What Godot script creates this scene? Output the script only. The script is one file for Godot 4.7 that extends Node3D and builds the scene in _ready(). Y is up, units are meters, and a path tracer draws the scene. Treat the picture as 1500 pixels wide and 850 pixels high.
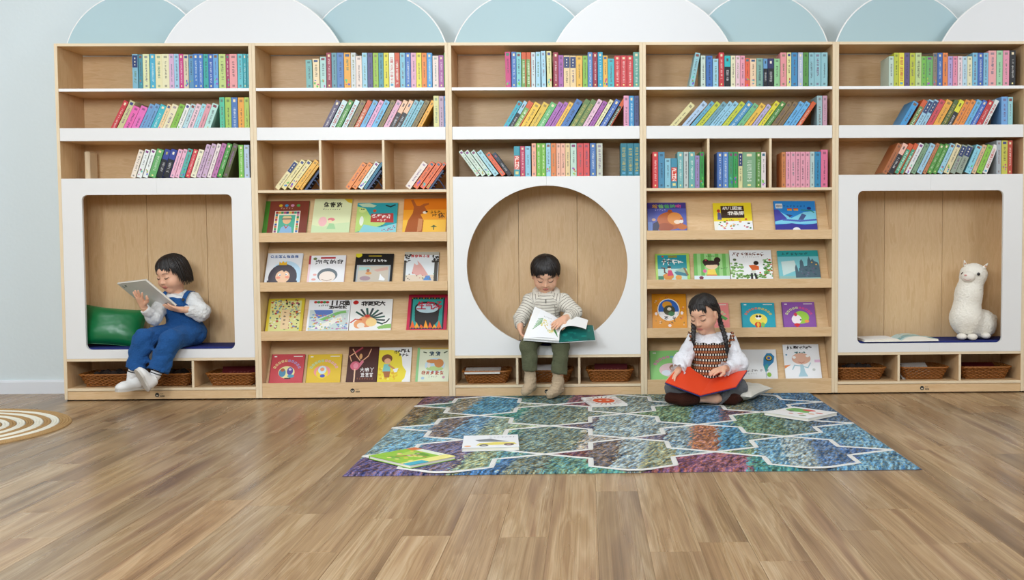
extends Node3D

# ---------------------------------------------------------------- scene set-up
const CASE_W := 1.08
const CASE_H := 1.98
const CASE_D := 0.295
const WALL_Z := -0.315
const SLANT := 28.0

var M := {}
var taken := {}
var spine_img: Image
var cover_img: Image
var rng := RandomNumberGenerator.new()


func _ready():
	rng.seed = 11
	# camera: a slightly off-centre crop of a lens standing almost square to the bookcases
	var cam := Camera3D.new()
	cam.name = "camera"
	cam.projection = Camera3D.PROJECTION_FRUSTUM
	var near := 0.1
	cam.set_frustum(near * 850.0 / 1520.11, Vector2(-140.48 / 1520.11 * near, 0), near, 60.0)
	cam.position = Vector3(2.92253, 0.87636, 5.82215)
	cam.rotation = Vector3(-0.04728, -0.01997, -0.00622)
	add_child(cam)
	cam.current = true

	var we := WorldEnvironment.new()
	we.name = "world_environment"
	var env := Environment.new()
	env.background_mode = Environment.BG_COLOR
	env.background_color = Color(0.8, 0.85, 0.9)
	env.background_energy_multiplier = 1.0
	env.tonemap_mode = Environment.TONE_MAPPER_LINEAR
	env.tonemap_exposure = 0.96
	env.sdfgi_enabled = true
	env.ssao_enabled = true
	env.ssil_enabled = true
	we.environment = env
	add_child(we)

	# the room's light: two studio softboxes up beside the camera, and ceiling panels
	softbox("softbox", "tall studio softbox lamp on a stand near the round rug", Vector3(0.5, 2.35, 4.9), Vector3(3.0, 0.7, 0.0), Vector2(0.9, 1.0), 8.0, Color(0.945, 0.972, 1.0))
	softbox("softbox", "studio softbox lamp standing behind the camera", Vector3(2.2, 2.35, 6.4), Vector3(3.2, 0.6, 0.0), Vector2(1.0, 1.0), 7.5, Color(0.945, 0.972, 1.0))
	softbox("softbox", "studio softbox lamp beside the alpaca end of the room", Vector3(6.6, 2.4, 5.0), Vector3(4.2, 0.9, 0.0), Vector2(1.0, 1.2), 3.0, Color(0.945, 0.972, 1.0))
	for k in 6:
		ceiling_panel(Vector3([-0.6, 2.9, 6.4][k % 3], 3.2, [1.5, 5.6][k / 3]), Vector2(1.5, 0.9), [2.15, 1.8][k / 3], "white ceiling light panel " + ["over the round rug", "over the star rug", "over the alpaca end", "behind the camera beside a window-side softbox", "right above the camera", "over the far softbox"][k])

	make_materials()
	build_room()
	build_cases()
	build_arches()
	build_books()
	build_display_books()
	build_rug()
	build_round_rug()
	build_baskets()
	build_nook_things()
	build_rug_books()
	build_alpaca()
	build_people()


func softbox(called, label, at: Vector3, aim: Vector3, size: Vector2, energy, color):
	var t = thing(called, label, "studio lamp", Vector3(at.x, 0, at.z), 0, "studio softboxes")
	var b := Buf.new()
	b.tube([Vector3(0, 0.02, 0), Vector3(0, at.y, 0)], [0.014, 0.012], 10)
	obj("stand_pole", b, M.get("black_metal", black_metal()), t)
	for k in 3:
		var a := k * TAU / 3.0
		var g := Buf.new()
		g.tube([Vector3(0, 0.45, 0), Vector3(cos(a) * 0.45, 0.012, sin(a) * 0.45)], [0.01, 0.01], 8)
		obj("leg", g, black_metal(), t)
	var head := Node3D.new()
	head.name = "lamp_head"
	t.add_child(head)
	head.position = Vector3(0, at.y, 0)
	head.basis = Basis.looking_at(aim - at, Vector3.UP)
	var s := Buf.new()   # tapering fabric box, open towards -z
	var w := size.x / 2
	var h := size.y / 2
	var f := [Vector3(-w, -h, -0.16), Vector3(w, -h, -0.16), Vector3(w, h, -0.16), Vector3(-w, h, -0.16)]
	var k2 := [Vector3(-0.1, -0.1, 0.16), Vector3(0.1, -0.1, 0.16), Vector3(0.1, 0.1, 0.16), Vector3(-0.1, 0.1, 0.16)]
	for i in 4:
		var j := (i + 1) % 4
		s.quad(f[i], f[j], k2[j], k2[i])
	s.quad(k2[0], k2[1], k2[2], k2[3])
	obj("softbox_shell", s, black_metal(), head)
	var d := Buf.new()
	d.box(Vector3(0, 0, -0.165), Vector3(size.x, size.y, 0.006), 0.002)
	obj("lamp_diffuser", d, glow(color, 1.2), head)
	var l := AreaLight3D.new()
	l.name = "softbox_light"
	l.area_size = size
	l.area_normalize_energy = true
	l.light_energy = energy
	l.light_color = color
	l.shadow_enabled = true
	l.position = Vector3(0, 0, -0.18)
	l.set("area_range", 14.0)
	l.set("area_attenuation", 2.0)
	head.add_child(l)


func ceiling_panel(at: Vector3, size: Vector2, energy, label):
	var t = thing("ceiling_light", label, "light", at, 0, "ceiling light panels")
	var b := Buf.new()
	b.box(Vector3(0, -0.02, 0), Vector3(size.x + 0.06, 0.04, size.y + 0.06), 0.004)
	obj("frame", b, M.get("white", plain(Color(0.9, 0.9, 0.9), 0.6)), t)
	var d := Buf.new()
	d.box(Vector3(0, -0.043, 0), Vector3(size.x, 0.006, size.y), 0.002)
	obj("light_diffuser", d, glow(Color(0.945, 0.972, 1.0), 1.5), t)
	var l := AreaLight3D.new()
	l.name = "panel_light"
	l.area_size = size
	l.area_normalize_energy = true
	l.light_energy = energy
	l.light_color = Color(0.945, 0.972, 1.0)
	l.shadow_enabled = true
	l.rotation.x = -PI / 2
	l.position = Vector3(0, -0.055, 0)
	l.set("area_range", 14.0)
	l.set("area_attenuation", 2.0)
	t.add_child(l)


# ---------------------------------------------------------------- mesh buffer
class Buf:
	var v := PackedVector3Array()
	var n := PackedVector3Array()
	var u := PackedVector2Array()
	var c := PackedColorArray()
	var i := PackedInt32Array()
	var col := Color.WHITE
	var off := Vector2.ZERO
	var xf := Transform3D.IDENTITY

	func vert(p: Vector3, nn: Vector3, uv: Vector2) -> int:
		v.append(xf * p)
		n.append((xf.basis * nn).normalized())
		u.append(uv + off)
		c.append(col)
		return v.size() - 1

	func face(pts: Array, nn: Vector3, uvs: Array):
		# a flat convex polygon; the winding follows the normal (clockwise from the front)
		var k := v.size()
		for j in pts.size():
			vert(pts[j], nn, uvs[j])
		var g: Vector3 = (pts[1] - pts[0]).cross(pts[2] - pts[0])
		for j in range(1, pts.size() - 1):
			if g.dot(nn) > 0:
				i.append_array([k, k + j + 1, k + j])
			else:
				i.append_array([k, k + j, k + j + 1])

	func quad(a: Vector3, b: Vector3, cc: Vector3, d: Vector3, uvs = null):
		var nn := (cc - a).cross(b - a)
		if nn.length_squared() < 1e-14:
			nn = (d - a).cross(cc - a)
		nn = nn.normalized()
		var k := v.size()
		var t: Array = uvs if uvs else [Vector2(0, 0), Vector2(1, 0), Vector2(1, 1), Vector2(0, 1)]
		vert(a, nn, t[0]); vert(b, nn, t[1]); vert(cc, nn, t[2]); vert(d, nn, t[3])
		i.append_array([k, k + 1, k + 2, k, k + 2, k + 3])

	func planar(p: Vector3, nn: Vector3, grain: int) -> Vector2:
		var a := nn.abs()
		var ax := 0 if a.x >= a.y and a.x >= a.z else (1 if a.y >= a.z else 2)
		var o := [0, 1, 2]
		o.erase(ax)
		if o[0] == grain:
			return Vector2(p[o[1]], p[o[0]])
		return Vector2(p[o[0]], p[o[1]])

	func box(ctr: Vector3, s: Vector3, bev := 0.0015, grain := 1):
		var h := s / 2
		var b := minf(bev, minf(h.x, minf(h.y, h.z)) * 0.45)
		for a in 3:
			var p := (a + 1) % 3
			var w := (a + 2) % 3
			for sg in [-1.0, 1.0]:
				var nn := Vector3.ZERO
				nn[a] = sg
				var pts := []
				var uvs := []
				for e in [[-1, -1], [1, -1], [1, 1], [-1, 1]]:
					var q := Vector3.ZERO
					q[a] = sg * h[a]
					q[p] = e[0] * (h[p] - b)
					q[w] = e[1] * (h[w] - b)
					pts.append(ctr + q)
					uvs.append(planar(ctr + q, nn, grain))
				face(pts, nn, uvs)
				for s2 in [-1.0, 1.0]:
					var n2 := Vector3.ZERO
					n2[a] = sg
					n2[p] = s2
					n2 = n2.normalized()
					var ps := []
					var us := []
					for e in [[0, -1], [0, 1], [1, 1], [1, -1]]:
						var q := Vector3.ZERO
						q[a] = sg * (h[a] - (b if e[0] == 1 else 0.0))
						q[p] = s2 * (h[p] - (0.0 if e[0] == 1 else b))
						q[w] = e[1] * (h[w] - b)
						ps.append(ctr + q)
						us.append(planar(ctr + q, nn, grain))
					face(ps, n2, us)
		for sx in [-1.0, 1.0]:
			for sy in [-1.0, 1.0]:
				for sz in [-1.0, 1.0]:
					var sv := Vector3(sx, sy, sz)
					var ps := []
					for a in 3:
						var q := Vector3(h.x - b, h.y - b, h.z - b)
						q[a] = h[a]
						ps.append(ctr + q * sv)
					face(ps, sv.normalized(), [Vector2.ZERO, Vector2.ZERO, Vector2.ZERO])

	func prism(poly: PackedVector2Array, z0: float, z1: float, grain := 1):
		var tri := Geometry2D.triangulate_polygon(poly)
		for side in 2:
			var z := z1 if side == 0 else z0
			var nn := Vector3(0, 0, 1) if side == 0 else Vector3(0, 0, -1)
			for t in range(0, tri.size(), 3):
				var ps := []
				var us := []
				for e in 3:
					var q := poly[tri[t + e]]
					ps.append(Vector3(q.x, q.y, z))
					us.append(Vector2(q.x, q.y) if grain == 1 else Vector2(q.y, q.x))
				face(ps, nn, us)
		var cw := Geometry2D.is_polygon_clockwise(poly)
		for e in poly.size():
			var a := poly[e]
			var b := poly[(e + 1) % poly.size()]
			var d := (b - a).normalized()
			var o := Vector3(d.y, -d.x, 0) if not cw else Vector3(-d.y, d.x, 0)
			var l := a.distance_to(b)
			face([Vector3(a.x, a.y, z0), Vector3(b.x, b.y, z0), Vector3(b.x, b.y, z1), Vector3(a.x, a.y, z1)], o, [Vector2(0, 0), Vector2(0, l), Vector2(z1 - z0, l), Vector2(z1 - z0, 0)])

	func tube(pts: Array, rad: Array, sides := 8, closed := false, squash := 1.0):
		var m := pts.size()
		var k := v.size()
		var up := Vector3.UP
		var along := 0.0
		var rings := m + (1 if closed else 0)
		var prev := Vector3.ZERO
		for j in rings:
			var jj := j % m
			var a: Vector3 = pts[(jj - 1 + m) % m] if closed or jj > 0 else pts[0]
			var b: Vector3 = pts[(jj + 1) % m] if closed or jj < m - 1 else pts[m - 1]
			var t := (b - a).normalized()
			if j > 0:
				along += pts[jj].distance_to(pts[(j - 1) % m])
			var s: Vector3
			if prev == Vector3.ZERO:
				s = t.cross(up)
				if s.length() < 0.05:
					s = t.cross(Vector3.RIGHT)
			else:
				s = prev - t * prev.dot(t)
			s = s.normalized()
			prev = s
			var w := s.cross(t).normalized()
			var r: float = rad[jj % rad.size()]
			for e in sides + 1:
				var an := TAU * e / sides
				var dir := s * cos(an) + w * sin(an) * squash
				vert(pts[jj] + dir * r, (s * cos(an) + w * sin(an) / maxf(squash, 0.05)).normalized(), Vector2(float(e) / sides, along))
		for j in rings - 1:
			for e in sides:
				var p := k + j * (sides + 1) + e
				var q := p + sides + 1
				i.append_array([p, p + 1, q, p + 1, q + 1, q])
		if not closed:
			for en in 2:
				var base := k if en == 0 else k + (m - 1) * (sides + 1)
				var t2: Vector3 = (pts[0] - pts[1] if en == 0 else pts[m - 1] - pts[m - 2]).normalized()
				var cidx := vert(pts[0] if en == 0 else pts[m - 1], t2, Vector2.ZERO)
				for e in sides:
					if en == 0:
						i.append_array([cidx, base + e + 1, base + e])
					else:
						i.append_array([cidx, base + e, base + e + 1])

	func lathe(prof: Array, segs := 32):
		var k := v.size()
		var m := prof.size()
		for j in m:
			var a: Vector2 = prof[maxi(j - 1, 0)]
			var b: Vector2 = prof[mini(j + 1, m - 1)]
			var t := (b - a).normalized()
			var nn := Vector2(t.y, -t.x)
			if nn.y < -0.01 or (absf(nn.y) <= 0.01 and nn.x < 0.0): nn = -nn
			for e in segs + 1:
				var an := TAU * e / segs
				vert(Vector3(prof[j].x * cos(an), prof[j].y, prof[j].x * sin(an)), Vector3(nn.x * cos(an), nn.y, nn.x * sin(an)), Vector2(float(e) / segs, float(j) / m))
		for j in m - 1:
			for e in segs:
				var p := k + j * (segs + 1) + e
				var q := p + segs + 1
				i.append_array([p, q, p + 1, p + 1, q, q + 1])

	func grid(fn: Callable, nu: int, nv: int):
		# smooth surface from fn(u, v) -> position, u and v in 0..1
		var k := v.size()
		var pos := []
		for b in nv + 1:
			for a in nu + 1:
				pos.append(fn.call(float(a) / nu, float(b) / nv))
		for b in nv + 1:
			for a in nu + 1:
				var du: Vector3 = pos[b * (nu + 1) + mini(a + 1, nu)] - pos[b * (nu + 1) + maxi(a - 1, 0)]
				var dv: Vector3 = pos[mini(b + 1, nv) * (nu + 1) + a] - pos[maxi(b - 1, 0) * (nu + 1) + a]
				var nn := du.cross(dv)
				vert(pos[b * (nu + 1) + a], nn.normalized() if nn.length() > 1e-12 else Vector3.UP, Vector2(float(a) / nu, float(b) / nv))
		for b in nv:
			for a in nu:
				var p := k + b * (nu + 1) + a
				var q := p + nu + 1
				i.append_array([p, q, p + 1, p + 1, q, q + 1])

	func lathe_disc(r: float, h: float):
		# small round button facing local z
		var poly := PackedVector2Array()
		for k in 20:
			poly.append(Vector2(cos(TAU * k / 20), sin(TAU * k / 20)) * r)
		prism(poly, -h / 2, h / 2)

	func orient():
		# wind every triangle to agree with its normals
		for t in range(0, i.size(), 3):
			var a := i[t]
			var b := i[t + 1]
			var d := i[t + 2]
			if (v[d] - v[a]).cross(v[b] - v[a]).dot(n[a] + n[b] + n[d]) < 0.0:
				i[t + 1] = d
				i[t + 2] = b

	func mesh() -> ArrayMesh:
		orient()
		var arr := []
		arr.resize(Mesh.ARRAY_MAX)
		arr[Mesh.ARRAY_VERTEX] = v
		arr[Mesh.ARRAY_NORMAL] = n
		arr[Mesh.ARRAY_TEX_UV] = u
		arr[Mesh.ARRAY_COLOR] = c
		arr[Mesh.ARRAY_INDEX] = i
		var m := ArrayMesh.new()
		m.add_surface_from_arrays(Mesh.PRIMITIVE_TRIANGLES, arr)
		return m


# ---------------------------------------------------------------- nodes
func numbered(called: String) -> String:
	var k: int = taken.get(called, -1) + 1
	taken[called] = k
	return called if k == 0 else "%s_%03d" % [called, k]


func tag(o, label: String, category := "", group := "", kind := ""):
	if label: o.set_meta("label", label)
	if category: o.set_meta("category", category)
	if group: o.set_meta("group", group)
	if kind: o.set_meta("kind", kind)
	return o


func thing(called, label, category, at := Vector3.ZERO, turn := 0.0, group := ""):
	var o := Node3D.new()
	o.name = numbered(called)
	add_child(o)
	o.position = at
	o.rotation.y = turn
	return tag(o, label, category, group)


func obj(called, buf, mat, parent = null):
	var o := MeshInstance3D.new()
	o.mesh = buf if buf is Mesh else buf.mesh()
	o.material_override = mat
	if parent == null:
		o.name = numbered(called)
		add_child(o)
	else:
		o.name = called
		parent.add_child(o, true)
	return o


func struct(called, buf, mat):
	return tag(obj(called, buf, mat), "", "", "", "structure")


# ---------------------------------------------------------------- materials
func plain(c: Color, rough := 0.6, spec := 0.5) -> StandardMaterial3D:
	var m := StandardMaterial3D.new()
	m.albedo_color = c
	m.roughness = rough
	m.metallic_specular = spec
	return m


func black_metal():
	if not M.has("black_metal"):
		M.black_metal = plain(Color(0.05, 0.05, 0.055), 0.5)
	return M.black_metal


func glow(c: Color, e: float):
	var m := plain(c, 0.6)
	m.emission_enabled = true
	m.emission = c
	m.emission_energy_multiplier = e
	return m


func noise(seed_, freq, octaves := 4, kind := FastNoiseLite.TYPE_SIMPLEX_SMOOTH) -> FastNoiseLite:
	var n := FastNoiseLite.new()
	n.seed = seed_
	n.noise_type = kind
	n.frequency = freq
	n.fractal_octaves = octaves
	return n


func noise_tex(n: FastNoiseLite, size: int, ramp: Gradient = null, normal := false, strength := 4.0) -> NoiseTexture2D:
	var t := NoiseTexture2D.new()
	t.width = size
	t.height = size
	t.seamless = true
	t.noise = n
	if ramp: t.color_ramp = ramp
	if normal:
		t.as_normal_map = true
		t.bump_strength = strength
	return t


func ramp(stops: Array) -> Gradient:
	var g := Gradient.new()
	var o := PackedFloat32Array()
	var c := PackedColorArray()
	for s in stops:
		o.append(s[0])
		c.append(Color(s[1]))
	g.offsets = o
	g.colors = c
	return g


func make_materials():
	# pale maple laminate of the bookcases: growth lines drawn out along the grain
	var nz := noise(3, 0.012, 5)
	nz.domain_warp_enabled = true
	nz.domain_warp_amplitude = 18.0
	nz.domain_warp_frequency = 0.01
	var maple := plain(Color.WHITE, 0.42, 0.45)
	maple.albedo_texture = noise_tex(nz, 512, ramp([[0.0, Color8(211, 173, 126)], [0.3, Color8(223, 189, 145)], [0.4, Color8(218, 184, 137)], [0.46, Color8(225, 192, 148)], [0.55, Color8(219, 185, 139)], [0.62, Color8(226, 194, 151)], [0.75, Color8(215, 179, 132)], [1.0, Color8(223, 189, 145)]]))
	maple.uv1_scale = Vector3(3.4, 0.4, 1)
	M.maple = maple
	var edge := plain(Color.WHITE, 0.45, 0.45)
	edge.albedo_texture = noise_tex(noise(5, 0.02, 4), 256, ramp([[0.0, "e4cda8"], [0.5, "ead7b6"], [1.0, "e6d1ae"]]))
	edge.uv1_scale = Vector3(3.0, 0.4, 1)
	M.edge = edge
	M.white = plain(Color("e9e9e7"), 0.38, 0.5)
	M.white_edge = plain(Color("f3f3f1"), 0.4)
	M.arch_blue = plain(Color("adc8ce"), 0.55)
	M.arch_white = plain(Color("e3e5e6"), 0.5)
	var wall := plain(Color("dae5e7"), 0.85, 0.3)
	wall.normal_enabled = true
	wall.normal_texture = noise_tex(noise(8, 0.08, 3), 256, null, true, 1.0)
	wall.normal_scale = 0.15
	wall.uv1_triplanar = true
	wall.uv1_scale = Vector3(1.5, 1.5, 1.5)
	M.wall = wall
	M.room_white = plain(Color("e6e6e3"), 0.85, 0.3)
	M.baseboard = plain(Color("e4e9ee"), 0.4)
	M.rubber = plain(Color("161514"), 0.7)
	M.ink = plain(Color("14130f"), 0.6)
	M.paper = plain(Color("f3f3f0"), 0.7, 0.3)
	M.pages = plain(Color("efe9da"), 0.8, 0.3)
	M.bookend = plain(Color("2d4468"), 0.4)
	M.navy = plain(Color("26306e"), 0.75, 0.3)
	# floor planks: grey-brown oak
	M.planks = []
	for k in 3:
		var g := noise(20 + k, 0.0038 + 0.0008 * k, 4)
		g.fractal_gain = 0.45
		g.domain_warp_enabled = true
		g.domain_warp_amplitude = 30.0
		g.domain_warp_frequency = 0.006
		var p := plain(Color.WHITE, 0.34, 0.5)
		p.vertex_color_use_as_albedo = true
		p.albedo_texture = noise_tex(g, 1024, ramp([[0.0, "7b5f43"], [0.22, "977858"], [0.34, "ab8d69"], [0.42, "9d7e5b"], [0.50, "b59976"], [0.56, "a58762"], [0.64, "bea482"], [0.74, "ac8e6a"], [0.86, "97775a"], [1.0, "80634a"]]))
		p.uv1_scale = Vector3(1.7, 0.10, 1)
		p.roughness_texture = noise_tex(noise(40 + k, 0.02, 3), 256, ramp([[0.0, "b0b0b0"], [1.0, "ffffff"]]))
		p.detail_enabled = true
		p.detail_blend_mode = BaseMaterial3D.BLEND_MODE_MUL
		p.detail_albedo = M.fine_grain if M.has("fine_grain") else fine_grain()
		p.detail_uv_layer = BaseMaterial3D.DETAIL_UV_1
		M.planks.append(p)


func fine_grain():
	# thin pores running along the plank
	var im := Image.create(512, 512, false, Image.FORMAT_RGB8)
	im.fill(Color(1, 1, 1))
	var r := RandomNumberGenerator.new()
	r.seed = 77
	for k in 3000:
		var s := r.randf_range(0.86, 0.98)
		im.fill_rect(Rect2i(r.randi_range(0, 511), r.randi_range(0, 511), 1, r.randi_range(30, 140)), Color(s, s * 0.985, s * 0.96))
	M.fine_grain = ImageTexture.create_from_image(im)
	return M.fine_grain


# ---------------------------------------------------------------- room
func build_room():
	var x0 := -2.6
	var x1 := 8.6
	var z1 := 9.0
	var h := 3.25
	var b := Buf.new()
	b.box(Vector3((x0 + x1) / 2, h / 2, WALL_Z - 0.06), Vector3(x1 - x0 + 0.24, h, 0.12), 0.0)
	struct("wall_back", b, M.wall)
	b = Buf.new()
	b.box(Vector3(x0 - 0.06, h / 2, (WALL_Z + z1) / 2), Vector3(0.12, h, z1 - WALL_Z), 0.0)
	struct("wall_left", b, M.room_white)
	b = Buf.new()
	b.box(Vector3(x1 + 0.06, h / 2, (WALL_Z + z1) / 2), Vector3(0.12, h, z1 - WALL_Z), 0.0)
	struct("wall_right", b, M.room_white)
	b = Buf.new()
	b.box(Vector3((x0 + x1) / 2, h / 2, z1 + 0.06), Vector3(x1 - x0 + 0.24, h, 0.12), 0.0)
	struct("wall_front", b, M.room_white)
	b = Buf.new()
	b.box(Vector3((x0 + x1) / 2, h + 0.06, (WALL_Z + z1) / 2), Vector3(x1 - x0 + 0.24, 0.12, z1 - WALL_Z + 0.24), 0.0)
	struct("ceiling", b, M.room_white)
	b = Buf.new()
	b.prism(PackedVector2Array([Vector2(0, 0), Vector2(0.014, 0), Vector2(0.014, 0.068), Vector2(0.009, 0.08), Vector2(0, 0.08)]), 0.0, 2.59)
	var bb = struct("baseboard_back", b, M.baseboard)
	bb.basis = Basis(Vector3(0, 0, 1), Vector3(0, 1, 0), Vector3(-1, 0, 0))
	bb.position = Vector3(-0.005, 0, WALL_Z)
	# floor: planks laid towards the bookcases
	var f := Node3D.new()
	f.name = "floor"
	add_child(f)
	tag(f, "", "", "", "structure")
	var sub := Buf.new()
	sub.box(Vector3((x0 + x1) / 2, -0.056, (WALL_Z + z1) / 2), Vector3(x1 - x0 + 0.24, 0.1, z1 - WALL_Z + 0.24), 0.0)
	obj("subfloor", sub, plain(Color("6e5a44"), 0.8), f)
	var r := RandomNumberGenerator.new()
	r.seed = 5
	var pw := 0.146
	var far := Buf.new()
	var x := x0
	var count := 0
	while x < x1:
		var z := WALL_Z - r.randf_range(0.0, 1.15)
		while z < z1:
			var len := 1.22
			var a := maxf(z, WALL_Z)
			var e := minf(z + len, z1)
			# near the view, each plank is a piece of its own
			var spread := 3.7 - 0.30 * a
			var near: bool = a < 3.7 and absf(x + pw / 2 - 2.45) < spread and x > -1.3 and x < 6.7
			var bf: Buf = Buf.new() if near else far
			var tone := r.randf_range(0.72, 1.04)
			var warm := r.randf_range(-0.02, 0.07)
			if r.randf() < 0.16: tone = r.randf_range(1.08, 1.22)
			bf.col = Color(tone * (1.0 + warm), tone, tone * (1.0 - warm))
			bf.off = Vector2(r.randf() * 3.0, r.randf() * 20.0)
			if e - a > 0.03:
				bf.box(Vector3(x + pw / 2, -0.003, (a + e) / 2), Vector3(pw - 0.0004, 0.006, e - a - 0.0004), 0.0005, 2)
				if near:
					count += 1
					obj("plank", bf, M.planks[r.randi() % 3], f)
			z += len
		x += pw
	var fo = obj("far_planks", far, M.planks[0], f)
	fo.set_meta("kind", "stuff")
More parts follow.
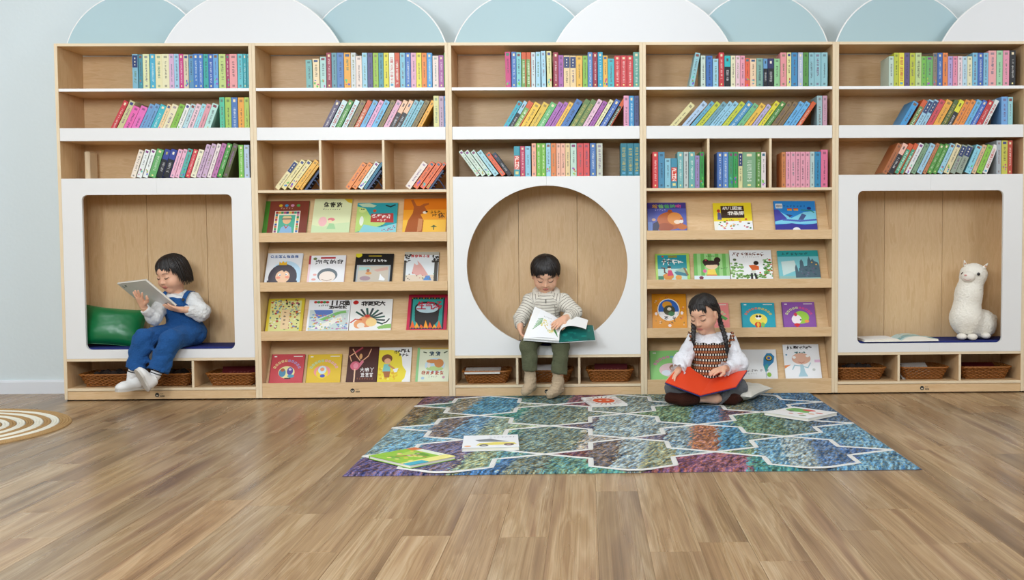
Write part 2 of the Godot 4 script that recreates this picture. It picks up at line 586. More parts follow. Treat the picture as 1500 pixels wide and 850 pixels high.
const BOOK_ROWS = [
	[1, 1, 1.7335, [
		[0.4186, 0.4494, 0.190, 0, "78b4c8", "n"], [0.4518, 0.4753, 0.188, 0, "3c8ca0", "p"], [0.4765, 0.5122, 0.190, 0, "e1e4aa", "t"], [0.5147, 0.5443, 0.190, 0, "3caacd", "w"],
		[0.5443, 0.5812, 0.190, 0, "e8e0aa", "t"], [0.5812, 0.6207, 0.190, 0, "e8e2b4", "t"], [0.6207, 0.6478, 0.190, 0, "d7aacd", "t"], [0.6478, 0.6750, 0.190, 0, "96c8e1", "t"],
		[0.6750, 0.6996, 0.190, 0, "c82878", "w"], [0.6996, 0.7268, 0.187, 0, "d8cba8", "p"], [0.7280, 0.7539, 0.187, 0, "5090b8", "p"], [0.7539, 0.7811, 0.190, 0, "2d6ebe", "w"],
		[0.7811, 0.8070, 0.190, 0, "3c73c3", "w"], [0.8083, 0.8354, 0.189, 0, "28aaa0", "t"], [0.8354, 0.8626, 0.189, 0, "2d5ab4", "w"], [0.8626, 0.8898, 0.189, 0, "5aa0d7", "p"],
		[0.8923, 0.9306, 0.189, 0, "bed778", "t"], [0.9318, 0.9516, 0.187, 0, "a51e5a", "p"], [0.9516, 0.9936, 0.189, 0, "eb9696", "t"], [0.9961, 1.0258, 0.189, 0, "50bec8", "t"],
		[1.0270, 1.0455, 0.189, 0, "1ea0aa", "w"], [1.0468, 1.0604, 0.189, 0, "3caab4", "t"],
	]],
	[1, 2, 1.4650, [
		[0.2632, 0.2940, 0.207, 27, "c82832", "w"], [0.2982, 0.3315, 0.207, 26.6, "cdc88c", "p"], [0.3344, 0.3763, 0.178, 26.2, "eb5aaa", "t"], [0.3780, 0.4199, 0.178, 25.8, "e664b4", "t"],
		[0.4216, 0.4524, 0.188, 25.4, "649bcd", "t"], [0.4541, 0.4837, 0.188, 25, "649bcd", "t"], [0.4854, 0.5237, 0.185, 24.6, "32b4c3", "w"], [0.5253, 0.5513, 0.185, 24.2, "f0cd96", "p"],
		[0.5529, 0.5925, 0.187, 23.8, "ebe1b4", "t"], [0.5941, 0.6275, 0.187, 23.4, "82be3c", "t"], [0.6316, 0.6588, 0.187, 23, "ebebe6", "p"], [0.6605, 0.6889, 0.187, 22.6, "b4d7dc", "p"],
		[0.6905, 0.7214, 0.187, 22.2, "ebc3cd", "t"], [0.7231, 0.7491, 0.187, 21.8, "96d7e1", "t"], [0.7507, 0.7804, 0.187, 21.4, "e196a0", "t"], [0.7820, 0.8192, 0.190, 21, "b4e1d7", "p"],
		[0.8920, 0.9192, 0.220, 0, "46be96", "t"], [0.9217, 0.9551, 0.220, 0, "a5c84b", "t"], [0.9563, 0.9910, 0.219, 0, "3c6eb4", "w"], [0.9935, 1.0269, 0.219, 0, "eb9b28", "t"],
		[1.0282, 1.0554, 0.219, 0, "aac84b", "t"],
	]],
	[1, 3, 1.2395, [
		[0.3888, 0.4172, 0.160, 19, "f0e1cd", "t"], [0.4234, 0.4519, 0.162, 19, "ebefeb", "p"], [0.4568, 0.4852, 0.163, 19, "ebf0eb", "p"], [0.4877, 0.5273, 0.166, 19, "5faf5f", "w"],
		[0.5310, 0.5644, 0.164, 19, "283c96", "k"], [0.5657, 0.6028, 0.164, 19, "283c96", "k"], [0.6053, 0.6313, 0.163, 19, "f0afc8", "t"], [0.6338, 0.6573, 0.163, 19, "f0afc8", "t"],
		[0.6585, 0.6870, 0.165, 19, "50b4aa", "p"], [0.6895, 0.7155, 0.162, 19, "d7323c", "w"], [0.7180, 0.7490, 0.162, 19, "f0ebc8", "t"], [0.7515, 0.7775, 0.189, 19, "cdaac8", "t"],
		[0.7800, 0.8073, 0.192, 19, "cdaac8", "t"], [0.8097, 0.8333, 0.192, 19, "ebdcd7", "t"], [0.8358, 0.8631, 0.194, 19, "be6eaa", "t"], [0.8655, 0.8941, 0.194, 19, "3c9632", "w"],
		[0.8978, 0.9276, 0.193, 19, "5a5f32", "t"], [0.9909, 1.0182, 0.182, 0, "6ebe3c", "w"], [1.0207, 1.0492, 0.182, 0, "b4c8e1", "t"],
	]],
	[2, 1, 1.7335, [
		[1.3731, 1.4081, 0.156, -1, "6eb4af", "t"], [1.4124, 1.4485, 0.161, -1, "f0d7a5", "p"], [1.4507, 1.4836, 0.172, 0, "aad7cd", "p"], [1.4858, 1.5134, 0.194, 0, "961932", "w"],
		[1.5145, 1.5432, 0.194, 0, "5a96a5", "t"], [1.5443, 1.5815, 0.194, 0, "4678b9", "t"], [1.5826, 1.6198, 0.194, 0, "eba028", "p"], [1.6209, 1.6475, 0.194, 0, "cdd7d7", "t"],
		[1.6486, 1.6816, 0.176, 0, "ebd7c8", "t"], [1.6827, 1.7114, 0.193, 0, "96cde1", "t"], [1.7135, 1.7412, 0.193, 0, "4b4b82", "t"], [1.7423, 1.7721, 0.193, 0, "96c328", "t"],
		[1.7732, 1.8009, 0.193, 0, "4696a5", "t"], [1.8020, 1.8297, 0.193, 0, "e1d71e", "t"], [1.8318, 1.8617, 0.193, 0, "e6ebe1", "r"], [1.8628, 1.8905, 0.193, 0, "c83c32", "g"],
		[1.8926, 1.9204, 0.193, 0, "78bed2", "t"], [1.9214, 1.9513, 0.193, 0, "376ebe", "w"], [1.9524, 1.9812, 0.193, 0, "e1a5be", "t"], [1.9822, 2.0111, 0.193, 0, "e6dc3c", "t"],
		[2.0121, 2.0399, 0.192, 0, "eb7d23", "t"], [2.0410, 2.0698, 0.192, 0, "3c96d7", "w"], [2.0719, 2.1050, 0.176, 0, "ebd7cd", "t"], [2.1061, 2.1339, 0.178, 0, "aa55a0", "w"],
		[2.1349, 2.1456, 0.192, 0, "5aaa3c", "t"],
	]],
	[2, 2, 1.4650, [
		[1.4311, 1.4641, 0.205, 27, "5a506e", "w"], [1.4683, 1.5002, 0.205, 27.1, "c8e1e1", "r"], [1.5033, 1.5321, 0.205, 27.2, "4b963c", "w"], [1.5373, 1.5660, 0.205, 27.4, "c8e6e6", "r"],
		[1.5691, 1.6011, 0.204, 27.5, "877341", "t"], [1.6042, 1.6340, 0.204, 27.6, "c85a32", "g"], [1.6360, 1.6670, 0.204, 27.8, "64aadc", "t"], [1.6700, 1.6988, 0.204, 27.9, "e1a0c8", "t"],
		[1.6997, 1.7318, 0.204, 28, "64b4e1", "t"], [1.7348, 1.7626, 0.204, 28.1, "87733c", "t"], [1.7656, 1.7977, 0.204, 28.2, "e1a5be", "t"], [1.8007, 1.8296, 0.204, 28.4, "f0be96", "k"],
		[1.8316, 1.8604, 0.204, 28.5, "f0be96", "k"], [1.8624, 1.8891, 0.203, 28.6, "7dbecd", "t"], [1.8911, 1.9178, 0.203, 28.8, "7dbecd", "t"], [1.9198, 1.9487, 0.203, 28.9, "87733c", "t"],
		[1.9528, 1.9785, 0.201, 29, "f0a51e", "t"], [2.0741, 2.1041, 0.224, 0, "dcd78c", "t"], [2.1052, 2.1309, 0.222, 0, "bea0b9", "t"], [2.1319, 2.1437, 0.222, 0, "5a9bd7", "t"],
	]],
	[2, 3, 1.1705, [
		[1.1761, 1.2081, 0.165, 37, "ebdca0", "n"], [1.2102, 1.2433, 0.171, 37, "ebdc96", "p"], [1.2454, 1.2806, 0.170, 37, "ebdc96", "p"], [1.2849, 1.3169, 0.170, 37, "f0af32", "t"],
		[1.3180, 1.3351, 0.157, 37, "f0af32", "t"], [1.5679, 1.6000, 0.154, 35, "f08737", "t"], [1.6032, 1.6353, 0.154, 35, "f08737", "t"], [1.6385, 1.6696, 0.158, 35, "e1ebe1", "p"],
		[1.6728, 1.6910, 0.154, 35, "2878a0", "t"], [1.8976, 1.9373, 0.157, 36, "f0e1d2", "t"], [1.9426, 1.9769, 0.157, 36, "eb642d", "p"], [1.9812, 2.0134, 0.156, 36, "eb642d", "p"],
		[2.0177, 2.0381, 0.152, 36, "eb642d", "p"],
	]],
	[3, 1, 1.7335, [
		[2.4776, 2.5075, 0.197, -1, "c82d6e", "p"], [2.5097, 2.5365, 0.197, 0, "3c6eb9", "w"], [2.5375, 2.5633, 0.194, 0, "78cdcd", "p"], [2.5654, 2.5911, 0.194, 0, "6ea046", "g"],
		[2.5933, 2.6179, 0.194, 0, "6ea046", "g"], [2.6201, 2.6426, 0.194, 0, "c8dcdc", "t"], [2.6447, 2.6715, 0.196, 0, "a0d2e6", "t"], [2.6769, 2.7026, 0.200, -0.8, "a0d2e6", "t"],
		[2.7080, 2.7348, 0.200, -0.8, "e1dc96", "p"], [2.7423, 2.7702, 0.193, 0, "9b1e37", "w"], [2.7713, 2.7992, 0.177, 0, "aa5aaa", "t"], [2.8003, 2.8346, 0.175, 0, "ebcd96", "n"],
		[2.8357, 2.8690, 0.174, 0, "ebcd96", "n"], [2.8700, 2.9044, 0.174, 0, "ebb43c", "t"], [2.9066, 2.9334, 0.174, 0, "82be3c", "t"], [2.9345, 2.9613, 0.194, 0, "4b7dbe", "w"],
		[2.9635, 2.9882, 0.192, 0, "9b1e37", "w"], [2.9904, 3.0183, 0.194, 0, "1ea0c3", "w"], [3.0194, 3.0452, 0.174, 0, "ebaf3c", "p"], [3.0463, 3.0817, 0.158, 0, "3cb9c3", "t"],
		[3.0828, 3.1162, 0.174, 0, "cd2d32", "w"], [3.1172, 3.1517, 0.174, 0, "cd2d32", "w"], [3.1527, 3.1872, 0.174, 0, "cd2d32", "w"], [3.1883, 3.2238, 0.194, 0, "5aa596", "w"],
	]],
	[3, 2, 1.4650, [
		[2.4295, 2.4585, 0.196, 31, "28aabe", "p"], [2.4607, 2.4853, 0.196, 31, "96c8dc", "k"], [2.4875, 2.5229, 0.196, 31, "6eaa46", "g"], [2.5250, 2.5691, 0.190, 31, "f0be28", "t"],
		[2.5734, 2.6142, 0.190, 31, "e1b932", "t"], [2.6163, 2.6571, 0.190, 31, "5ab464", "w"], [2.6593, 2.6894, 0.190, 31, "aa5fb4", "t"], [2.6915, 2.7173, 0.190, 31, "aa5fb4", "t"],
		[2.7184, 2.7474, 0.190, 31, "f0b93c", "t"], [2.7485, 2.7915, 0.206, 31, "3c73b9", "t"], [2.7990, 2.8334, 0.206, 31, "5f8241", "r"], [2.8345, 2.8679, 0.205, 31, "5f8241", "r"],
		[2.8700, 2.9012, 0.205, 31, "e6b9cd", "t"], [2.9045, 2.9335, 0.195, 31, "a555aa", "t"], [2.9367, 2.9626, 0.202, 31, "e6e1aa", "t"], [2.9669, 3.0013, 0.205, 31, "325fb4", "w"],
		[3.0067, 3.0315, 0.205, 31, "1e463c", "g"], [3.1333, 3.1624, 0.221, 0, "e196b4", "t"], [3.1634, 3.1915, 0.220, 0, "288cc8", "w"], [3.1925, 3.2184, 0.220, 0, "465082", "t"],
	]],
	[3, 3, 1.2395, [
		[2.3110, 2.3368, 0.150, -36, "cde1cd", "p"], [2.3400, 2.3712, 0.150, -36, "cde1cd", "p"], [2.3755, 2.4056, 0.150, -36, "c8e1d2", "p"], [2.4099, 2.4443, 0.150, -36, "a0d7e1", "t"],
		[2.4507, 2.4819, 0.137, -36, "e65528", "p"], [2.4862, 2.5141, 0.136, -36, "283c50", "k"], [2.5184, 2.5518, 0.168, 0, "1e96aa", "a"], [2.5539, 2.5798, 0.168, 0, "be2850", "w"],
		[2.5808, 2.6120, 0.168, 0, "82c3dc", "t"], [2.6174, 2.6422, 0.184, 0, "f0a582", "t"], [2.6443, 2.6691, 0.184, 0, "6eb92d", "w"], [2.6702, 2.6960, 0.184, 0, "6eb92d", "w"],
		[2.6982, 2.7240, 0.184, 0, "96cde1", "p"], [2.7251, 2.7531, 0.184, 0, "e17832", "t"], [2.7553, 2.7800, 0.183, 0, "f0af91", "t"], [2.7811, 2.8048, 0.183, 0, "f0af91", "t"],
		[2.8059, 2.8318, 0.183, 0, "e6c88c", "t"], [2.8339, 2.8684, 0.183, 0, "bedcc8", "p"], [2.8706, 2.9062, 0.183, 0, "d73c3c", "t"], [2.9072, 2.9407, 0.183, 0, "d73c3c", "t"],
		[2.9439, 2.9763, 0.183, 0, "3c6eb4", "w"], [2.9795, 3.0140, 0.182, 0, "c8cdb9", "t"], [3.1144, 3.1501, 0.182, 0, "19788c", "r"], [3.1512, 3.1879, 0.182, 0, "19788c", "r"],
		[3.1890, 3.2214, 0.182, 0, "19788c", "r"],
	]],
	[4, 1, 1.7335, [
		[3.4984, 3.5275, 0.191, 11, "8cc3cd", "p"], [3.5663, 3.5922, 0.173, 0, "c8dccd", "t"], [3.5955, 3.6311, 0.172, 0, "3269b9", "t"], [3.6333, 3.6646, 0.156, 0, "96cde1", "t"],
		[3.6667, 3.6959, 0.190, 0, "c82832", "w"], [3.6980, 3.7315, 0.172, 0, "1eb9be", "k"], [3.7337, 3.7596, 0.172, 0, "e6e1b9", "t"], [3.7607, 3.7855, 0.172, 0, "ebc3cd", "t"],
		[3.7866, 3.8126, 0.172, 0, "eb96aa", "t"], [3.8136, 3.8407, 0.158, 0, "e65532", "p"], [3.8418, 3.8764, 0.156, 0, "f0cda5", "p"], [3.8785, 3.9142, 0.158, 0, "7dafa0", "t"],
		[3.9164, 3.9402, 0.156, 0, "5a96c8", "k"], [3.9412, 3.9748, 0.156, 0, "282d64", "k"], [3.9770, 4.0094, 0.155, 0, "8ccd8c", "t"], [4.0116, 4.0462, 0.189, 0, "e68c91", "t"],
		[4.0484, 4.0722, 0.189, 0, "e6e196", "p"], [4.0733, 4.1090, 0.189, 0, "3287be", "t"], [4.1112, 4.1383, 0.189, 0, "b4c3dc", "w"], [4.1394, 4.1697, 0.189, 0, "50963c", "t"],
		[4.1719, 4.2011, 0.189, 0, "8cc3cd", "t"], [4.2022, 4.2401, 0.189, 0, "8cc3cd", "t"], [4.2412, 4.2770, 0.189, 0, "8cc3cd", "t"],
	]],
	[4, 2, 1.4650, [
		[3.3417, 3.3849, 0.185, 42, "e1d796", "t"], [3.4094, 3.4505, 0.192, 41.6, "aac8e6", "t"], [3.4587, 3.4879, 0.191, 41.1, "5aaac8", "t"], [3.4918, 3.5297, 0.189, 40.7, "c3cd32", "t"],
		[3.5325, 3.5660, 0.189, 40.2, "6ea5b4", "t"], [3.5689, 3.5991, 0.190, 39.8, "8cc8e1", "t"], [3.6020, 3.6366, 0.190, 39.3, "8cc8e1", "t"], [3.6405, 3.6762, 0.189, 38.9, "c3cd32", "t"],
		[3.6790, 3.7234, 0.193, 38.4, "3c8cbe", "w"], [3.7262, 3.7641, 0.180, 38, "6ebe82", "t"], [3.7669, 3.8069, 0.180, 37.6, "ebb93c", "t"], [3.8108, 3.8422, 0.173, 37.1, "b4aad7", "t"],
		[3.8461, 3.8786, 0.191, 36.7, "e1d728", "t"], [3.8825, 3.9171, 0.189, 36.2, "4b8c3c", "w"], [3.9210, 3.9546, 0.188, 35.8, "876e46", "t"], [3.9574, 3.9888, 0.188, 35.3, "876e46", "t"],
		[3.9926, 4.0263, 0.189, 34.9, "5aaae1", "t"], [4.0290, 4.0626, 0.188, 34.4, "5aaae1", "t"], [4.0676, 4.0958, 0.188, 34, "d25028", "g"], [4.2181, 4.2474, 0.217, 0, "96b9be", "t"],
		[4.2496, 4.2757, 0.217, 0, "c896aa", "t"],
	]],
	[4, 3, 1.1705, [
		[3.2934, 3.3248, 0.201, 0, "d22d32", "w"], [3.3259, 3.3616, 0.201, 0, "3c87af", "t"], [3.3627, 3.3962, 0.166, 0, "82c3d7", "t"], [3.3973, 3.4319, 0.166, 0, "328caa", "a"],
		[3.4341, 3.4666, 0.201, 0, "6eb4b4", "w"], [3.4688, 3.4948, 0.201, 0, "bec8c3", "t"], [3.4969, 3.5316, 0.201, 0, "64afaa", "w"], [3.5327, 3.5576, 0.181, 0, "9682be", "t"],
		[3.5587, 3.5836, 0.201, 0, "28963c", "p"], [3.6574, 3.6878, 0.199, 0, "3c69b4", "w"], [3.6888, 3.7203, 0.199, 0, "5082c8", "w"], [3.7214, 3.7464, 0.199, 0, "329664", "p"],
		[3.7474, 3.7735, 0.199, 0, "28a046", "p"], [3.7757, 3.7996, 0.199, 0, "dcd796", "n"], [3.8006, 3.8734, 0.198, 0, "78aa7d", "w"], [3.8756, 3.9038, 0.198, 0, "508c32", "w"],
		[3.9049, 3.9310, 0.198, 0, "e6dcd7", "p"], [4.0201, 4.0430, 0.197, 0, "cd783c", "t"], [4.0441, 4.0702, 0.199, 0, "e696aa", "t"], [4.0712, 4.0974, 0.199, 0, "e696aa", "t"],
		[4.0984, 4.1246, 0.199, 0, "e696aa", "t"], [4.1256, 4.1518, 0.199, 0, "e696aa", "t"], [4.1529, 4.1790, 0.199, 0, "e696aa", "t"], [4.1801, 4.2051, 0.199, 0, "b4cdc8", "t"],
		[4.2062, 4.2410, 0.199, 0, "1e82b4", "t"], [4.2421, 4.2803, 0.210, 0, "e1648c", "t"],
	]],
	[5, 1, 1.7335, [
		[4.6227, 4.6499, 0.167, 0, "bed7c8", "t"], [4.6510, 4.6782, 0.186, 0, "bec828", "t"], [4.6793, 4.7086, 0.186, 0, "ebdc32", "r"], [4.7097, 4.7402, 0.186, 0, "5a4b82", "t"],
		[4.7413, 4.7706, 0.185, 0, "bec828", "t"], [4.7717, 4.8055, 0.185, 0, "bed78c", "t"], [4.8065, 4.8327, 0.166, 0, "6ebe3c", "t"], [4.8338, 4.8708, 0.166, 0, "64b45a", "p"],
		[4.8719, 4.8947, 0.185, 0, "8c7d69", "p"], [4.8958, 4.9252, 0.185, 0, "285faf", "w"], [4.9263, 4.9546, 0.185, 0, "eb7828", "t"], [4.9557, 4.9830, 0.166, 0, "aa96d2", "t"],
		[4.9841, 5.0102, 0.166, 0, "e682a0", "t"], [5.0113, 5.0375, 0.166, 0, "ebd2d7", "t"], [5.0385, 5.0647, 0.165, 0, "b4d7e6", "t"], [5.0658, 5.0931, 0.165, 0, "e6e1b4", "t"],
		[5.0942, 5.1236, 0.185, 0, "6eb9dc", "t"], [5.1247, 5.1552, 0.184, 0, "2d5ab4", "w"], [5.1563, 5.1836, 0.184, 0, "78b9d7", "t"], [5.1847, 5.2294, 0.197, 0, "eba0a0", "t"],
		[5.2305, 5.2655, 0.197, 0, "96d2a0", "t"], [5.2666, 5.3026, 0.197, 0, "e68ca5", "t"], [5.3037, 5.3375, 0.197, 0, "141419", "w"],
	]],
	[5, 2, 1.4650, [
		[4.6557, 4.6927, 0.188, 30, "3296d7", "p"], [4.7072, 4.7388, 0.196, 29.8, "5a8c46", "g"], [4.7423, 4.7729, 0.196, 29.5, "96c8e1", "n"], [4.7753, 4.8026, 0.196, 29.3, "96c8e1", "n"],
		[4.8061, 4.8421, 0.198, 29.1, "d23c46", "t"], [4.8445, 4.8871, 0.197, 28.8, "eba028", "t"], [4.8906, 4.9179, 0.195, 28.6, "4b6432", "r"], [4.9214, 4.9542, 0.195, 28.4, "e1dc1e", "k"],
		[4.9566, 4.9883, 0.195, 28.2, "e68228", "t"], [4.9897, 5.0202, 0.195, 27.9, "e68228", "t"], [5.0227, 5.0565, 0.195, 27.7, "5aaae1", "t"], [5.0590, 5.0896, 0.192, 27.5, "325fbe", "w"],
		[5.0920, 5.1248, 0.192, 27.2, "c32328", "w"], [5.1283, 5.1546, 0.194, 27, "dce6e1", "r"], [5.2604, 5.2965, 0.208, 0, "64a0dc", "t"], [5.2987, 5.3260, 0.206, 0, "8ccdd2", "p"],
	]],
	[5, 3, 1.2395, [
		[4.5823, 4.6129, 0.178, 28, "af5f2d", "t"], [4.6151, 4.6467, 0.178, 27.6, "f0b9a0", "k"], [4.6511, 4.6805, 0.177, 27.3, "32a078", "g"], [4.6838, 4.7089, 0.177, 26.9, "32a078", "g"],
		[4.7111, 4.7417, 0.179, 26.6, "e1e6e1", "p"], [4.7461, 4.7734, 0.177, 26.2, "78a078", "t"], [4.7766, 4.8094, 0.177, 25.9, "96c8e1", "t"], [4.8127, 4.8346, 0.177, 25.5, "be6e3c", "t"],
		[4.8367, 4.8652, 0.174, 25.2, "4b9632", "w"], [4.8674, 4.8936, 0.174, 24.8, "4b9632", "w"], [4.8969, 4.9264, 0.176, 24.5, "96cde1", "p"], [4.9297, 4.9636, 0.176, 24.1, "e1d2a0", "p"],
		[4.9680, 4.9986, 0.168, 23.8, "96a591", "n"], [5.0008, 5.0391, 0.168, 23.4, "96a591", "n"], [5.0522, 5.0883, 0.168, 23.1, "82cde1", "p"], [5.0905, 5.1157, 0.168, 22.7, "dcaf82", "t"],
		[5.1179, 5.1508, 0.168, 22.4, "82c332", "t"], [5.1540, 5.1814, 0.168, 22, "e6e1dc", "r"], [5.2362, 5.2625, 0.189, 0, "aab4b9", "t"], [5.2647, 5.2987, 0.189, 0, "c8c33c", "p"],
		[5.2998, 5.3272, 0.189, 0, "be3c28", "w"],
	]],
]
const COVER_SPOTS = [
	[2, 1, 1.2188, 0.2542, 0.2534],
	[2, 1, 1.4768, 0.2152, 0.2652],
	[2, 1, 1.7323, 0.2316, 0.2379],
	[2, 1, 2.0053, 0.2454, 0.2641],
	[2, 2, 1.2037, 0.2007, 0.2271],
	[2, 2, 1.4469, 0.2091, 0.2117],
	[2, 2, 1.7109, 0.2167, 0.2220],
	[2, 2, 1.9796, 0.1978, 0.2310],
	[2, 3, 1.2069, 0.2069, 0.2460],
	[2, 3, 1.4508, 0.2383, 0.2345],
	[2, 3, 1.6922, 0.2383, 0.2377],
	[2, 3, 2.0092, 0.2272, 0.2645],
	[2, 4, 1.2108, 0.1917, 0.2182],
	[2, 4, 1.4213, 0.1969, 0.2162],
	[2, 4, 1.6372, 0.1745, 0.2611],
	[2, 4, 1.8213, 0.1885, 0.2548],
	[2, 4, 2.0369, 0.1895, 0.2512],
	[4, 1, 3.3797, 0.2232, 0.2292],
	[4, 1, 3.7573, 0.2210, 0.2254],
	[4, 1, 4.1134, 0.2410, 0.2349],
	[4, 2, 3.4117, 0.1969, 0.2095],
	[4, 2, 3.6334, 0.2058, 0.2079],
	[4, 2, 3.8602, 0.2422, 0.2283],
	[4, 2, 4.1353, 0.2376, 0.2241],
	[4, 3, 3.3911, 0.1992, 0.2576],
	[4, 3, 3.6339, 0.2007, 0.1972],
	[4, 3, 3.8992, 0.1940, 0.1971],
	[4, 3, 4.1339, 0.1912, 0.1995],
	[4, 4, 3.3959, 0.2352, 0.2219],
	[4, 4, 3.8843, 0.2499, 0.2234],
	[4, 4, 4.1573, 0.2093, 0.2533],
]


# ---------------------------------------------------------------- bookcases
func wbox(t, called, c: Vector3, s: Vector3, grain := 1, mat = null, bev := 0.0012):
	var b := Buf.new()
	b.off = Vector2(rng.randf() * 4.0, rng.randf() * 9.0)
	b.box(c, s, bev, grain)
	return obj(called, b, mat if mat else M.maple, t)


func logo(t, at: Vector3):
	# printed mark: a round badge with a pale muzzle, and two short lines of tiny characters
	var l := Node3D.new()
	l.name = "logo"
	t.add_child(l, true)
	l.position = at
	var disc := PackedVector2Array()
	for k in 24:
		disc.append(Vector2(cos(TAU * k / 24), sin(TAU * k / 24)) * 0.0118)
	var b := Buf.new()
	b.prism(disc, 0.0, 0.0004)
	for k in 3:
		b.box(Vector3(0.0195 + k * 0.0062, 0.0055, 0.0002), Vector3(0.0040, 0.0012, 0.0004), 0.0)
		b.box(Vector3(0.0195 + k * 0.0062, 0.0085, 0.0002), Vector3(0.0012, 0.0036, 0.0004), 0.0)
	for k in 3:
		var x := 0.0205 + k * 0.0082
		b.box(Vector3(x, -0.0030, 0.0002), Vector3(0.0066, 0.0014, 0.0004), 0.0)
		b.box(Vector3(x, -0.0062, 0.0002), Vector3(0.0066, 0.0014, 0.0004), 0.0)
		b.box(Vector3(x, -0.0094, 0.0002), Vector3(0.0066, 0.0014, 0.0004), 0.0)
		b.box(Vector3(x - 0.0018, -0.0062, 0.0002), Vector3(0.0014, 0.0082, 0.0004), 0.0)
		b.box(Vector3(x + 0.0020, -0.0062, 0.0002), Vector3(0.0014, 0.0082, 0.0004), 0.0)
	obj("badge", b, M.ink, l)
	var w := Buf.new()
	w.prism(PackedVector2Array([Vector2(-0.0066, 0.002), Vector2(-0.003, 0.0005), Vector2(0, -0.002), Vector2(0.003, 0.0005), Vector2(0.0066, 0.002), Vector2(0.006, -0.003), Vector2(0.003, -0.0062), Vector2(-0.003, -0.0062), Vector2(-0.006, -0.003)]), 0.0003, 0.0007)
	obj("muzzle", w, plain(Color("d8cdb4"), 0.6), l)


func half_panel(right: bool, shape: String) -> PackedVector2Array:
	# one half of the white nook front; x runs 0.02..1.06 across the unit, y 0.237..1.239
	var xl := 0.0185
	var xm := 0.5397
	var y0 := 0.2375
	var y1 := 1.239
	var inner := []   # opening edge, from bottom middle to top middle, on the low-x side
	if shape == "round":
		for k in 41:
			var a := -PI / 2 - PI * k / 40.0
			inner.append(Vector2(0.54 + 0.4505 * cos(a), 0.7375 + 0.4505 * sin(a)))
	else:
		var r := 0.03
		var a0 := Vector2(0.128, 0.2865)
		var a1 := Vector2(0.128, 1.1485)
		inner.append(Vector2(0.54, a0.y))
		for k in 9:
			var a := -PI / 2 - PI / 2 * k / 8.0
			inner.append(Vector2(a0.x + r + r * cos(a), a0.y + r + r * sin(a)))
		for k in 9:
			var a := PI - PI / 2 * k / 8.0
			inner.append(Vector2(a1.x + r + r * cos(a), a1.y - r + r * sin(a)))
		inner.append(Vector2(0.54, a1.y))
	var p := PackedVector2Array([Vector2(xm, y1), Vector2(xl, y1), Vector2(xl, y0), Vector2(xm, y0)])
	for q in inner:
		p.append(Vector2(minf(q.x, xm), q.y))
	if right:
		var m := PackedVector2Array()
		for q in p:
			m.append(Vector2(1.08 - q.x, q.y))
		return m
	return p


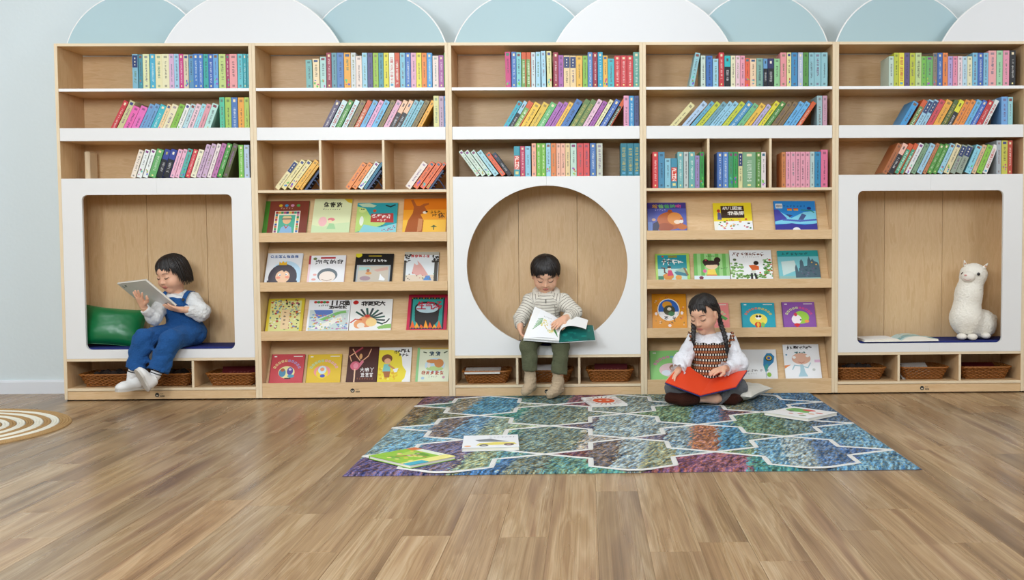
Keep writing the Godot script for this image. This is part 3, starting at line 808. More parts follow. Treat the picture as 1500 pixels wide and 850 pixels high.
func build_cases():
	var names := [
		["nook_bookcase", "maple bookcase with rounded square nook holding the green cushion"],
		["display_bookcase", "maple display bookcase with slanted shelves between the cushion nook and round nook"],
		["nook_bookcase", "maple bookcase with a white panel and circular reading nook"],
		["display_bookcase", "maple display bookcase with slanted shelves behind the girl on the rug"],
		["nook_bookcase", "maple bookcase with rounded square nook holding the plush alpaca"],
		["display_bookcase", "maple bookcase cut off at the frame edge beyond the alpaca nook"],
	]
	for u in 6:
		var t = thing(names[u][0], names[u][1], "bookcase", Vector3(u * CASE_W, 0, 0), 0, "row of maple bookcases")
		var nook := u % 2 == 0
		var D := CASE_D
		var zc := -D / 2
		var W := CASE_W
		# carcass
		for s in 2:
			var sp = wbox(t, "side_panel", Vector3(0.009 + s * (W - 0.018), CASE_H / 2 + 0.004, zc), Vector3(0.0174, CASE_H - 0.008, D), 1)
			var eb := Buf.new()
			eb.off = Vector2(rng.randf(), rng.randf())
			eb.box(Vector3(0.009 + s * (W - 0.018), CASE_H / 2 + 0.004, 0.0004), Vector3(0.0172, CASE_H - 0.010, 0.0008), 0.0003)
			obj("edge_band", eb, M.edge, sp)
			for z in [-0.03, -0.24]:
				var ft := Buf.new()
				ft.box(Vector3(0.009 + s * (W - 0.018) + (0.012 if s == 0 else -0.012), 0.004, z), Vector3(0.03, 0.008, 0.03), 0.001)
				obj("foot", ft, M.rubber, t)
		var top = wbox(t, "top_panel", Vector3(W / 2, CASE_H - 0.008, zc), Vector3(W - 0.036, 0.016, D), 0)
		var te := Buf.new()
		te.box(Vector3(W / 2, CASE_H - 0.008, 0.0004), Vector3(W - 0.037, 0.0156, 0.0008), 0.0003, 0)
		obj("edge_band", te, M.edge, top)
		# shelf with a white front edge
		var s1 = wbox(t, "shelf", Vector3(W / 2, 1.725, zc - 0.004), Vector3(W - 0.036, 0.016, D - 0.008), 0)
		var se := Buf.new()
		se.box(Vector3(W / 2, 1.725, -0.002), Vector3(W - 0.0365, 0.0165, 0.003), 0.0006, 0)
		obj("front_edge", se, M.white_edge, s1)
		# second shelf hides behind the white fascia
		wbox(t, "shelf", Vector3(W / 2, 1.457, zc - 0.006), Vector3(W - 0.036, 0.016, D - 0.012), 0)
		wbox(t, "fascia", Vector3(W / 2, 1.4805, -0.004), Vector3(W - 0.0375, 0.071, 0.011), 0, M.white)
		# back
		var backs := [[0.018, 0.361], [0.3625, 0.7055], [0.707, 1.062]]
		for k in 3:
			var a: float = backs[k][0]
			var e: float = backs[k][1]
			if nook:
				wbox(t, "back_panel", Vector3((a + e) / 2, 0.645, -D + 0.004), Vector3(e - a, 1.17, 0.008), 1, null, 0.0012)
		wbox(t, "back_panel", Vector3(W / 2, 1.595, -D + 0.004), Vector3(W - 0.036, 0.73, 0.008), 0)
		if nook:
			wbox(t, "shelf", Vector3(W / 2, 1.231, zc - 0.011), Vector3(W - 0.036, 0.016, D - 0.024), 0)
			var shape := "round" if u == 2 else "square"
			for s in 2:
				var pb := Buf.new()
				pb.prism(half_panel(s == 1, shape), -0.0165, 0.0012)
				obj("front_panel", pb, M.white, t)
			# seat, cubby floor, dividers, plinth
			var seat = wbox(t, "seat", Vector3(W / 2, 0.2295, zc), Vector3(W - 0.036, 0.015, D), 0)
			var sb := Buf.new()
			sb.box(Vector3(W / 2, 0.2295, 0.0004), Vector3(W - 0.037, 0.0146, 0.0008), 0.0003, 0)
			obj("edge_band", sb, M.edge, seat)
			wbox(t, "seat_board", Vector3(W / 2, 0.274, zc - 0.0095), Vector3(W - 0.036, 0.016, D - 0.02), 0)
			var cf = wbox(t, "cubby_floor", Vector3(W / 2, 0.0635, zc), Vector3(W - 0.036, 0.015, D), 0)
			var cb := Buf.new()
			cb.box(Vector3(W / 2, 0.0635, 0.0004), Vector3(W - 0.037, 0.0146, 0.0008), 0.0003, 0)
			obj("edge_band", cb, M.edge, cf)
			for x in [0.3655, 0.7145]:
				var dv = wbox(t, "divider", Vector3(x, 0.1465, zc - 0.001), Vector3(0.013, 0.150, D - 0.002), 1)
				var db := Buf.new()
				db.box(Vector3(x, 0.1465, -0.0005), Vector3(0.0128, 0.1495, 0.0008), 0.0003)
				obj("edge_band", db, M.edge, dv)
			wbox(t, "plinth", Vector3(W / 2, 0.0305, -0.008), Vector3(W - 0.037, 0.047, 0.012), 0)
			logo(t, Vector3(0.512 if u == 0 else (0.53 if u == 2 else 0.5), 0.030, -0.0019))
			if u == 0:
				var bl := Buf.new()   # loose wooden end board standing on the third shelf
				bl.box(Vector3(0.088, 1.322, -0.205), Vector3(0.03, 0.163, 0.10), 0.006)
				obj("end_board", bl, M.edge, t)
		else:
			var ms = wbox(t, "shelf", Vector3(W / 2, 1.1625, zc), Vector3(W - 0.036, 0.015, D), 0)
			var mb := Buf.new()
			mb.box(Vector3(W / 2, 1.1625, 0.0004), Vector3(W - 0.037, 0.0146, 0.0008), 0.0003, 0)
			obj("edge_band", mb, M.edge, ms)
			wbox(t, "back_panel", Vector3(W / 2, 1.195, -D + 0.004), Vector3(W - 0.036, 0.07, 0.008), 0)
			for x in [0.3655, 0.7145]:
				var dv = wbox(t, "divider", Vector3(x, 1.3095, zc - 0.001), Vector3(0.013, 0.278, D - 0.002), 1)
				var db := Buf.new()
				db.box(Vector3(x, 1.3095, -0.0005), Vector3(0.0128, 0.2775, 0.0008), 0.0003)
				obj("edge_band", db, M.edge, dv)
			# four slanted display tiers, each with a lip
			var tiers := [[0.89, 0.880, 0.933, 1.150], [0.615, 0.605, 0.657, 0.878], [0.340, 0.329, 0.383, 0.603], [0.045, 0.008, 0.091, 0.327]]
			for k in 4:
				var q: Array = tiers[k]
				var lip = wbox(t, "display_lip", Vector3(W / 2, (q[1] + q[2]) / 2, -0.003), Vector3(W - 0.0375, q[2] - q[1], 0.014), 0)
				if k < 3:
					wbox(t, "display_ledge", Vector3(W / 2, q[0] - 0.005, -0.036), Vector3(W - 0.037, 0.010, 0.050), 0)
				else:
					wbox(t, "display_ledge", Vector3(W / 2, q[0] - 0.005, -0.036), Vector3(W - 0.037, 0.010, 0.050), 0)
				var dz := 0.016
				var hh: float = (q[3] - q[0]) / cos(deg_to_rad(SLANT))
				var pb := Buf.new()
				pb.off = Vector2(rng.randf() * 4, rng.randf() * 9)
				pb.box(Vector3(0, hh / 2, -0.005), Vector3(W - 0.037, hh, 0.010), 0.001, 0)
				var po = obj("slanted_panel", pb, M.maple, t)
				po.position = Vector3(W / 2, q[0] + 0.001, -0.030 - dz)
				po.rotation.x = -deg_to_rad(SLANT)
			logo(t, Vector3(0.522, 0.046, 0.0043))


func build_arches():
	# flat arched boards standing on the bookcases
	var spots := []
	for k in 3:
		var c := 1.08 + 2.16 * k
		spots.append([c - 0.675, "blue", "pale blue arched board " + ["above the cushion nook", "standing above the round nook", "above the alpaca nook"][k]])
		spots.append([c, "white", "white arched board " + ["over the cushion nook and first display bookcase", "in the middle of the arched row", "cut off by the frame at the alpaca end"][k]])
		if k < 2:
			spots.append([c + 0.675, "blue", "pale blue arched board " + ["above the first display bookcase", "above the girl's display bookcase"][k]])
	for s in spots:
		var white: bool = s[1] == "white"
		var r := 0.538 if white else 0.396
		var cy := (1.73 if white else 1.877) - CASE_H
		var p := PackedVector2Array()
		var a0 := asin(-cy / r)
		for k in 49:
			var a := a0 + (PI - 2 * a0) * k / 48.0
			p.append(Vector2(r * cos(a), cy + r * sin(a)))
		var z := -0.010 if white else -0.10
		var t = thing("arched_board", s[2], "board", Vector3(s[0], CASE_H, z), 0, "arched boards along the top")
		var b := Buf.new()
		b.prism(p, -0.006, 0.005)
		obj("board", b, M.arch_white if white else M.arch_blue, t)
		# pale edge strip round the curve
		var e := Buf.new()
		var pts := []
		for q in p:
			pts.append(Vector3(q.x, q.y, -0.0005))
		e.tube(pts, [0.0062], 8)
		obj("edge_strip", e, M.white_edge, t)


# ---------------------------------------------------------------- books with their backs out
func hue_name(c: Color) -> String:
	var h := c.h * 360.0
	if c.v < 0.2: return "black"
	if c.s < 0.10: return "white" if c.v > 0.85 else "grey"
	if c.s < 0.26 and c.v > 0.72:
		if h < 20 or h > 330: return "pale pink"
		if h < 75: return "cream"
		if h < 170: return "pale mint"
		if h < 260: return "pale blue"
		return "lilac"
	var dark := "dark " if c.v < 0.5 else ""
	if h < 12 or h > 348: return ("pink" if c.s < 0.5 and c.v > 0.8 else (dark + "red"))
	if h < 28: return "peach" if c.s < 0.5 and c.v > 0.8 else ("brown" if c.v < 0.75 else "orange")
	if h < 42: return "tan" if c.s < 0.55 else ("olive brown" if c.v < 0.7 else "amber")
	if h < 64: return "olive" if c.v < 0.65 else ("pale yellow" if c.s < 0.5 else "yellow")
	if h < 85: return "lime"
	if h < 150: return dark + ("sage" if c.s < 0.35 else "green")
	if h < 180: return dark + "teal"
	if h < 196: return dark + ("aqua" if c.s < 0.5 else "cyan")
	if h < 215: return dark + ("light blue" if c.s < 0.5 else "blue")
	if h < 255: return "navy" if c.v < 0.5 else ("lavender" if c.s < 0.35 else "royal blue")
	if h < 290: return dark + "violet"
	if h < 325: return "mauve" if c.s < 0.35 else "purple"
	return "pink" if c.s < 0.6 else "magenta"


func ordinal(k: int) -> String:
	return ["first", "second", "third", "fourth", "fifth", "sixth", "seventh", "eighth", "ninth", "tenth"][k]


func marks(im: Image, x: int, y0: int, y1: int, w: int, c: Color, r: RandomNumberGenerator):
	# a run of small printed characters down the back, too small to read
	var y := y0
	while y < y1:
		var k := r.randi_range(2, 4)
		if r.randf() < 0.16:
			y += 3
			continue
		im.fill_rect(Rect2i(x - w / 2 + r.randi_range(0, 1), y, w, 1 + r.randi() % 2), c)
		if r.randf() < 0.7:
			im.fill_rect(Rect2i(x - w / 2 + r.randi_range(0, maxi(1, w - 3)), y, 2, k), c)
		if r.randf() < 0.4:
			im.fill_rect(Rect2i(x + w / 2 - 2, y, 2, k), c)
		y += k + 1


func paint_spine(k: int, col: Color, style: String, r: RandomNumberGenerator):
	col = Color.from_hsv(col.h, col.s * 0.88, col.v * 0.98)
	var ox := (k % 64) * 32
	var oy := (k / 64) * 128
	spine_img.fill_rect(Rect2i(ox, oy, 32, 128), col)
	var ink := col.lerp(Color(0.1, 0.1, 0.12), 0.62) if col.get_luminance() > 0.32 else Color(0.93, 0.9, 0.82)
	if r.randf() < 0.35:
		ink = col.lerp(Color.from_hsv(fmod(col.h + r.randf_range(0.3, 0.7), 1.0), 0.6, 0.4 if col.get_luminance() > 0.4 else 0.85), 0.75)
	var w := r.randi_range(6, 10)
	# board edges read as a slightly different print border
	if style == "t":
		spine_img.fill_rect(Rect2i(ox + 9, oy + 8, 14, 8), col.lerp(ink, 0.55))
		marks(spine_img, ox + 16, oy + r.randi_range(24, 40), oy + r.randi_range(84, 104), w, ink, r)
		spine_img.fill_rect(Rect2i(ox + 11, oy + 114, 10, 7), col.lerp(ink, 0.6))
	elif style == "w":
		spine_img.fill_rect(Rect2i(ox + 10, oy + 7, 12, 9), Color(0.92, 0.85, 0.7))
		marks(spine_img, ox + 16, oy + r.randi_range(22, 36), oy + r.randi_range(96, 110), 10, col.lerp(Color(0.95, 0.94, 0.9), 0.8), r)
		spine_img.fill_rect(Rect2i(ox + 12, oy + 115, 8, 6), Color(0.95, 0.9, 0.6))
	elif style == "p":   # with a little picture at the foot and head
		marks(spine_img, ox + 16, oy + 26, oy + 78, w, ink, r)
		for q in 5:
			var c2 := Color.from_hsv(r.randf(), 0.6, 0.75)
			spine_img.fill_rect(Rect2i(ox + 4 + r.randi_range(0, 16), oy + 88 + r.randi_range(0, 28), r.randi_range(5, 10), r.randi_range(4, 9)), c2)
		spine_img.fill_rect(Rect2i(ox + 7, oy + 6, 18, 9), Color.from_hsv(fmod(col.h + 0.5, 1.0), 0.5, 0.5))
	elif style == "n":   # navy block at the head
		spine_img.fill_rect(Rect2i(ox + 2, oy + 6, 28, 44), Color("24386a"))
		spine_img.fill_rect(Rect2i(ox + 13, oy + 14, 6, 6), Color("e8e0c8"))
		spine_img.fill_rect(Rect2i(ox + 13, oy + 26, 6, 6), Color("e8e0c8"))
		spine_img.fill_rect(Rect2i(ox + 13, oy + 38, 5, 5), Color("e8e0c8"))
		marks(spine_img, ox + 16, oy + 60, oy + 108, 10, ink, r)
	elif style == "k":   # dark lower half
		spine_img.fill_rect(Rect2i(ox, oy + 46, 32, 82), Color("1b1c22"))
		marks(spine_img, ox + 16, oy + 60, oy + 104, 12, Color(0.85, 0.85, 0.85), r)
		spine_img.fill_rect(Rect2i(ox + 11, oy + 12, 10, 12), ink)
	elif style == "r":   # heavy red lettering
		marks(spine_img, ox + 16, oy + 18, oy + 108, 16, Color("b52a2c") if col.get_luminance() > 0.5 else Color("c9b05a"), r)
		spine_img.fill_rect(Rect2i(ox + 8, oy + 112, 16, 8), Color("5aa0c0"))
	elif style == "g":   # orange head over green
		spine_img.fill_rect(Rect2i(ox, oy, 32, 26), Color("cf5a2c"))
		spine_img.fill_rect(Rect2i(ox + 26, oy, 6, 128), Color("cf5a2c"))
		marks(spine_img, ox + 14, oy + 34, oy + 112, 13, Color("e9f0dd"), r)
	elif style == "a":   # red label reading A.L.I.E.N down the back
		spine_img.fill_rect(Rect2i(ox + 2, oy + 40, 28, 58), Color("d6452f"))
		var letters := ["A", "L", "I", "E", "N"]
		for q in 5:
			stamp(spine_img, letters[q], ox + 6, oy + 43 + q * 11, Color("f3efe6"))
		spine_img.fill_rect(Rect2i(ox + 8, oy + 106, 16, 12), Color("d9d38a"))


func stamp(im: Image, ch: String, x: int, y: int, c: Color):
	# capital letters turned a quarter, as they run down a book's back: rows of 5 dots
	var f: Dictionary = {"A": [14, 17, 31, 17, 17], "L": [16, 16, 16, 16, 31], "I": [31, 4, 4, 4, 31], "E": [31, 16, 30, 16, 31], "N": [17, 25, 21, 19, 17]}
	for row in 5:
		for bit in 5:
			if f[ch][row] & (16 >> bit):
				im.fill_rect(Rect2i(x + 16 - row * 4, y + bit * 2, 4, 2), c)


func book_mesh(t: float, h: float, d: float, x_off: float, k: int) -> Array:
	# cover boards and back as one part, the page block as another; the back of the book faces +z
	var cell := Vector2((k % 64) * 32.0 / 2048.0, (k / 64) * 128.0 / 1024.0)
	var cs := Vector2(32.0 / 2048.0, 128.0 / 1024.0)
	var plainuv := cell + cs * Vector2(0.05, 0.02)
	var b := Buf.new()
	var bt := minf(0.0018, t * 0.18)
	for part in [[Vector3(x_off, h / 2, -bt / 2), Vector3(t, h, bt)], [Vector3(x_off - t / 2 + bt / 2, h / 2, -d / 2 - bt / 2), Vector3(bt, h, d - bt)], [Vector3(x_off + t / 2 - bt / 2, h / 2, -d / 2 - bt / 2), Vector3(bt, h, d - bt)]]:
		var at := b.v.size()
		b.box(part[0], part[1], 0.0006)
		for j in range(at, b.v.size()):
			if b.n[j].z > 0.9 and part[1].x > bt * 1.5:
				var p := b.v[j]
				b.u[j] = cell + cs * Vector2(clampf((p.x - x_off) / t + 0.5, 0.03, 0.97), clampf(1.0 - p.y / h, 0.01, 0.99))
			else:
				b.u[j] = plainuv
	var g := Buf.new()
	g.box(Vector3(x_off, h / 2, -d / 2 - bt / 2 + 0.001), Vector3(t - 2 * bt - 0.0004, h - 0.006, d - bt - 0.003), 0.0004)
	return [b.mesh(), g.mesh()]


func build_books():
	spine_img = Image.create(2048, 1024, false, Image.FORMAT_RGB8)
	var r := RandomNumberGenerator.new()
	r.seed = 31
	M.spines = plain(Color.WHITE, 0.42, 0.5)
	var where := {1: "above the cushion nook", 2: "beside the cushion nook", 3: "above the round nook", 4: "behind the girl", 5: "above the alpaca nook"}
	var shelf := {1: "top shelf", 2: "second shelf", 3: "third shelf"}
	var k := 0
	var all := []
	for row in BOOK_ROWS:
		var u: int = row[0]
		var rr: int = row[1]
		var cols := {}
		for e in row[3]:
			var nm := hue_name(Color(e[4]))
			cols[nm] = cols.get(nm, 0) + 1
		var met := {}
		for e in row[3]:
			var x0: float = e[0]
			var x1: float = e[1]
			var a := deg_to_rad(e[3])
			var t: float = (x1 - x0) * cos(a) - 0.0007
			var h: float = (e[2] - t * sin(absf(a))) / cos(a)
			var col := Color(e[4])
			var lean := "upright" if absf(a) < 0.05 else "leaning"
			var nm := hue_name(col)
			var n: int = met.get(nm, 0)
			met[nm] = n + 1
			var label := ""
			if cols[nm] == 1:
				label = "%s %s book, only one so coloured on the %s %s" % [nm, lean, shelf[rr], where[u]]
			else:
				label = "%s of %d %s books from the left, %s, %s %s" % [ordinal(n), cols[nm], nm, lean, shelf[rr], where[u]]
			paint_spine(k, col, e[5], r)
			var pivot := x1
			var xo := -t / 2
			if a < -0.001:
				pivot = x0
				xo = t / 2
			elif absf(a) < 0.05:
				pivot = (x0 + x1) / 2
				xo = 0.0
			var d := r.randf_range(0.15, 0.19)
			var o = thing("storybook", label, "book", Vector3(pivot, row[2] + 0.0004, -0.012 - r.randf() * 0.004), 0, "books on the %s %s" % [shelf[rr], where[u]])
			o.rotation.z = -a
			var ms := book_mesh(t, h, d, xo, k)
			obj("cover", ms[0], M.spines, o)
			obj("pages", ms[1], M.pages, o)
			k += 1
	M.spines.albedo_texture = ImageTexture.create_from_image(spine_img)
	# three navy bookends hold the short leaning sets
	var ends := [[1.349, "navy plastic bookend behind the yellow books"], [1.694, "navy plastic bookend behind the orange and blue books"], [2.038, "navy plastic bookend behind the red-orange books"]]
	for e in ends:
		var t = thing("bookend", e[1], "bookend", Vector3(e[0] + 0.088, 1.1705, -0.02), 0, "navy bookends")
		var ang := deg_to_rad(36)
		var pl := Buf.new()
		pl.xf = Transform3D(Basis(Vector3(0, 0, 1), -ang), Vector3(-0.088, 0.002, 0))
		pl.box(Vector3(0, 0.068, -0.06), Vector3(0.004, 0.136, 0.11), 0.001)
		pl.box(Vector3(0.006, 0.068, -0.003), Vector3(0.012, 0.134, 0.005), 0.001)
		obj("sloping_plate", pl, M.bookend, t)
		for q in 5:
			var th := Buf.new()
			th.xf = Transform3D(Basis(Vector3(0, 0, 1), -ang), Vector3(-0.088, 0.002, 0))
			th.box(Vector3(0.013, 0.03 + q * 0.022, -0.02), Vector3(0.018, 0.005, 0.03), 0.001)
			obj("tooth", th, M.bookend, t)
		var ba := Buf.new()
		ba.box(Vector3(-0.042, 0.002, -0.06), Vector3(0.096, 0.004, 0.11), 0.001)
		obj("base_plate", ba, M.bookend, t)
		var st := Buf.new()
		st.tube([Vector3(0.004, 0.006, -0.015), Vector3(-0.035, 0.064, -0.015)], [0.003, 0.003], 8)
		obj("strut", st, M.bookend, t)


# ---------------------------------------------------------------- printed covers
const CELL := 200
const GLYPHS = {
	"不": "0191 5107 4249 6396", "你": "3014 2329 5042 4292 6369 5548 7598", "喜": "1191 5003 3373 2484 1595 2767 2729 2979 6769", "欢": "0151 5119 1249 6053 6393 7348 7399",
	"公": "3005 6095 4528 2888 6899", "主": "4151 1292 2575 0999 5259", "怎": "2003 1191 4146 4373 4575 1719 275979 6768 8798",
	"么": "4016 6328 2888 6799", "挖": "0232 2028 0533 4192 5346 7397 5588 4898", "鼻": "3020 2171 2124 7174 2474 0595 3539 6569 0797",
	"屎": "1181 1119 8113 1383 3494 6469 3658 7698", "淘": "0112 0414 0927 4023 3191 9198 4484 6468 4848", "气": "3013 2191 3363 1575 7579 7999",
	"的": "2012 1242 1218 1848 4248 1545 7053 6393 9398 6576", "我": "4012 0393 3139 0747 6079 8192 9368", "神": "1021 0232 3207 1529 4282 4247 8287 4585 4787 6069",
	"奇": "0292 5014 5194 0595 2757 2729 5759 2959 7578", "小": "5059 5938 2416 7496", "店": "4151 1292 1208 5356 5575 3787 3739 8789 3989",
	"只": "2171 2125 7175 2575 3719 6799", "猫": "3002 1147 4709 4292 5053 7073 4494 4449 9499 4999 6469 4797", "跑": "0141 0114 4144 1444 2528 0949 6052 5292 9297 5474 5459 5999",
	"马": "2181 8175 2125 2595 9588 0777", "拉": "0232 2028 0533 6062 4292 5356 8376 4999", "松": "0242 2029 2305 2345 6053 7093 6648 4888 7899",
	"要": "0191 2282 2224 8284 2484 4144 6164 0696 4729 2799", "变": "5051 0191 3134 6164 1223 8293 2575 7519 2699", "大": "0393 5053 5319 5399",
	"生": "2014 1282 5059 2575 0999", "汤": "0112 0414 0927 4080 8035 3595 9588 5547 7569", "脚": "0131 0108 3139 0333 0535 4272 6066 4474 5448 8191 9197 8189",
	"丫": "1054 9054 5459", "跳": "0141 0114 4144 1444 2528 0949 5059 7079 7999 4344 9384", "芭": "0191 3032 6062 2383 2386 8386 2686 5356 2329 2999",
	"蕾": "0191 3002 7072 1373 4346 2676 2629 7679 2979 4649 2878", "猜": "3002 1147 4709 4191 6064 5282 4393 5459 8489 5484 5686", "有": "0292 5008 3474 3439 7479 3676",
	"多": "5013 3181 8115 5436 4585 8509", "爱": "8010 2123 4143 7163 1393 1314 9394 2575 4518 7529 3899", "给": "2003 0343 4307 0747 7042 7092 5474 5686 5659 8689 5989",
	"爸": "3003 6093 7114 2196 2585 2528 8588 2788 2999", "吻": "0232 0206 3236 0636 5032 4292 9289 6346 7348", "幼": "3014 1434 3407 0747 5292 9288 7049",
	"儿": "3009 6068 6899", "园": "0090 0009 9099 0999 3262 2474 4427 5457 5777", "里": "1181 1115 8185 1585 1383 5159 2777 0999",
	"最": "2070 2074 7074 2272 2474 0595 1519 4549 1747 5686 8659 6699", "棒": "0242 2029 2305 2345 4191 5393 6048 4282 5686 4797 6569",
}


func fillpoly(cell: int, pts: Array, c: Color):
	# scan-line fill of a polygon given in 0..100 cell units
	var ox := (cell % 10) * CELL
	var oy := (cell / 10) * CELL
	var s := CELL / 100.0
	var y0 := 1e9
	var y1 := -1e9
	for p in pts:
		y0 = minf(y0, p.y)
		y1 = maxf(y1, p.y)
	for y in range(clampi(int(y0 * s), 0, CELL - 1), clampi(int(ceil(y1 * s)), 0, CELL - 1) + 1):
		var yy := (y + 0.5) / s
		var xs := []
		for k in pts.size():
			var a: Vector2 = pts[k]
			var b: Vector2 = pts[(k + 1) % pts.size()]
			if (a.y <= yy) != (b.y <= yy):
				xs.append(a.x + (yy - a.y) / (b.y - a.y) * (b.x - a.x))
		xs.sort()
		for k in range(0, xs.size() - 1, 2):
			var xa := clampi(int(round(xs[k] * s)), 0, CELL)
			var xb := clampi(int(round(xs[k + 1] * s)), 0, CELL)
			if xb > xa:
				cover_img.fill_rect(Rect2i(ox + xa, oy + y, xb - xa, 1), c)


func disc(cell: int, x: float, y: float, rx: float, ry: float, c: Color):
	var p := []
	for k in 24:
		p.append(Vector2(x + rx * cos(TAU * k / 24), y + ry * sin(TAU * k / 24)))
	fillpoly(cell, p, c)


func line(cell: int, pts: Array, w: float, c: Color):
	for k in pts.size() - 1:
		var a: Vector2 = pts[k]
		var b: Vector2 = pts[k + 1]
		var d := (b - a).normalized() * w / 2
		var o := Vector2(-d.y, d.x)
		fillpoly(cell, [a - d + o, b + d + o, b + d - o, a - d - o], c)


func title(cell: int, text: String, x: float, y: float, size: float, c: Color, w := 0.0, dx := 0.0, arch := 0.0):
	# each character from its strokes; an unreadable one ("#") is a knot of short strokes
	var r := RandomNumberGenerator.new()
	r.seed = hash(text) + cell
	var step := dx if dx > 0 else size * 1.12
	var lw := w if w > 0 else size * 0.13
	var n := text.length()
	for k in n:
		var ch := text[k]
		var o := Vector2(x + k * step, y + arch * pow((k - (n - 1) / 2.0) / maxf(1.0, (n - 1) / 2.0), 2))
		if ch == "1":
			line(cell, [o + Vector2(size * 0.45, 0), o + Vector2(size * 0.45, size)], lw * 1.3, c)
		elif GLYPHS.has(ch):
			for st in GLYPHS[ch].split(" "):
				var pts := []
				for q in range(0, st.length() - 1, 2):
					pts.append(o + Vector2(float(st[q]), float(st[q + 1])) * size / 9.0)
				line(cell, pts, lw, c)
		elif ch != " ":
			for q in 6:
				var a := Vector2(r.randi_range(0, 4), r.randi_range(0, 8))
				var b := a + (Vector2(r.randi_range(3, 5), 0) if q % 2 == 0 else Vector2(r.randi_range(-1, 1), r.randi_range(3, 5)))
				line(cell, [o + a * size / 9.0, o + b * size / 9.0], lw, c)


func speckle(cell: int, n: int, box: Rect2, cols: Array, size := 3.0, seed_ := 1):
	var r := RandomNumberGenerator.new()
	r.seed = seed_ * 97 + cell
	for k in n:
		var p := Vector2(r.randf_range(box.position.x, box.end.x), r.randf_range(box.position.y, box.end.y))
		disc(cell, p.x, p.y, size * r.randf_range(0.5, 1.3), size * r.randf_range(0.4, 1.1), Color(cols[r.randi() % cols.size()]))


func rect(cell, x, y, w, h, c):
	fillpoly(cell, [Vector2(x, y), Vector2(x + w, y), Vector2(x + w, y + h), Vector2(x, y + h)], Color(c))


func V(a: Array) -> Array:
	var p := []
	for k in range(0, a.size(), 2):
		p.append(Vector2(a[k], a[k + 1]))
	return p


func series_cover(k, base, c1, c2):
	rect(k, 0, 0, 100, 100, base)
	rect(k, 0, 0, 3, 100, Color(base).darkened(0.25))
	rect(k, 9, 7, 8, 4, "f0eee4")
	rect(k, 66, 7, 27, 3, "e9e6da")
	var r := RandomNumberGenerator.new()
	r.seed = k
	for q in 10:   # title on an arc
		var a := PI + PI * (0.14 + 0.72 * q / 9.0)
		var ctr := Vector2(50 + 40 * cos(a), 66 + 42 * sin(a))
		var tn := Vector2(-sin(a), cos(a))
		var nr := Vector2(cos(a), sin(a))
		fillpoly(k, [ctr - tn * 3.6 - nr * 4, ctr + tn * 3.6 - nr * 4, ctr + tn * 3.6 + nr * 4, ctr - tn * 3.6 + nr * 4], Color(c1 if q < 5 else c2))
		line(k, [ctr - tn * 2, ctr + tn * 2], 1.2, Color(base))
		line(k, [ctr - nr * 2.4, ctr + nr * 2.4], 1.0, Color(base))


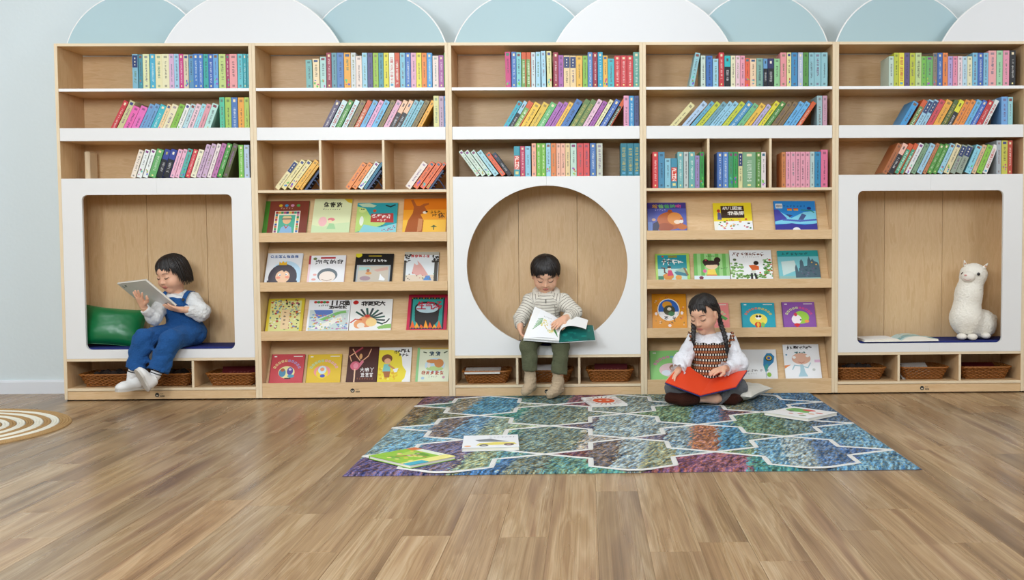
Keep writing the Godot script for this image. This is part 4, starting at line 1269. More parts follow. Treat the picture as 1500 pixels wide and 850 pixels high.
func paint_covers():
	cover_img = Image.create(2048, 1024, false, Image.FORMAT_RGB8)
	cover_img.fill(Color("e8e4da"))
	var k := 0
	# 0 brown portrait book with a green back strip
	rect(k, 0, 0, 100, 100, "7c3a2c"); rect(k, 0, 0, 13, 100, "3e7a26")
	for q in 4: disc(k, 37 + q * 13, 15, 4, 4, Color(["d9b02c", "3f8fc0", "c98aa8", "4c9a4c"][q]))
	title(k, "#####", 38, 22, 3, Color("c9b0a0"), 0.6, 6)
	rect(k, 26, 32, 56, 72, "f2ead8")
	for q in 9: rect(k, 28 + q * 5.8, 34, 5.4, 7, ["a83232", "d9a52c", "3f8a4c", "c05a7a", "2c4a7a", "d9c04c", "b0503c", "3f9a7a", "7a3a6a"][q])
	for q in 8: rect(k, 28, 42 + q * 7.2, 5, 6.6, ["3f8a7c", "d98a3c", "a83a5a", "e0c060", "3c5a8a", "c0603c", "4c9a5c", "8a4a7a"][q]); rect(k, 75, 42 + q * 7.2, 5, 6.6, ["d98a9a", "3f8a5c", "e0b04c", "3c6a9a", "b8503c", "7aa84c", "c9903c", "5a7ab0"][q])
	rect(k, 34, 43, 40, 60, "f2ead8"); rect(k, 36, 45, 36, 58, "4fae92")
	disc(k, 54, 62, 9, 11, Color("e3b487")); fillpoly(k, V([43, 57, 46, 48, 62, 48, 65, 57]), Color("e0c890")); rect(k, 43, 56, 22, 2.4, "3a4250")
	fillpoly(k, V([40, 100, 43, 84, 50, 78, 58, 78, 66, 84, 68, 100]), Color("8cb4d6")); line(k, V([50, 78, 54, 86, 58, 78]), 2, Color("b8402c"))
	# 1 cream book, three black characters on top
	k = 1
	rect(k, 0, 0, 100, 100, "dfe6b8"); fillpoly(k, V([78, 0, 100, 0, 100, 14, 88, 10]), Color("d8b92c"))
	fillpoly(k, V([0, 78, 30, 84, 60, 74, 100, 70, 100, 100, 0, 100]), Color("cfe2b4"))
	title(k, "你喜欢", 26, 11, 13, Color("23261f"), 2.2, 17); title(k, "########", 26, 30, 3, Color("5c6046"), 0.6, 6)
	disc(k, 28, 68, 11, 14, Color("f0bcbc")); disc(k, 50, 62, 9, 5, Color("e2828a")); disc(k, 47, 68, 6, 5, Color("f2d9b4")); fillpoly(k, V([40, 90, 46, 73, 58, 74, 64, 90]), Color("a8d4a0"))
	# 2 teal forest book with a red plate
	k = 2
	rect(k, 0, 0, 100, 100, "2a9aa4"); fillpoly(k, V([0, 12, 22, 20, 34, 44, 52, 52, 78, 62, 66, 76, 30, 92, 0, 100]), Color("b8d67a"))
	fillpoly(k, V([2, 4, 30, 2, 48, 10, 40, 16, 14, 14]), Color("b8d0b0")); disc(k, 14, 26, 9, 8, Color("cfe08c")); disc(k, 12, 22, 2, 2, Color("2c4a2c")); disc(k, 17, 22, 2, 2, Color("2c4a2c"))
	fillpoly(k, V([20, 74, 60, 84, 100, 70, 100, 100, 10, 100]), Color("8fd0d8")); disc(k, 14, 62, 5, 16, Color("e6ecdc"))
	line(k, V([72, 10, 82, 14, 92, 8]), 4, Color("1e2a2a")); disc(k, 44, 28, 4, 5, Color("c0502c"))
	fillpoly(k, V([36, 38, 90, 36, 92, 68, 36, 66]), Color("b23c3c")); title(k, "####", 40, 41, 10, Color("f6f0ea"), 1.9, 12); title(k, "###", 52, 56, 6, Color("f6f0ea"), 1.1, 8)
	speckle(k, 16, Rect2(62, 76, 34, 20), ["7a4a8a", "3c5a8a", "c0607a"], 2.0)
	# 3 orange book with a brown kangaroo-like animal
	k = 3
	rect(k, 0, 0, 100, 34, "df7d1c"); rect(k, 0, 34, 100, 30, "eda02c"); rect(k, 0, 64, 100, 36, "f2bf45")
	fillpoly(k, V([16, 4, 22, 3, 30, 22, 38, 23, 46, 16, 58, 14, 58, 18, 48, 24, 55, 38, 50, 44, 40, 48, 48, 66, 46, 100, 6, 100, 12, 66, 22, 44, 24, 26]), Color("a85a2c"))
	disc(k, 50, 42, 5, 4, Color("f0e6d4")); disc(k, 54, 40, 2.6, 2.6, Color("1c1410")); fillpoly(k, V([36, 60, 46, 62, 44, 96, 34, 100]), Color("c98a5c"))
	title(k, "###", 64, 38, 6, Color("3a2a1c"), 0.9, 8); title(k, "##", 66, 48, 6, Color("3a2a1c"), 0.9, 7); title(k, "你", 80, 44, 15, Color("3a2a1c"), 2)
	fillpoly(k, V([64, 86, 72, 80, 80, 86]), Color("3f5a3c")); rect(k, 71, 86, 2, 8, "3f4a3c")
	# 4 white book, crowned girl with dark hair
	k = 4
	rect(k, 0, 0, 100, 100, "e4e8ec"); title(k, "公主怎么挖鼻屎", 9, 8, 8.5, Color("3f5f9a"), 1.5, 11.5)
	disc(k, 58, 78, 44, 50, Color("bcdcf0")); disc(k, 50, 84, 40, 46, Color("4a4650")); rect(k, 8, 96, 84, 4, "4a4650")
	fillpoly(k, V([36, 42, 36, 30, 42, 35, 46, 28, 51, 34, 56, 29, 58, 42]), Color("e8b42c")); disc(k, 50, 82, 20, 22, Color("f0c8a4")); disc(k, 41, 76, 3.4, 4, Color("ffffff")); disc(k, 42, 77, 1.6, 2, Color("3a4a6a"))
	disc(k, 60, 74, 3.4, 4, Color("ffffff")); disc(k, 59, 75, 1.6, 2, Color("3a4a6a")); disc(k, 38, 86, 6, 4, Color("f09a80")); disc(k, 63, 84, 6, 4, Color("f09a80")); fillpoly(k, V([30, 64, 46, 58, 52, 66, 60, 58, 70, 66, 68, 56, 32, 56]), Color("4a4650"))
	# 5 white book, laughing boy's head
	k = 5
	rect(k, 0, 0, 100, 100, "eceef0"); rect(k, 0, 0, 6, 34, "b23c4a"); rect(k, 0, 34, 6, 66, "f0d0d4"); disc(k, 17, 13, 5, 5, Color("6a7a4a")); rect(k, 32, 7, 40, 6, "b82c34"); title(k, "淘气的我", 20, 18, 15, Color("25262a"), 2.2, 19)
	disc(k, 54, 76, 27, 26, Color("6f7b82")); disc(k, 54, 82, 22, 21, Color("f2e6da")); fillpoly(k, V([31, 84, 34, 66, 44, 62, 66, 60, 76, 70, 76, 62, 58, 50, 38, 54]), Color("6f7b82")); line(k, V([40, 92, 54, 98, 66, 92]), 1.4, Color("8a6a5a"))
	disc(k, 20, 74, 5, 4, Color("eab0a8")); disc(k, 18, 92, 6, 4, Color("eab0a8"))
	# 6 black framed book
	k = 6
	rect(k, 0, 0, 100, 100, "17181a"); disc(k, 8, 6, 9, 9, Color("d8cc2c")); rect(k, 34, 8, 34, 3, "c9b02c"); title(k, "#######", 22, 22, 8, Color("e9e9e9"), 1.4, 9)
	rect(k, 6, 42, 88, 60, "aab2b8"); rect(k, 10, 46, 80, 56, "c9c0b0"); fillpoly(k, V([12, 48, 40, 50, 44, 60, 12, 62]), Color("a8cfc8")); fillpoly(k, V([50, 60, 86, 48, 88, 60, 60, 66]), Color("d0a89a"))
	disc(k, 38, 72, 8, 5, Color("d59a5c")); disc(k, 36, 62, 4, 6, Color("a8705c")); fillpoly(k, V([66, 96, 68, 72, 72, 80, 82, 92, 80, 98]), Color("eef2f4")); disc(k, 30, 90, 14, 8, Color("a89098"))
	# 7 pale book with a pink horse-like animal
	k = 7
	rect(k, 0, 0, 100, 100, "dfe6e8"); rect(k, 0, 0, 100, 12, "b9b4a4"); rect(k, 0, 30, 7, 70, "5a5650"); rect(k, 88, 30, 10, 70, "4a4844"); speckle(k, 22, Rect2(0, 10, 18, 26), ["1f1c1a", "2c2a26"], 3.0); speckle(k, 22, Rect2(80, 8, 20, 28), ["1f1c1a", "2c2a26"], 3.0, 2)
	title(k, "神奇的小店", 20, 11, 8, Color("b02c2c"), 1.6, 11); fillpoly(k, V([30, 40, 36, 46, 42, 44, 38, 30, 50, 44, 60, 60, 74, 84, 70, 100, 56, 94, 50, 78, 40, 82, 30, 76, 26, 66]), Color("dca8a0")); disc(k, 29, 72, 4, 5, Color("d5847a"))
	rect(k, 7, 80, 81, 20, "e2d2bc"); fillpoly(k, V([58, 98, 66, 82, 76, 82, 82, 98]), Color("5a90d0")); fillpoly(k, V([30, 40, 36, 46, 42, 44, 38, 30, 50, 44, 60, 60, 70, 80, 56, 84, 50, 76, 40, 82, 30, 76, 26, 66]), Color("dca8a0")); speckle(k, 18, Rect2(8, 76, 80, 22), ["8a7a6a", "c06a5a", "5a8a5a"], 2.0, 3)
	# 8 yellow busy book with a peach panel
	k = 8
	rect(k, 0, 0, 100, 100, "d5bf35"); rect(k, 8, 8, 84, 92, "d8d68c"); speckle(k, 150, Rect2(10, 6, 80, 90), ["3f5a2c", "1f1c18", "b0402c", "5a8a8a", "c98a2c", "7a8ab0", "e2e0c8", "a8505c"], 3.0); rect(k, 40, 36, 22, 60, "e6c99a"); title(k, "#", 47, 42, 6, Color("6a4a2c"), 1); title(k, "#", 46, 54, 7, Color("4a3a2c"), 1); title(k, "#", 47, 66, 6, Color("4a3a2c"), 1); title(k, "#", 46, 78, 6, Color("6a4a2c"), 1)
	# 9 white book, crowded street picture
	k = 9
	rect(k, 0, 0, 100, 100, "eef0f2")
	for q in 5: disc(k, 16 + q * 7, 8, 4, 4, Color(["c03a34", "3f8a4c"][q % 2]))
	title(k, "#####", 24, 17, 4, Color("50504c"), 0.7, 5); title(k, "11只猫", 50, 4, 13, Color("1f1c1c"), 2.6, 11); title(k, "跑马拉松", 50, 20, 9, Color("1f1c1c"), 1.8, 10.5)
	rect(k, 5, 34, 92, 66, "c9d8d4"); fillpoly(k, V([14, 34, 58, 34, 60, 44, 26, 62]), Color("5f7ec4")); fillpoly(k, V([28, 66, 70, 40, 90, 36, 92, 44, 78, 46, 40, 70]), Color("7fbf6a")); fillpoly(k, V([10, 96, 80, 54, 84, 62, 40, 98]), Color("eceade")); speckle(k, 90, Rect2(6, 50, 90, 48), ["d08a5c", "6a9ad0", "c07ab0", "e6d67a", "8ab86a", "eeeeee", "8a7ac0"], 2.4)
	# 10 white book, hen and brush-drawn feathers
	k = 10
	rect(k, 0, 0, 100, 100, "eeeeea"); disc(k, 12, 11, 6.5, 6.5, Color("b8201c")); title(k, "我要变大", 26, 8, 13, Color("1c1a18"), 2.4, 14)
	for q in 9: line(k, V([44, 66, 44 + 38 * cos(-2.4 + q * 0.36), 66 + 34 * sin(-2.4 + q * 0.36)]), 5, Color("3a4446" if q % 2 else "2f5a50"))
	disc(k, 40, 74, 20, 18, Color("e59a6a")); disc(k, 52, 76, 13, 14, Color("f0cf8c")); disc(k, 22, 82, 11, 14, Color("e8a06c")); disc(k, 42, 56, 6, 5, Color("c8402c")); line(k, V([4, 76, 14, 66, 28, 68]), 3, Color("c8402c")); disc(k, 28, 86, 9, 9, Color("f0e2d0"))
	fillpoly(k, V([66, 92, 84, 84, 100, 82, 100, 96, 70, 98]), Color("8fbf6a")); line(k, V([80, 80, 88, 76, 94, 66]), 3, Color("25282a"))
	# 11 magenta-edged book with a black pot
	k = 11
	rect(k, 0, 0, 100, 100, "c8284c"); rect(k, 8, 9, 84, 90, "22303a")
	for q in 12: rect(k, 9 + q * 7, 10, 3, 3, ["c8a02c", "3f8a5c"][q % 2]); rect(k, 9 + q * 7, 95, 3, 3, ["c8a02c", "8a5cb0"][q % 2])
	rect(k, 12, 14, 76, 80, "2f9a92"); fillpoly(k, V([18, 40, 20, 76, 34, 94, 66, 94, 78, 76, 80, 40]), Color("2b2b2c")); disc(k, 49, 38, 31, 17, Color("161616")); disc(k, 49, 40, 28, 14, Color("b8d4dc")); title(k, "生气汤", 24, 22, 20, Color("b8243c"), 3, 20)
	for q in 7: fillpoly(k, V([10 + q * 11, 96, 14 + q * 11, 74 + (q % 3) * 6, 22 + q * 11, 96]), Color(["e8632c", "f0a02c"][q % 2]))
	# 12, 13 red and yellow books of the arc-titled series
	k = 12
	series_cover(k, "c94a52", "e8dc9a", "a8a0d0"); disc(k, 50, 66, 24, 22, Color("e6e0a0")); disc(k, 38, 68, 10, 15, Color("4f8aa8")); disc(k, 38, 58, 6, 6, Color("a8603c")); disc(k, 60, 62, 9, 14, Color("5a4a9a")); disc(k, 60, 56, 4, 4, Color("d8d0e8")); disc(k, 64, 80, 10, 6, Color("4f9ab0")); rect(k, 46, 86, 18, 4, "2c3a2c")
	k = 13
	series_cover(k, "e2bf35", "a8d8b8", "e8a8c8"); disc(k, 46, 64, 24, 22, Color("ef9a96")); disc(k, 46, 70, 17, 20, Color("f0d43c")); disc(k, 46, 58, 12, 15, Color("cfe6ec")); disc(k, 46, 56, 6, 7, Color("f0a070")); disc(k, 48, 80, 7, 6, Color("4a5ac0"))
	# 14 dark brown book, dancer in pink
	k = 14
	rect(k, 0, 0, 100, 100, "4a231d"); line(k, V([14, 8, 28, 28, 40, 40]), 3, Color("e8b48c")); line(k, V([74, 8, 66, 28, 48, 42]), 3, Color("e8b48c")); line(k, V([44, 4, 22, 18]), 5, Color("b84c5a")); disc(k, 42, 29, 5, 8, Color("d8a46c")); fillpoly(k, V([36, 52, 46, 40, 54, 44, 42, 60]), Color("d77a8c")); disc(k, 26, 56, 16, 13, Color("d96a80")); disc(k, 28, 56, 8, 8, Color("e894a4")); line(k, V([12, 42, 6, 28, 22, 18]), 3, Color("e8b48c")); line(k, V([26, 68, 27, 100]), 4.5, Color("efcaa8"))
	title(k, "大脚丫", 44, 62, 11, Color("e6e6e4"), 1.8, 16); title(k, "跳芭蕾", 48, 77, 10, Color("e6e6e4"), 1.6, 14); title(k, "#######", 36, 91, 4, Color("a8643c"), 0.8, 8)
	# 15 yellow book, child with a white bowl
	k = 15
	rect(k, 0, 0, 100, 100, "eef0ee"); fillpoly(k, V([0, 8, 40, 8, 62, 14, 70, 30, 74, 56, 86, 72, 82, 92, 74, 100, 0, 100]), Color("ead83c")); speckle(k, 40, Rect2(4, 62, 60, 36), ["e2c02c", "f0e46a", "dfb02c"], 4.0)
	title(k, "#####", 48, 7, 9, Color("2a2622"), 1.6, 9.5); title(k, "###", 62, 19, 7, Color("2a2622"), 1.4, 10); disc(k, 26, 34, 16, 13, Color("7a4a30")); disc(k, 28, 41, 10, 8, Color("e8b088")); fillpoly(k, V([14, 72, 18, 50, 36, 50, 38, 72]), Color("7fc4c0")); line(k, V([34, 54, 48, 64]), 5, Color("d0905c")); fillpoly(k, V([46, 66, 62, 62, 58, 74, 50, 75]), Color("eceef2")); fillpoly(k, V([16, 72, 38, 72, 36, 90, 22, 90]), Color("a8683c"))
	# 16 pale book, brown hares on a hill
	k = 16
	rect(k, 0, 0, 100, 100, "dfe6cc"); rect(k, 0, 0, 8, 100, "8fc88a"); rect(k, 8, 0, 92, 5, "d8b454"); title(k, "猜猜", 38, 13, 12, Color("2f4a5c"), 1.9, 19); disc(k, 56, 54, 30, 22, Color("c3dcea")); disc(k, 56, 64, 26, 7, Color("b4d08a")); disc(k, 68, 48, 14, 13, Color("cf8a4c")); disc(k, 48, 42, 18, 6, Color("cf8a4c")); disc(k, 38, 54, 5, 8, Color("e6e0d4")); line(k, V([20, 14, 28, 16]), 3, Color("4a5a3c")); line(k, V([82, 16, 90, 12]), 3, Color("4a5a3c"))
	title(k, "我有多爱你", 18, 72, 10, Color("a8402c"), 1.7, 13.5); title(k, "####", 40, 86, 4, Color("8a8a7a"), 0.6, 7); disc(k, 22, 93, 5, 4, Color("a8c4d8")); disc(k, 84, 90, 4, 4, Color("c89aa8"))
	# ---- display case behind the girl
	k = 17
	rect(k, 0, 0, 100, 100, "5560b0"); rect(k, 0, 0, 100, 22, "443c86"); rect(k, 0, 70, 12, 30, "6a8ad0")
	for q in 5: title(k, "给爸爸的吻"[q], 14 + q * 15, 8, 12, Color(["d8a03c", "7fc06a", "4faa5c", "5cb06a", "d0508c"][q]), 1.9)
	title(k, "#####", 20, 25, 4, Color("c9c4e8"), 0.7, 6); disc(k, 58, 66, 34, 32, Color("b8602a")); disc(k, 70, 58, 19, 22, Color("d88a3c")); disc(k, 58, 32, 6, 6, Color("a8521f")); disc(k, 76, 70, 9, 7, Color("efd8c0")); disc(k, 44, 88, 22, 14, Color("a04c20")); disc(k, 88, 88, 12, 10, Color("c06a2c")); fillpoly(k, V([12, 100, 14, 76, 26, 66, 30, 84, 26, 100]), Color("2a2c4c")); disc(k, 16, 62, 5, 5, Color("d0a890")); disc(k, 86, 68, 5, 7, Color("e4e0d8")); disc(k, 86, 60, 3, 3, Color("c8502c"))
	k = 18
	rect(k, 0, 0, 100, 100, "ead42c"); rect(k, 0, 68, 100, 32, "f0f0e4"); rect(k, 20, 12, 60, 44, "3a281e"); title(k, "幼儿园里", 25, 15, 11, Color("eeece4"), 1.8, 13); title(k, "我最棒", 38, 32, 13, Color("eeece4"), 2.2, 14); disc(k, 14, 30, 4, 6, Color("b83c2c")); fillpoly(k, V([10, 62, 11, 36, 19, 36, 21, 62]), Color("5a5a8a")); disc(k, 60, 92, 52, 24, Color("eef2f4")); speckle(k, 34, Rect2(10, 60, 84, 36), ["c8402c", "e0a03c", "4f8a3c", "2c2622", "d07a8a", "e8c060"], 3.0)
	k = 19
	rect(k, 0, 0, 100, 100, "2a86d0"); fillpoly(k, V([6, 30, 40, 60, 70, 40, 100, 34, 100, 80, 0, 80]), Color("7fd0e8")); fillpoly(k, V([0, 84, 40, 78, 70, 84, 100, 78, 100, 100, 0, 100]), Color("3a3a96")); fillpoly(k, V([0, 30, 10, 30, 30, 62, 0, 72]), Color("4a4aa8")); line(k, V([22, 66, 60, 70, 98, 66]), 6, Color("4f64b8"))
	rect(k, 5, 10, 16, 16, "eef0f0")
	for q in 6: rect(k, 7 + q * 2.2, 13, 1.1, 10, "3a3a3a")
	rect(k, 32, 26, 11, 8, "e8a02c"); rect(k, 32, 26, 11, 3, "c04a24"); rect(k, 47, 26, 11, 8, "e8a02c"); rect(k, 47, 26, 11, 3, "c04a24"); fillpoly(k, V([28, 46, 44, 50, 36, 58]), Color("3a4a7a")); fillpoly(k, V([56, 66, 66, 44, 76, 50, 68, 66]), Color("4a5a8a")); disc(k, 84, 26, 5, 5, Color("2a3078")); line(k, V([66, 32, 88, 34, 94, 40]), 3, Color("2f8a7c")); disc(k, 50, 100, 9, 8, Color("eef0f0")); title(k, "#######", 24, 16, 4, Color("184a8c"), 0.8, 8)
	k = 20
	rect(k, 0, 0, 100, 100, "a8cc5a"); rect(k, 7, 7, 84, 93, "1f8f9c"); rect(k, 7, 60, 84, 40, "b8d8d0"); disc(k, 22, 12, 3.4, 3.4, Color("d0502c")); rect(k, 38, 8, 26, 9, "8a8a3c"); title(k, "####", 20, 22, 15, Color("f4f0e8"), 2.8, 15); title(k, "##", 22, 24, 12, Color("241a18"), 1.6, 15)
	line(k, V([18, 56, 26, 58, 26, 74, 34, 80]), 4, Color("5a3a24")); disc(k, 36, 90, 16, 12, Color("d8882c")); disc(k, 66, 94, 9, 10, Color("e0a040")); disc(k, 40, 58, 5, 6, Color("e8c0a0")); disc(k, 40, 54, 6, 4, Color("2a1c18")); fillpoly(k, V([34, 88, 36, 66, 46, 66, 52, 86]), Color("c8305c")); fillpoly(k, V([54, 74, 84, 58, 92, 90, 60, 84]), Color("3a7a8a")); fillpoly(k, V([56, 68, 80, 56, 92, 80]), Color("9ab8a0")); line(k, V([84, 60, 92, 84]), 6, Color("8a6a4a")); rect(k, 7, 88, 16, 12, "2f7a5c")
	k = 21
	for q in 10: rect(k, q * 10, 0, 10, 100, ["6fb45a", "9fd08a"][q % 2])
	rect(k, 0, 88, 100, 12, "dceaf0"); disc(k, 34, 34, 9, 11, Color("33221e")); disc(k, 66, 26, 9, 11, Color("33221e")); disc(k, 50, 42, 22, 14, Color("33221e")); disc(k, 50, 50, 17, 13, Color("f0d0a8")); fillpoly(k, V([32, 46, 38, 34, 64, 32, 70, 44]), Color("33221e")); disc(k, 34, 27, 2.5, 2.5, Color("d0405c")); fillpoly(k, V([36, 88, 38, 64, 58, 62, 64, 88]), Color("f0d45a")); disc(k, 30, 70, 5, 7, Color("e06a9a")); rect(k, 34, 84, 30, 4, "d8783c"); title(k, "####", 68, 56, 5, Color("5a7a4a"), 0.8, 7); title(k, "#####", 36, 9, 3.5, Color("3a4a2c"), 0.7, 5); disc(k, 20, 96, 6, 6, Color("7a3a4a"))
	k = 22
	rect(k, 0, 0, 100, 100, "eef0f0"); title(k, "###怎么###", 8, 10, 8.5, Color("6a3a2a"), 1.5, 9.6); title(k, "########", 32, 23, 3, Color("8a8a86"), 0.5, 5); speckle(k, 70, Rect2(0, 46, 30, 52), ["6a9a4a", "8ab86a", "4f7a34", "a8c88a"], 3.2); speckle(k, 60, Rect2(80, 30, 20, 66), ["5a9a3c", "7ab05a", "c8502c", "3f7a2c"], 3.0, 2); speckle(k, 40, Rect2(30, 86, 50, 12), ["6a9a4a", "8ab86a", "4f7a34"], 3.0, 3); disc(k, 12, 34, 4, 4, Color("5a6a44"))
	disc(k, 62, 46, 6, 7, Color("241c1a")); fillpoly(k, V([44, 54, 58, 52, 68, 58, 68, 70, 52, 72]), Color("d8642c")); fillpoly(k, V([48, 72, 60, 72, 58, 86, 48, 86]), Color("d8dcd0")); line(k, V([50, 84, 50, 98]), 5, Color("26262c")); line(k, V([58, 84, 60, 98]), 5, Color("26262c")); disc(k, 70, 80, 2, 2, Color("c8302c"))
	k = 23
	rect(k, 0, 0, 100, 100, "7cc4cc"); rect(k, 0, 0, 100, 22, "2f9c9c"); fillpoly(k, V([8, 40, 40, 36, 46, 70, 10, 90]), Color("c8dcd8")); rect(k, 0, 92, 100, 8, "9ac0b8"); title(k, "######", 12, 8, 7, Color("2a4a4c"), 1.2, 11)
	fillpoly(k, V([40, 98, 40, 62, 43, 50, 46, 62, 48, 78, 52, 60, 53, 40, 57, 32, 61, 42, 62, 58, 70, 56, 72, 36, 76, 22, 80, 38, 84, 30, 88, 40, 96, 44, 100, 60, 100, 98]), Color("4d6672")); speckle(k, 40, Rect2(50, 56, 46, 38), ["6a5a7a", "3a5260", "5f7a8a", "48606c"], 2.4); disc(k, 82, 44, 2, 2, Color("f0b84c")); disc(k, 92, 52, 2, 2, Color("f0b84c"))
	k = 24
	rect(k, 0, 0, 100, 100, "de931f"); speckle(k, 60, Rect2(8, 8, 84, 88), ["b8702c", "e6c8b0", "8a6a2c", "d0605a"], 2.2); disc(k, 48, 48, 32, 33, Color("efece4")); disc(k, 48, 48, 29.5, 30.5, Color("2f64b4")); fillpoly(k, V([20, 54, 76, 54, 70, 72, 48, 79, 26, 72]), Color("ece8e2")); disc(k, 44, 34, 14, 11, Color("d8962c")); disc(k, 50, 50, 17, 15, Color("4a4a34")); disc(k, 50, 46, 6, 5, Color("e0d8c8")); disc(k, 56, 60, 9, 7, Color("3f7a4c")); title(k, "不", 36, 68, 9, Color("2a2622"), 1.6); title(k, "#", 60, 68, 9, Color("2a2622"), 1.6); disc(k, 12, 60, 4, 5, Color("efe0dc")); disc(k, 86, 58, 4, 5, Color("efe0dc")); disc(k, 50, 95, 5, 4, Color("efe0dc"))
	k = 25
	series_cover(k, "e88a86", "e8e0a0", "b8d8a0"); fillpoly(k, V([50, 40, 60, 34, 96, 66, 88, 74]), Color("4f9a4c"))
	k = 26
	series_cover(k, "28a4b8", "e86a44", "e8c044"); disc(k, 50, 72, 26, 26, Color("f0dc5a")); disc(k, 50, 62, 9, 10, Color("f4f2ee")); disc(k, 46, 58, 4, 5, Color("222020")); disc(k, 55, 58, 4, 5, Color("222020")); disc(k, 48, 92, 10, 11, Color("d8402c")); disc(k, 48, 92, 4, 10, Color("f0b83c")); disc(k, 62, 92, 6, 9, Color("8ac05a"))
	k = 27
	series_cover(k, "8e56a8", "d8e69a", "e0508c"); disc(k, 56, 64, 24, 26, Color("9fd04a")); disc(k, 42, 72, 15, 19, Color("f4ecec")); disc(k, 40, 52, 5, 7, Color("d8405a")); disc(k, 54, 74, 2.4, 2.8, Color("2a2222")); disc(k, 72, 80, 7, 6, Color("f0a050")); disc(k, 42, 94, 9, 6, Color("d8303c"))
	k = 28
	series_cover(k, "8fd07a", "e07ab0", "7ab8d8"); disc(k, 50, 70, 27, 24, Color("e8c8cc")); disc(k, 60, 62, 12, 12, Color("9a6444")); disc(k, 60, 64, 7, 7, Color("e8c090")); disc(k, 40, 80, 11, 10, Color("dfe6f0"))
	k = 29
	rect(k, 0, 0, 100, 100, "eff1f1"); fillpoly(k, V([73, 84, 68, 56, 70, 30, 78, 14, 88, 14, 95, 26, 92, 46, 80, 62]), Color("2f86b8")); fillpoly(k, V([73, 84, 70, 60, 78, 50, 80, 60]), Color("3fa09a")); disc(k, 82, 32, 8, 10, Color("22262c")); disc(k, 82, 31, 6.5, 8, Color("e8c83c")); disc(k, 82, 31, 3.6, 5, Color("3f64c0")); disc(k, 80, 90, 5, 8, Color("8fc04a")); line(k, V([73, 84, 74, 100]), 1.4, Color("8a9ab0")); title(k, "## ##的 # #", 12, 72, 6, Color("6a6a68"), 0.9, 7); title(k, "#######", 16, 84, 3.4, Color("a8a8a4"), 0.5, 5.5)
	k = 30
	rect(k, 0, 0, 100, 100, "f0f2f3"); title(k, "##要##大##", 12, 5, 8, Color("2a2624"), 1.4, 8.6); disc(k, 48, 44, 26, 17, Color("e2b49c")); disc(k, 29, 40, 5, 4, Color("f6f4f0")); disc(k, 66, 36, 5, 4, Color("f6f4f0")); speckle(k, 16, Rect2(32, 24, 30, 3), ["4f7a7c"], 2.0); line(k, V([40, 54, 48, 58, 56, 54]), 1.2, Color("b8605a")); fillpoly(k, V([44, 62, 52, 62, 56, 84, 62, 98, 36, 98, 42, 84]), Color("a8ccd8")); line(k, V([44, 66, 28, 64, 22, 76]), 2.6, Color("9ec4d0")); line(k, V([52, 68, 64, 72, 72, 58]), 2.6, Color("9ec4d0")); fillpoly(k, V([0, 64, 18, 62, 0, 74]), Color("ea9050")); rect(k, 84, 48, 16, 8, "e6c0dc"); disc(k, 8, 32, 2.4, 2.4, Color("4f8aa8")); disc(k, 80, 78, 4, 4, Color("c8ccc8"))
	# ---- books on the rug and in the nook
	k = 31
	rect(k, 0, 0, 100, 100, "8ec63a"); rect(k, 0, 0, 100, 16, "e8f0dc"); rect(k, 0, 0, 20, 20, "d8703c"); rect(k, 78, 0, 22, 100, "f0e88a"); rect(k, 84, 60, 16, 40, "2fb0c8"); fillpoly(k, V([20, 30, 60, 20, 70, 50, 30, 64]), Color("b4d85a")); line(k, V([36, 70, 46, 46, 70, 40]), 6, Color("a0703c")); disc(k, 52, 30, 16, 8, Color("5a9a34")); disc(k, 40, 80, 14, 7, Color("6aa83c")); speckle(k, 20, Rect2(20, 10, 56, 80), ["e8e08a", "c8a8b8", "7ab84a", "f0d05a"], 4.0)
	k = 32
	rect(k, 0, 0, 100, 100, "eceff2"); fillpoly(k, V([22, 40, 50, 30, 62, 44, 84, 56, 60, 58, 30, 54]), Color("6a727a")); fillpoly(k, V([30, 66, 60, 60, 92, 66, 96, 80, 24, 84]), Color("e8d95a")); disc(k, 38, 84, 8, 9, Color("3a3a3a")); disc(k, 82, 80, 9, 9, Color("4a3a3a")); disc(k, 38, 84, 4, 4, Color("c0c0c0")); disc(k, 82, 80, 4, 4, Color("c0a0a0")); title(k, "#######", 48, 14, 7, Color("9a9ea4"), 1.0, 7); disc(k, 10, 88, 6, 5, Color("e8a05a"))
	k = 33
	rect(k, 0, 0, 100, 100, "f0f0ee")
	for q in 22:
		var a := TAU * q / 22
		line(k, [Vector2(50 + 34 * cos(a), 48 + 34 * sin(a)), Vector2(50 + 47 * cos(a + 0.06), 48 + 47 * sin(a + 0.06))], 3.4, Color("a84c2c" if q % 2 else "8a6a5a"))
	disc(k, 50, 48, 30, 28, Color("e0501e")); disc(k, 40, 46, 5, 6, Color("f2e2d0")); disc(k, 62, 46, 5, 6, Color("f2e2d0"))
	k = 34
	rect(k, 0, 0, 100, 100, "f0f1f0"); disc(k, 34, 34, 26, 20, Color("5aa83c")); disc(k, 22, 22, 12, 8, Color("4f9a34")); disc(k, 50, 22, 14, 9, Color("cf2c2c")); disc(k, 52, 44, 12, 8, Color("6ab84c")); disc(k, 28, 52, 8, 6, Color("2a2a28")); disc(k, 22, 58, 7, 6, Color("e8e8e4")); disc(k, 60, 66, 6, 5, Color("d8643c")); disc(k, 76, 54, 7, 5, Color("e0a060")); disc(k, 82, 36, 8, 5, Color("c83c34")); disc(k, 74, 80, 8, 5, Color("4f8a3c")); disc(k, 44, 74, 5, 4, Color("c8502c"))
	# 35 page with two green grasshoppers and yellow flowers, 36 teal picture page, 37 sea picture page
	k = 35
	rect(k, 0, 0, 100, 100, "f4f5f6")
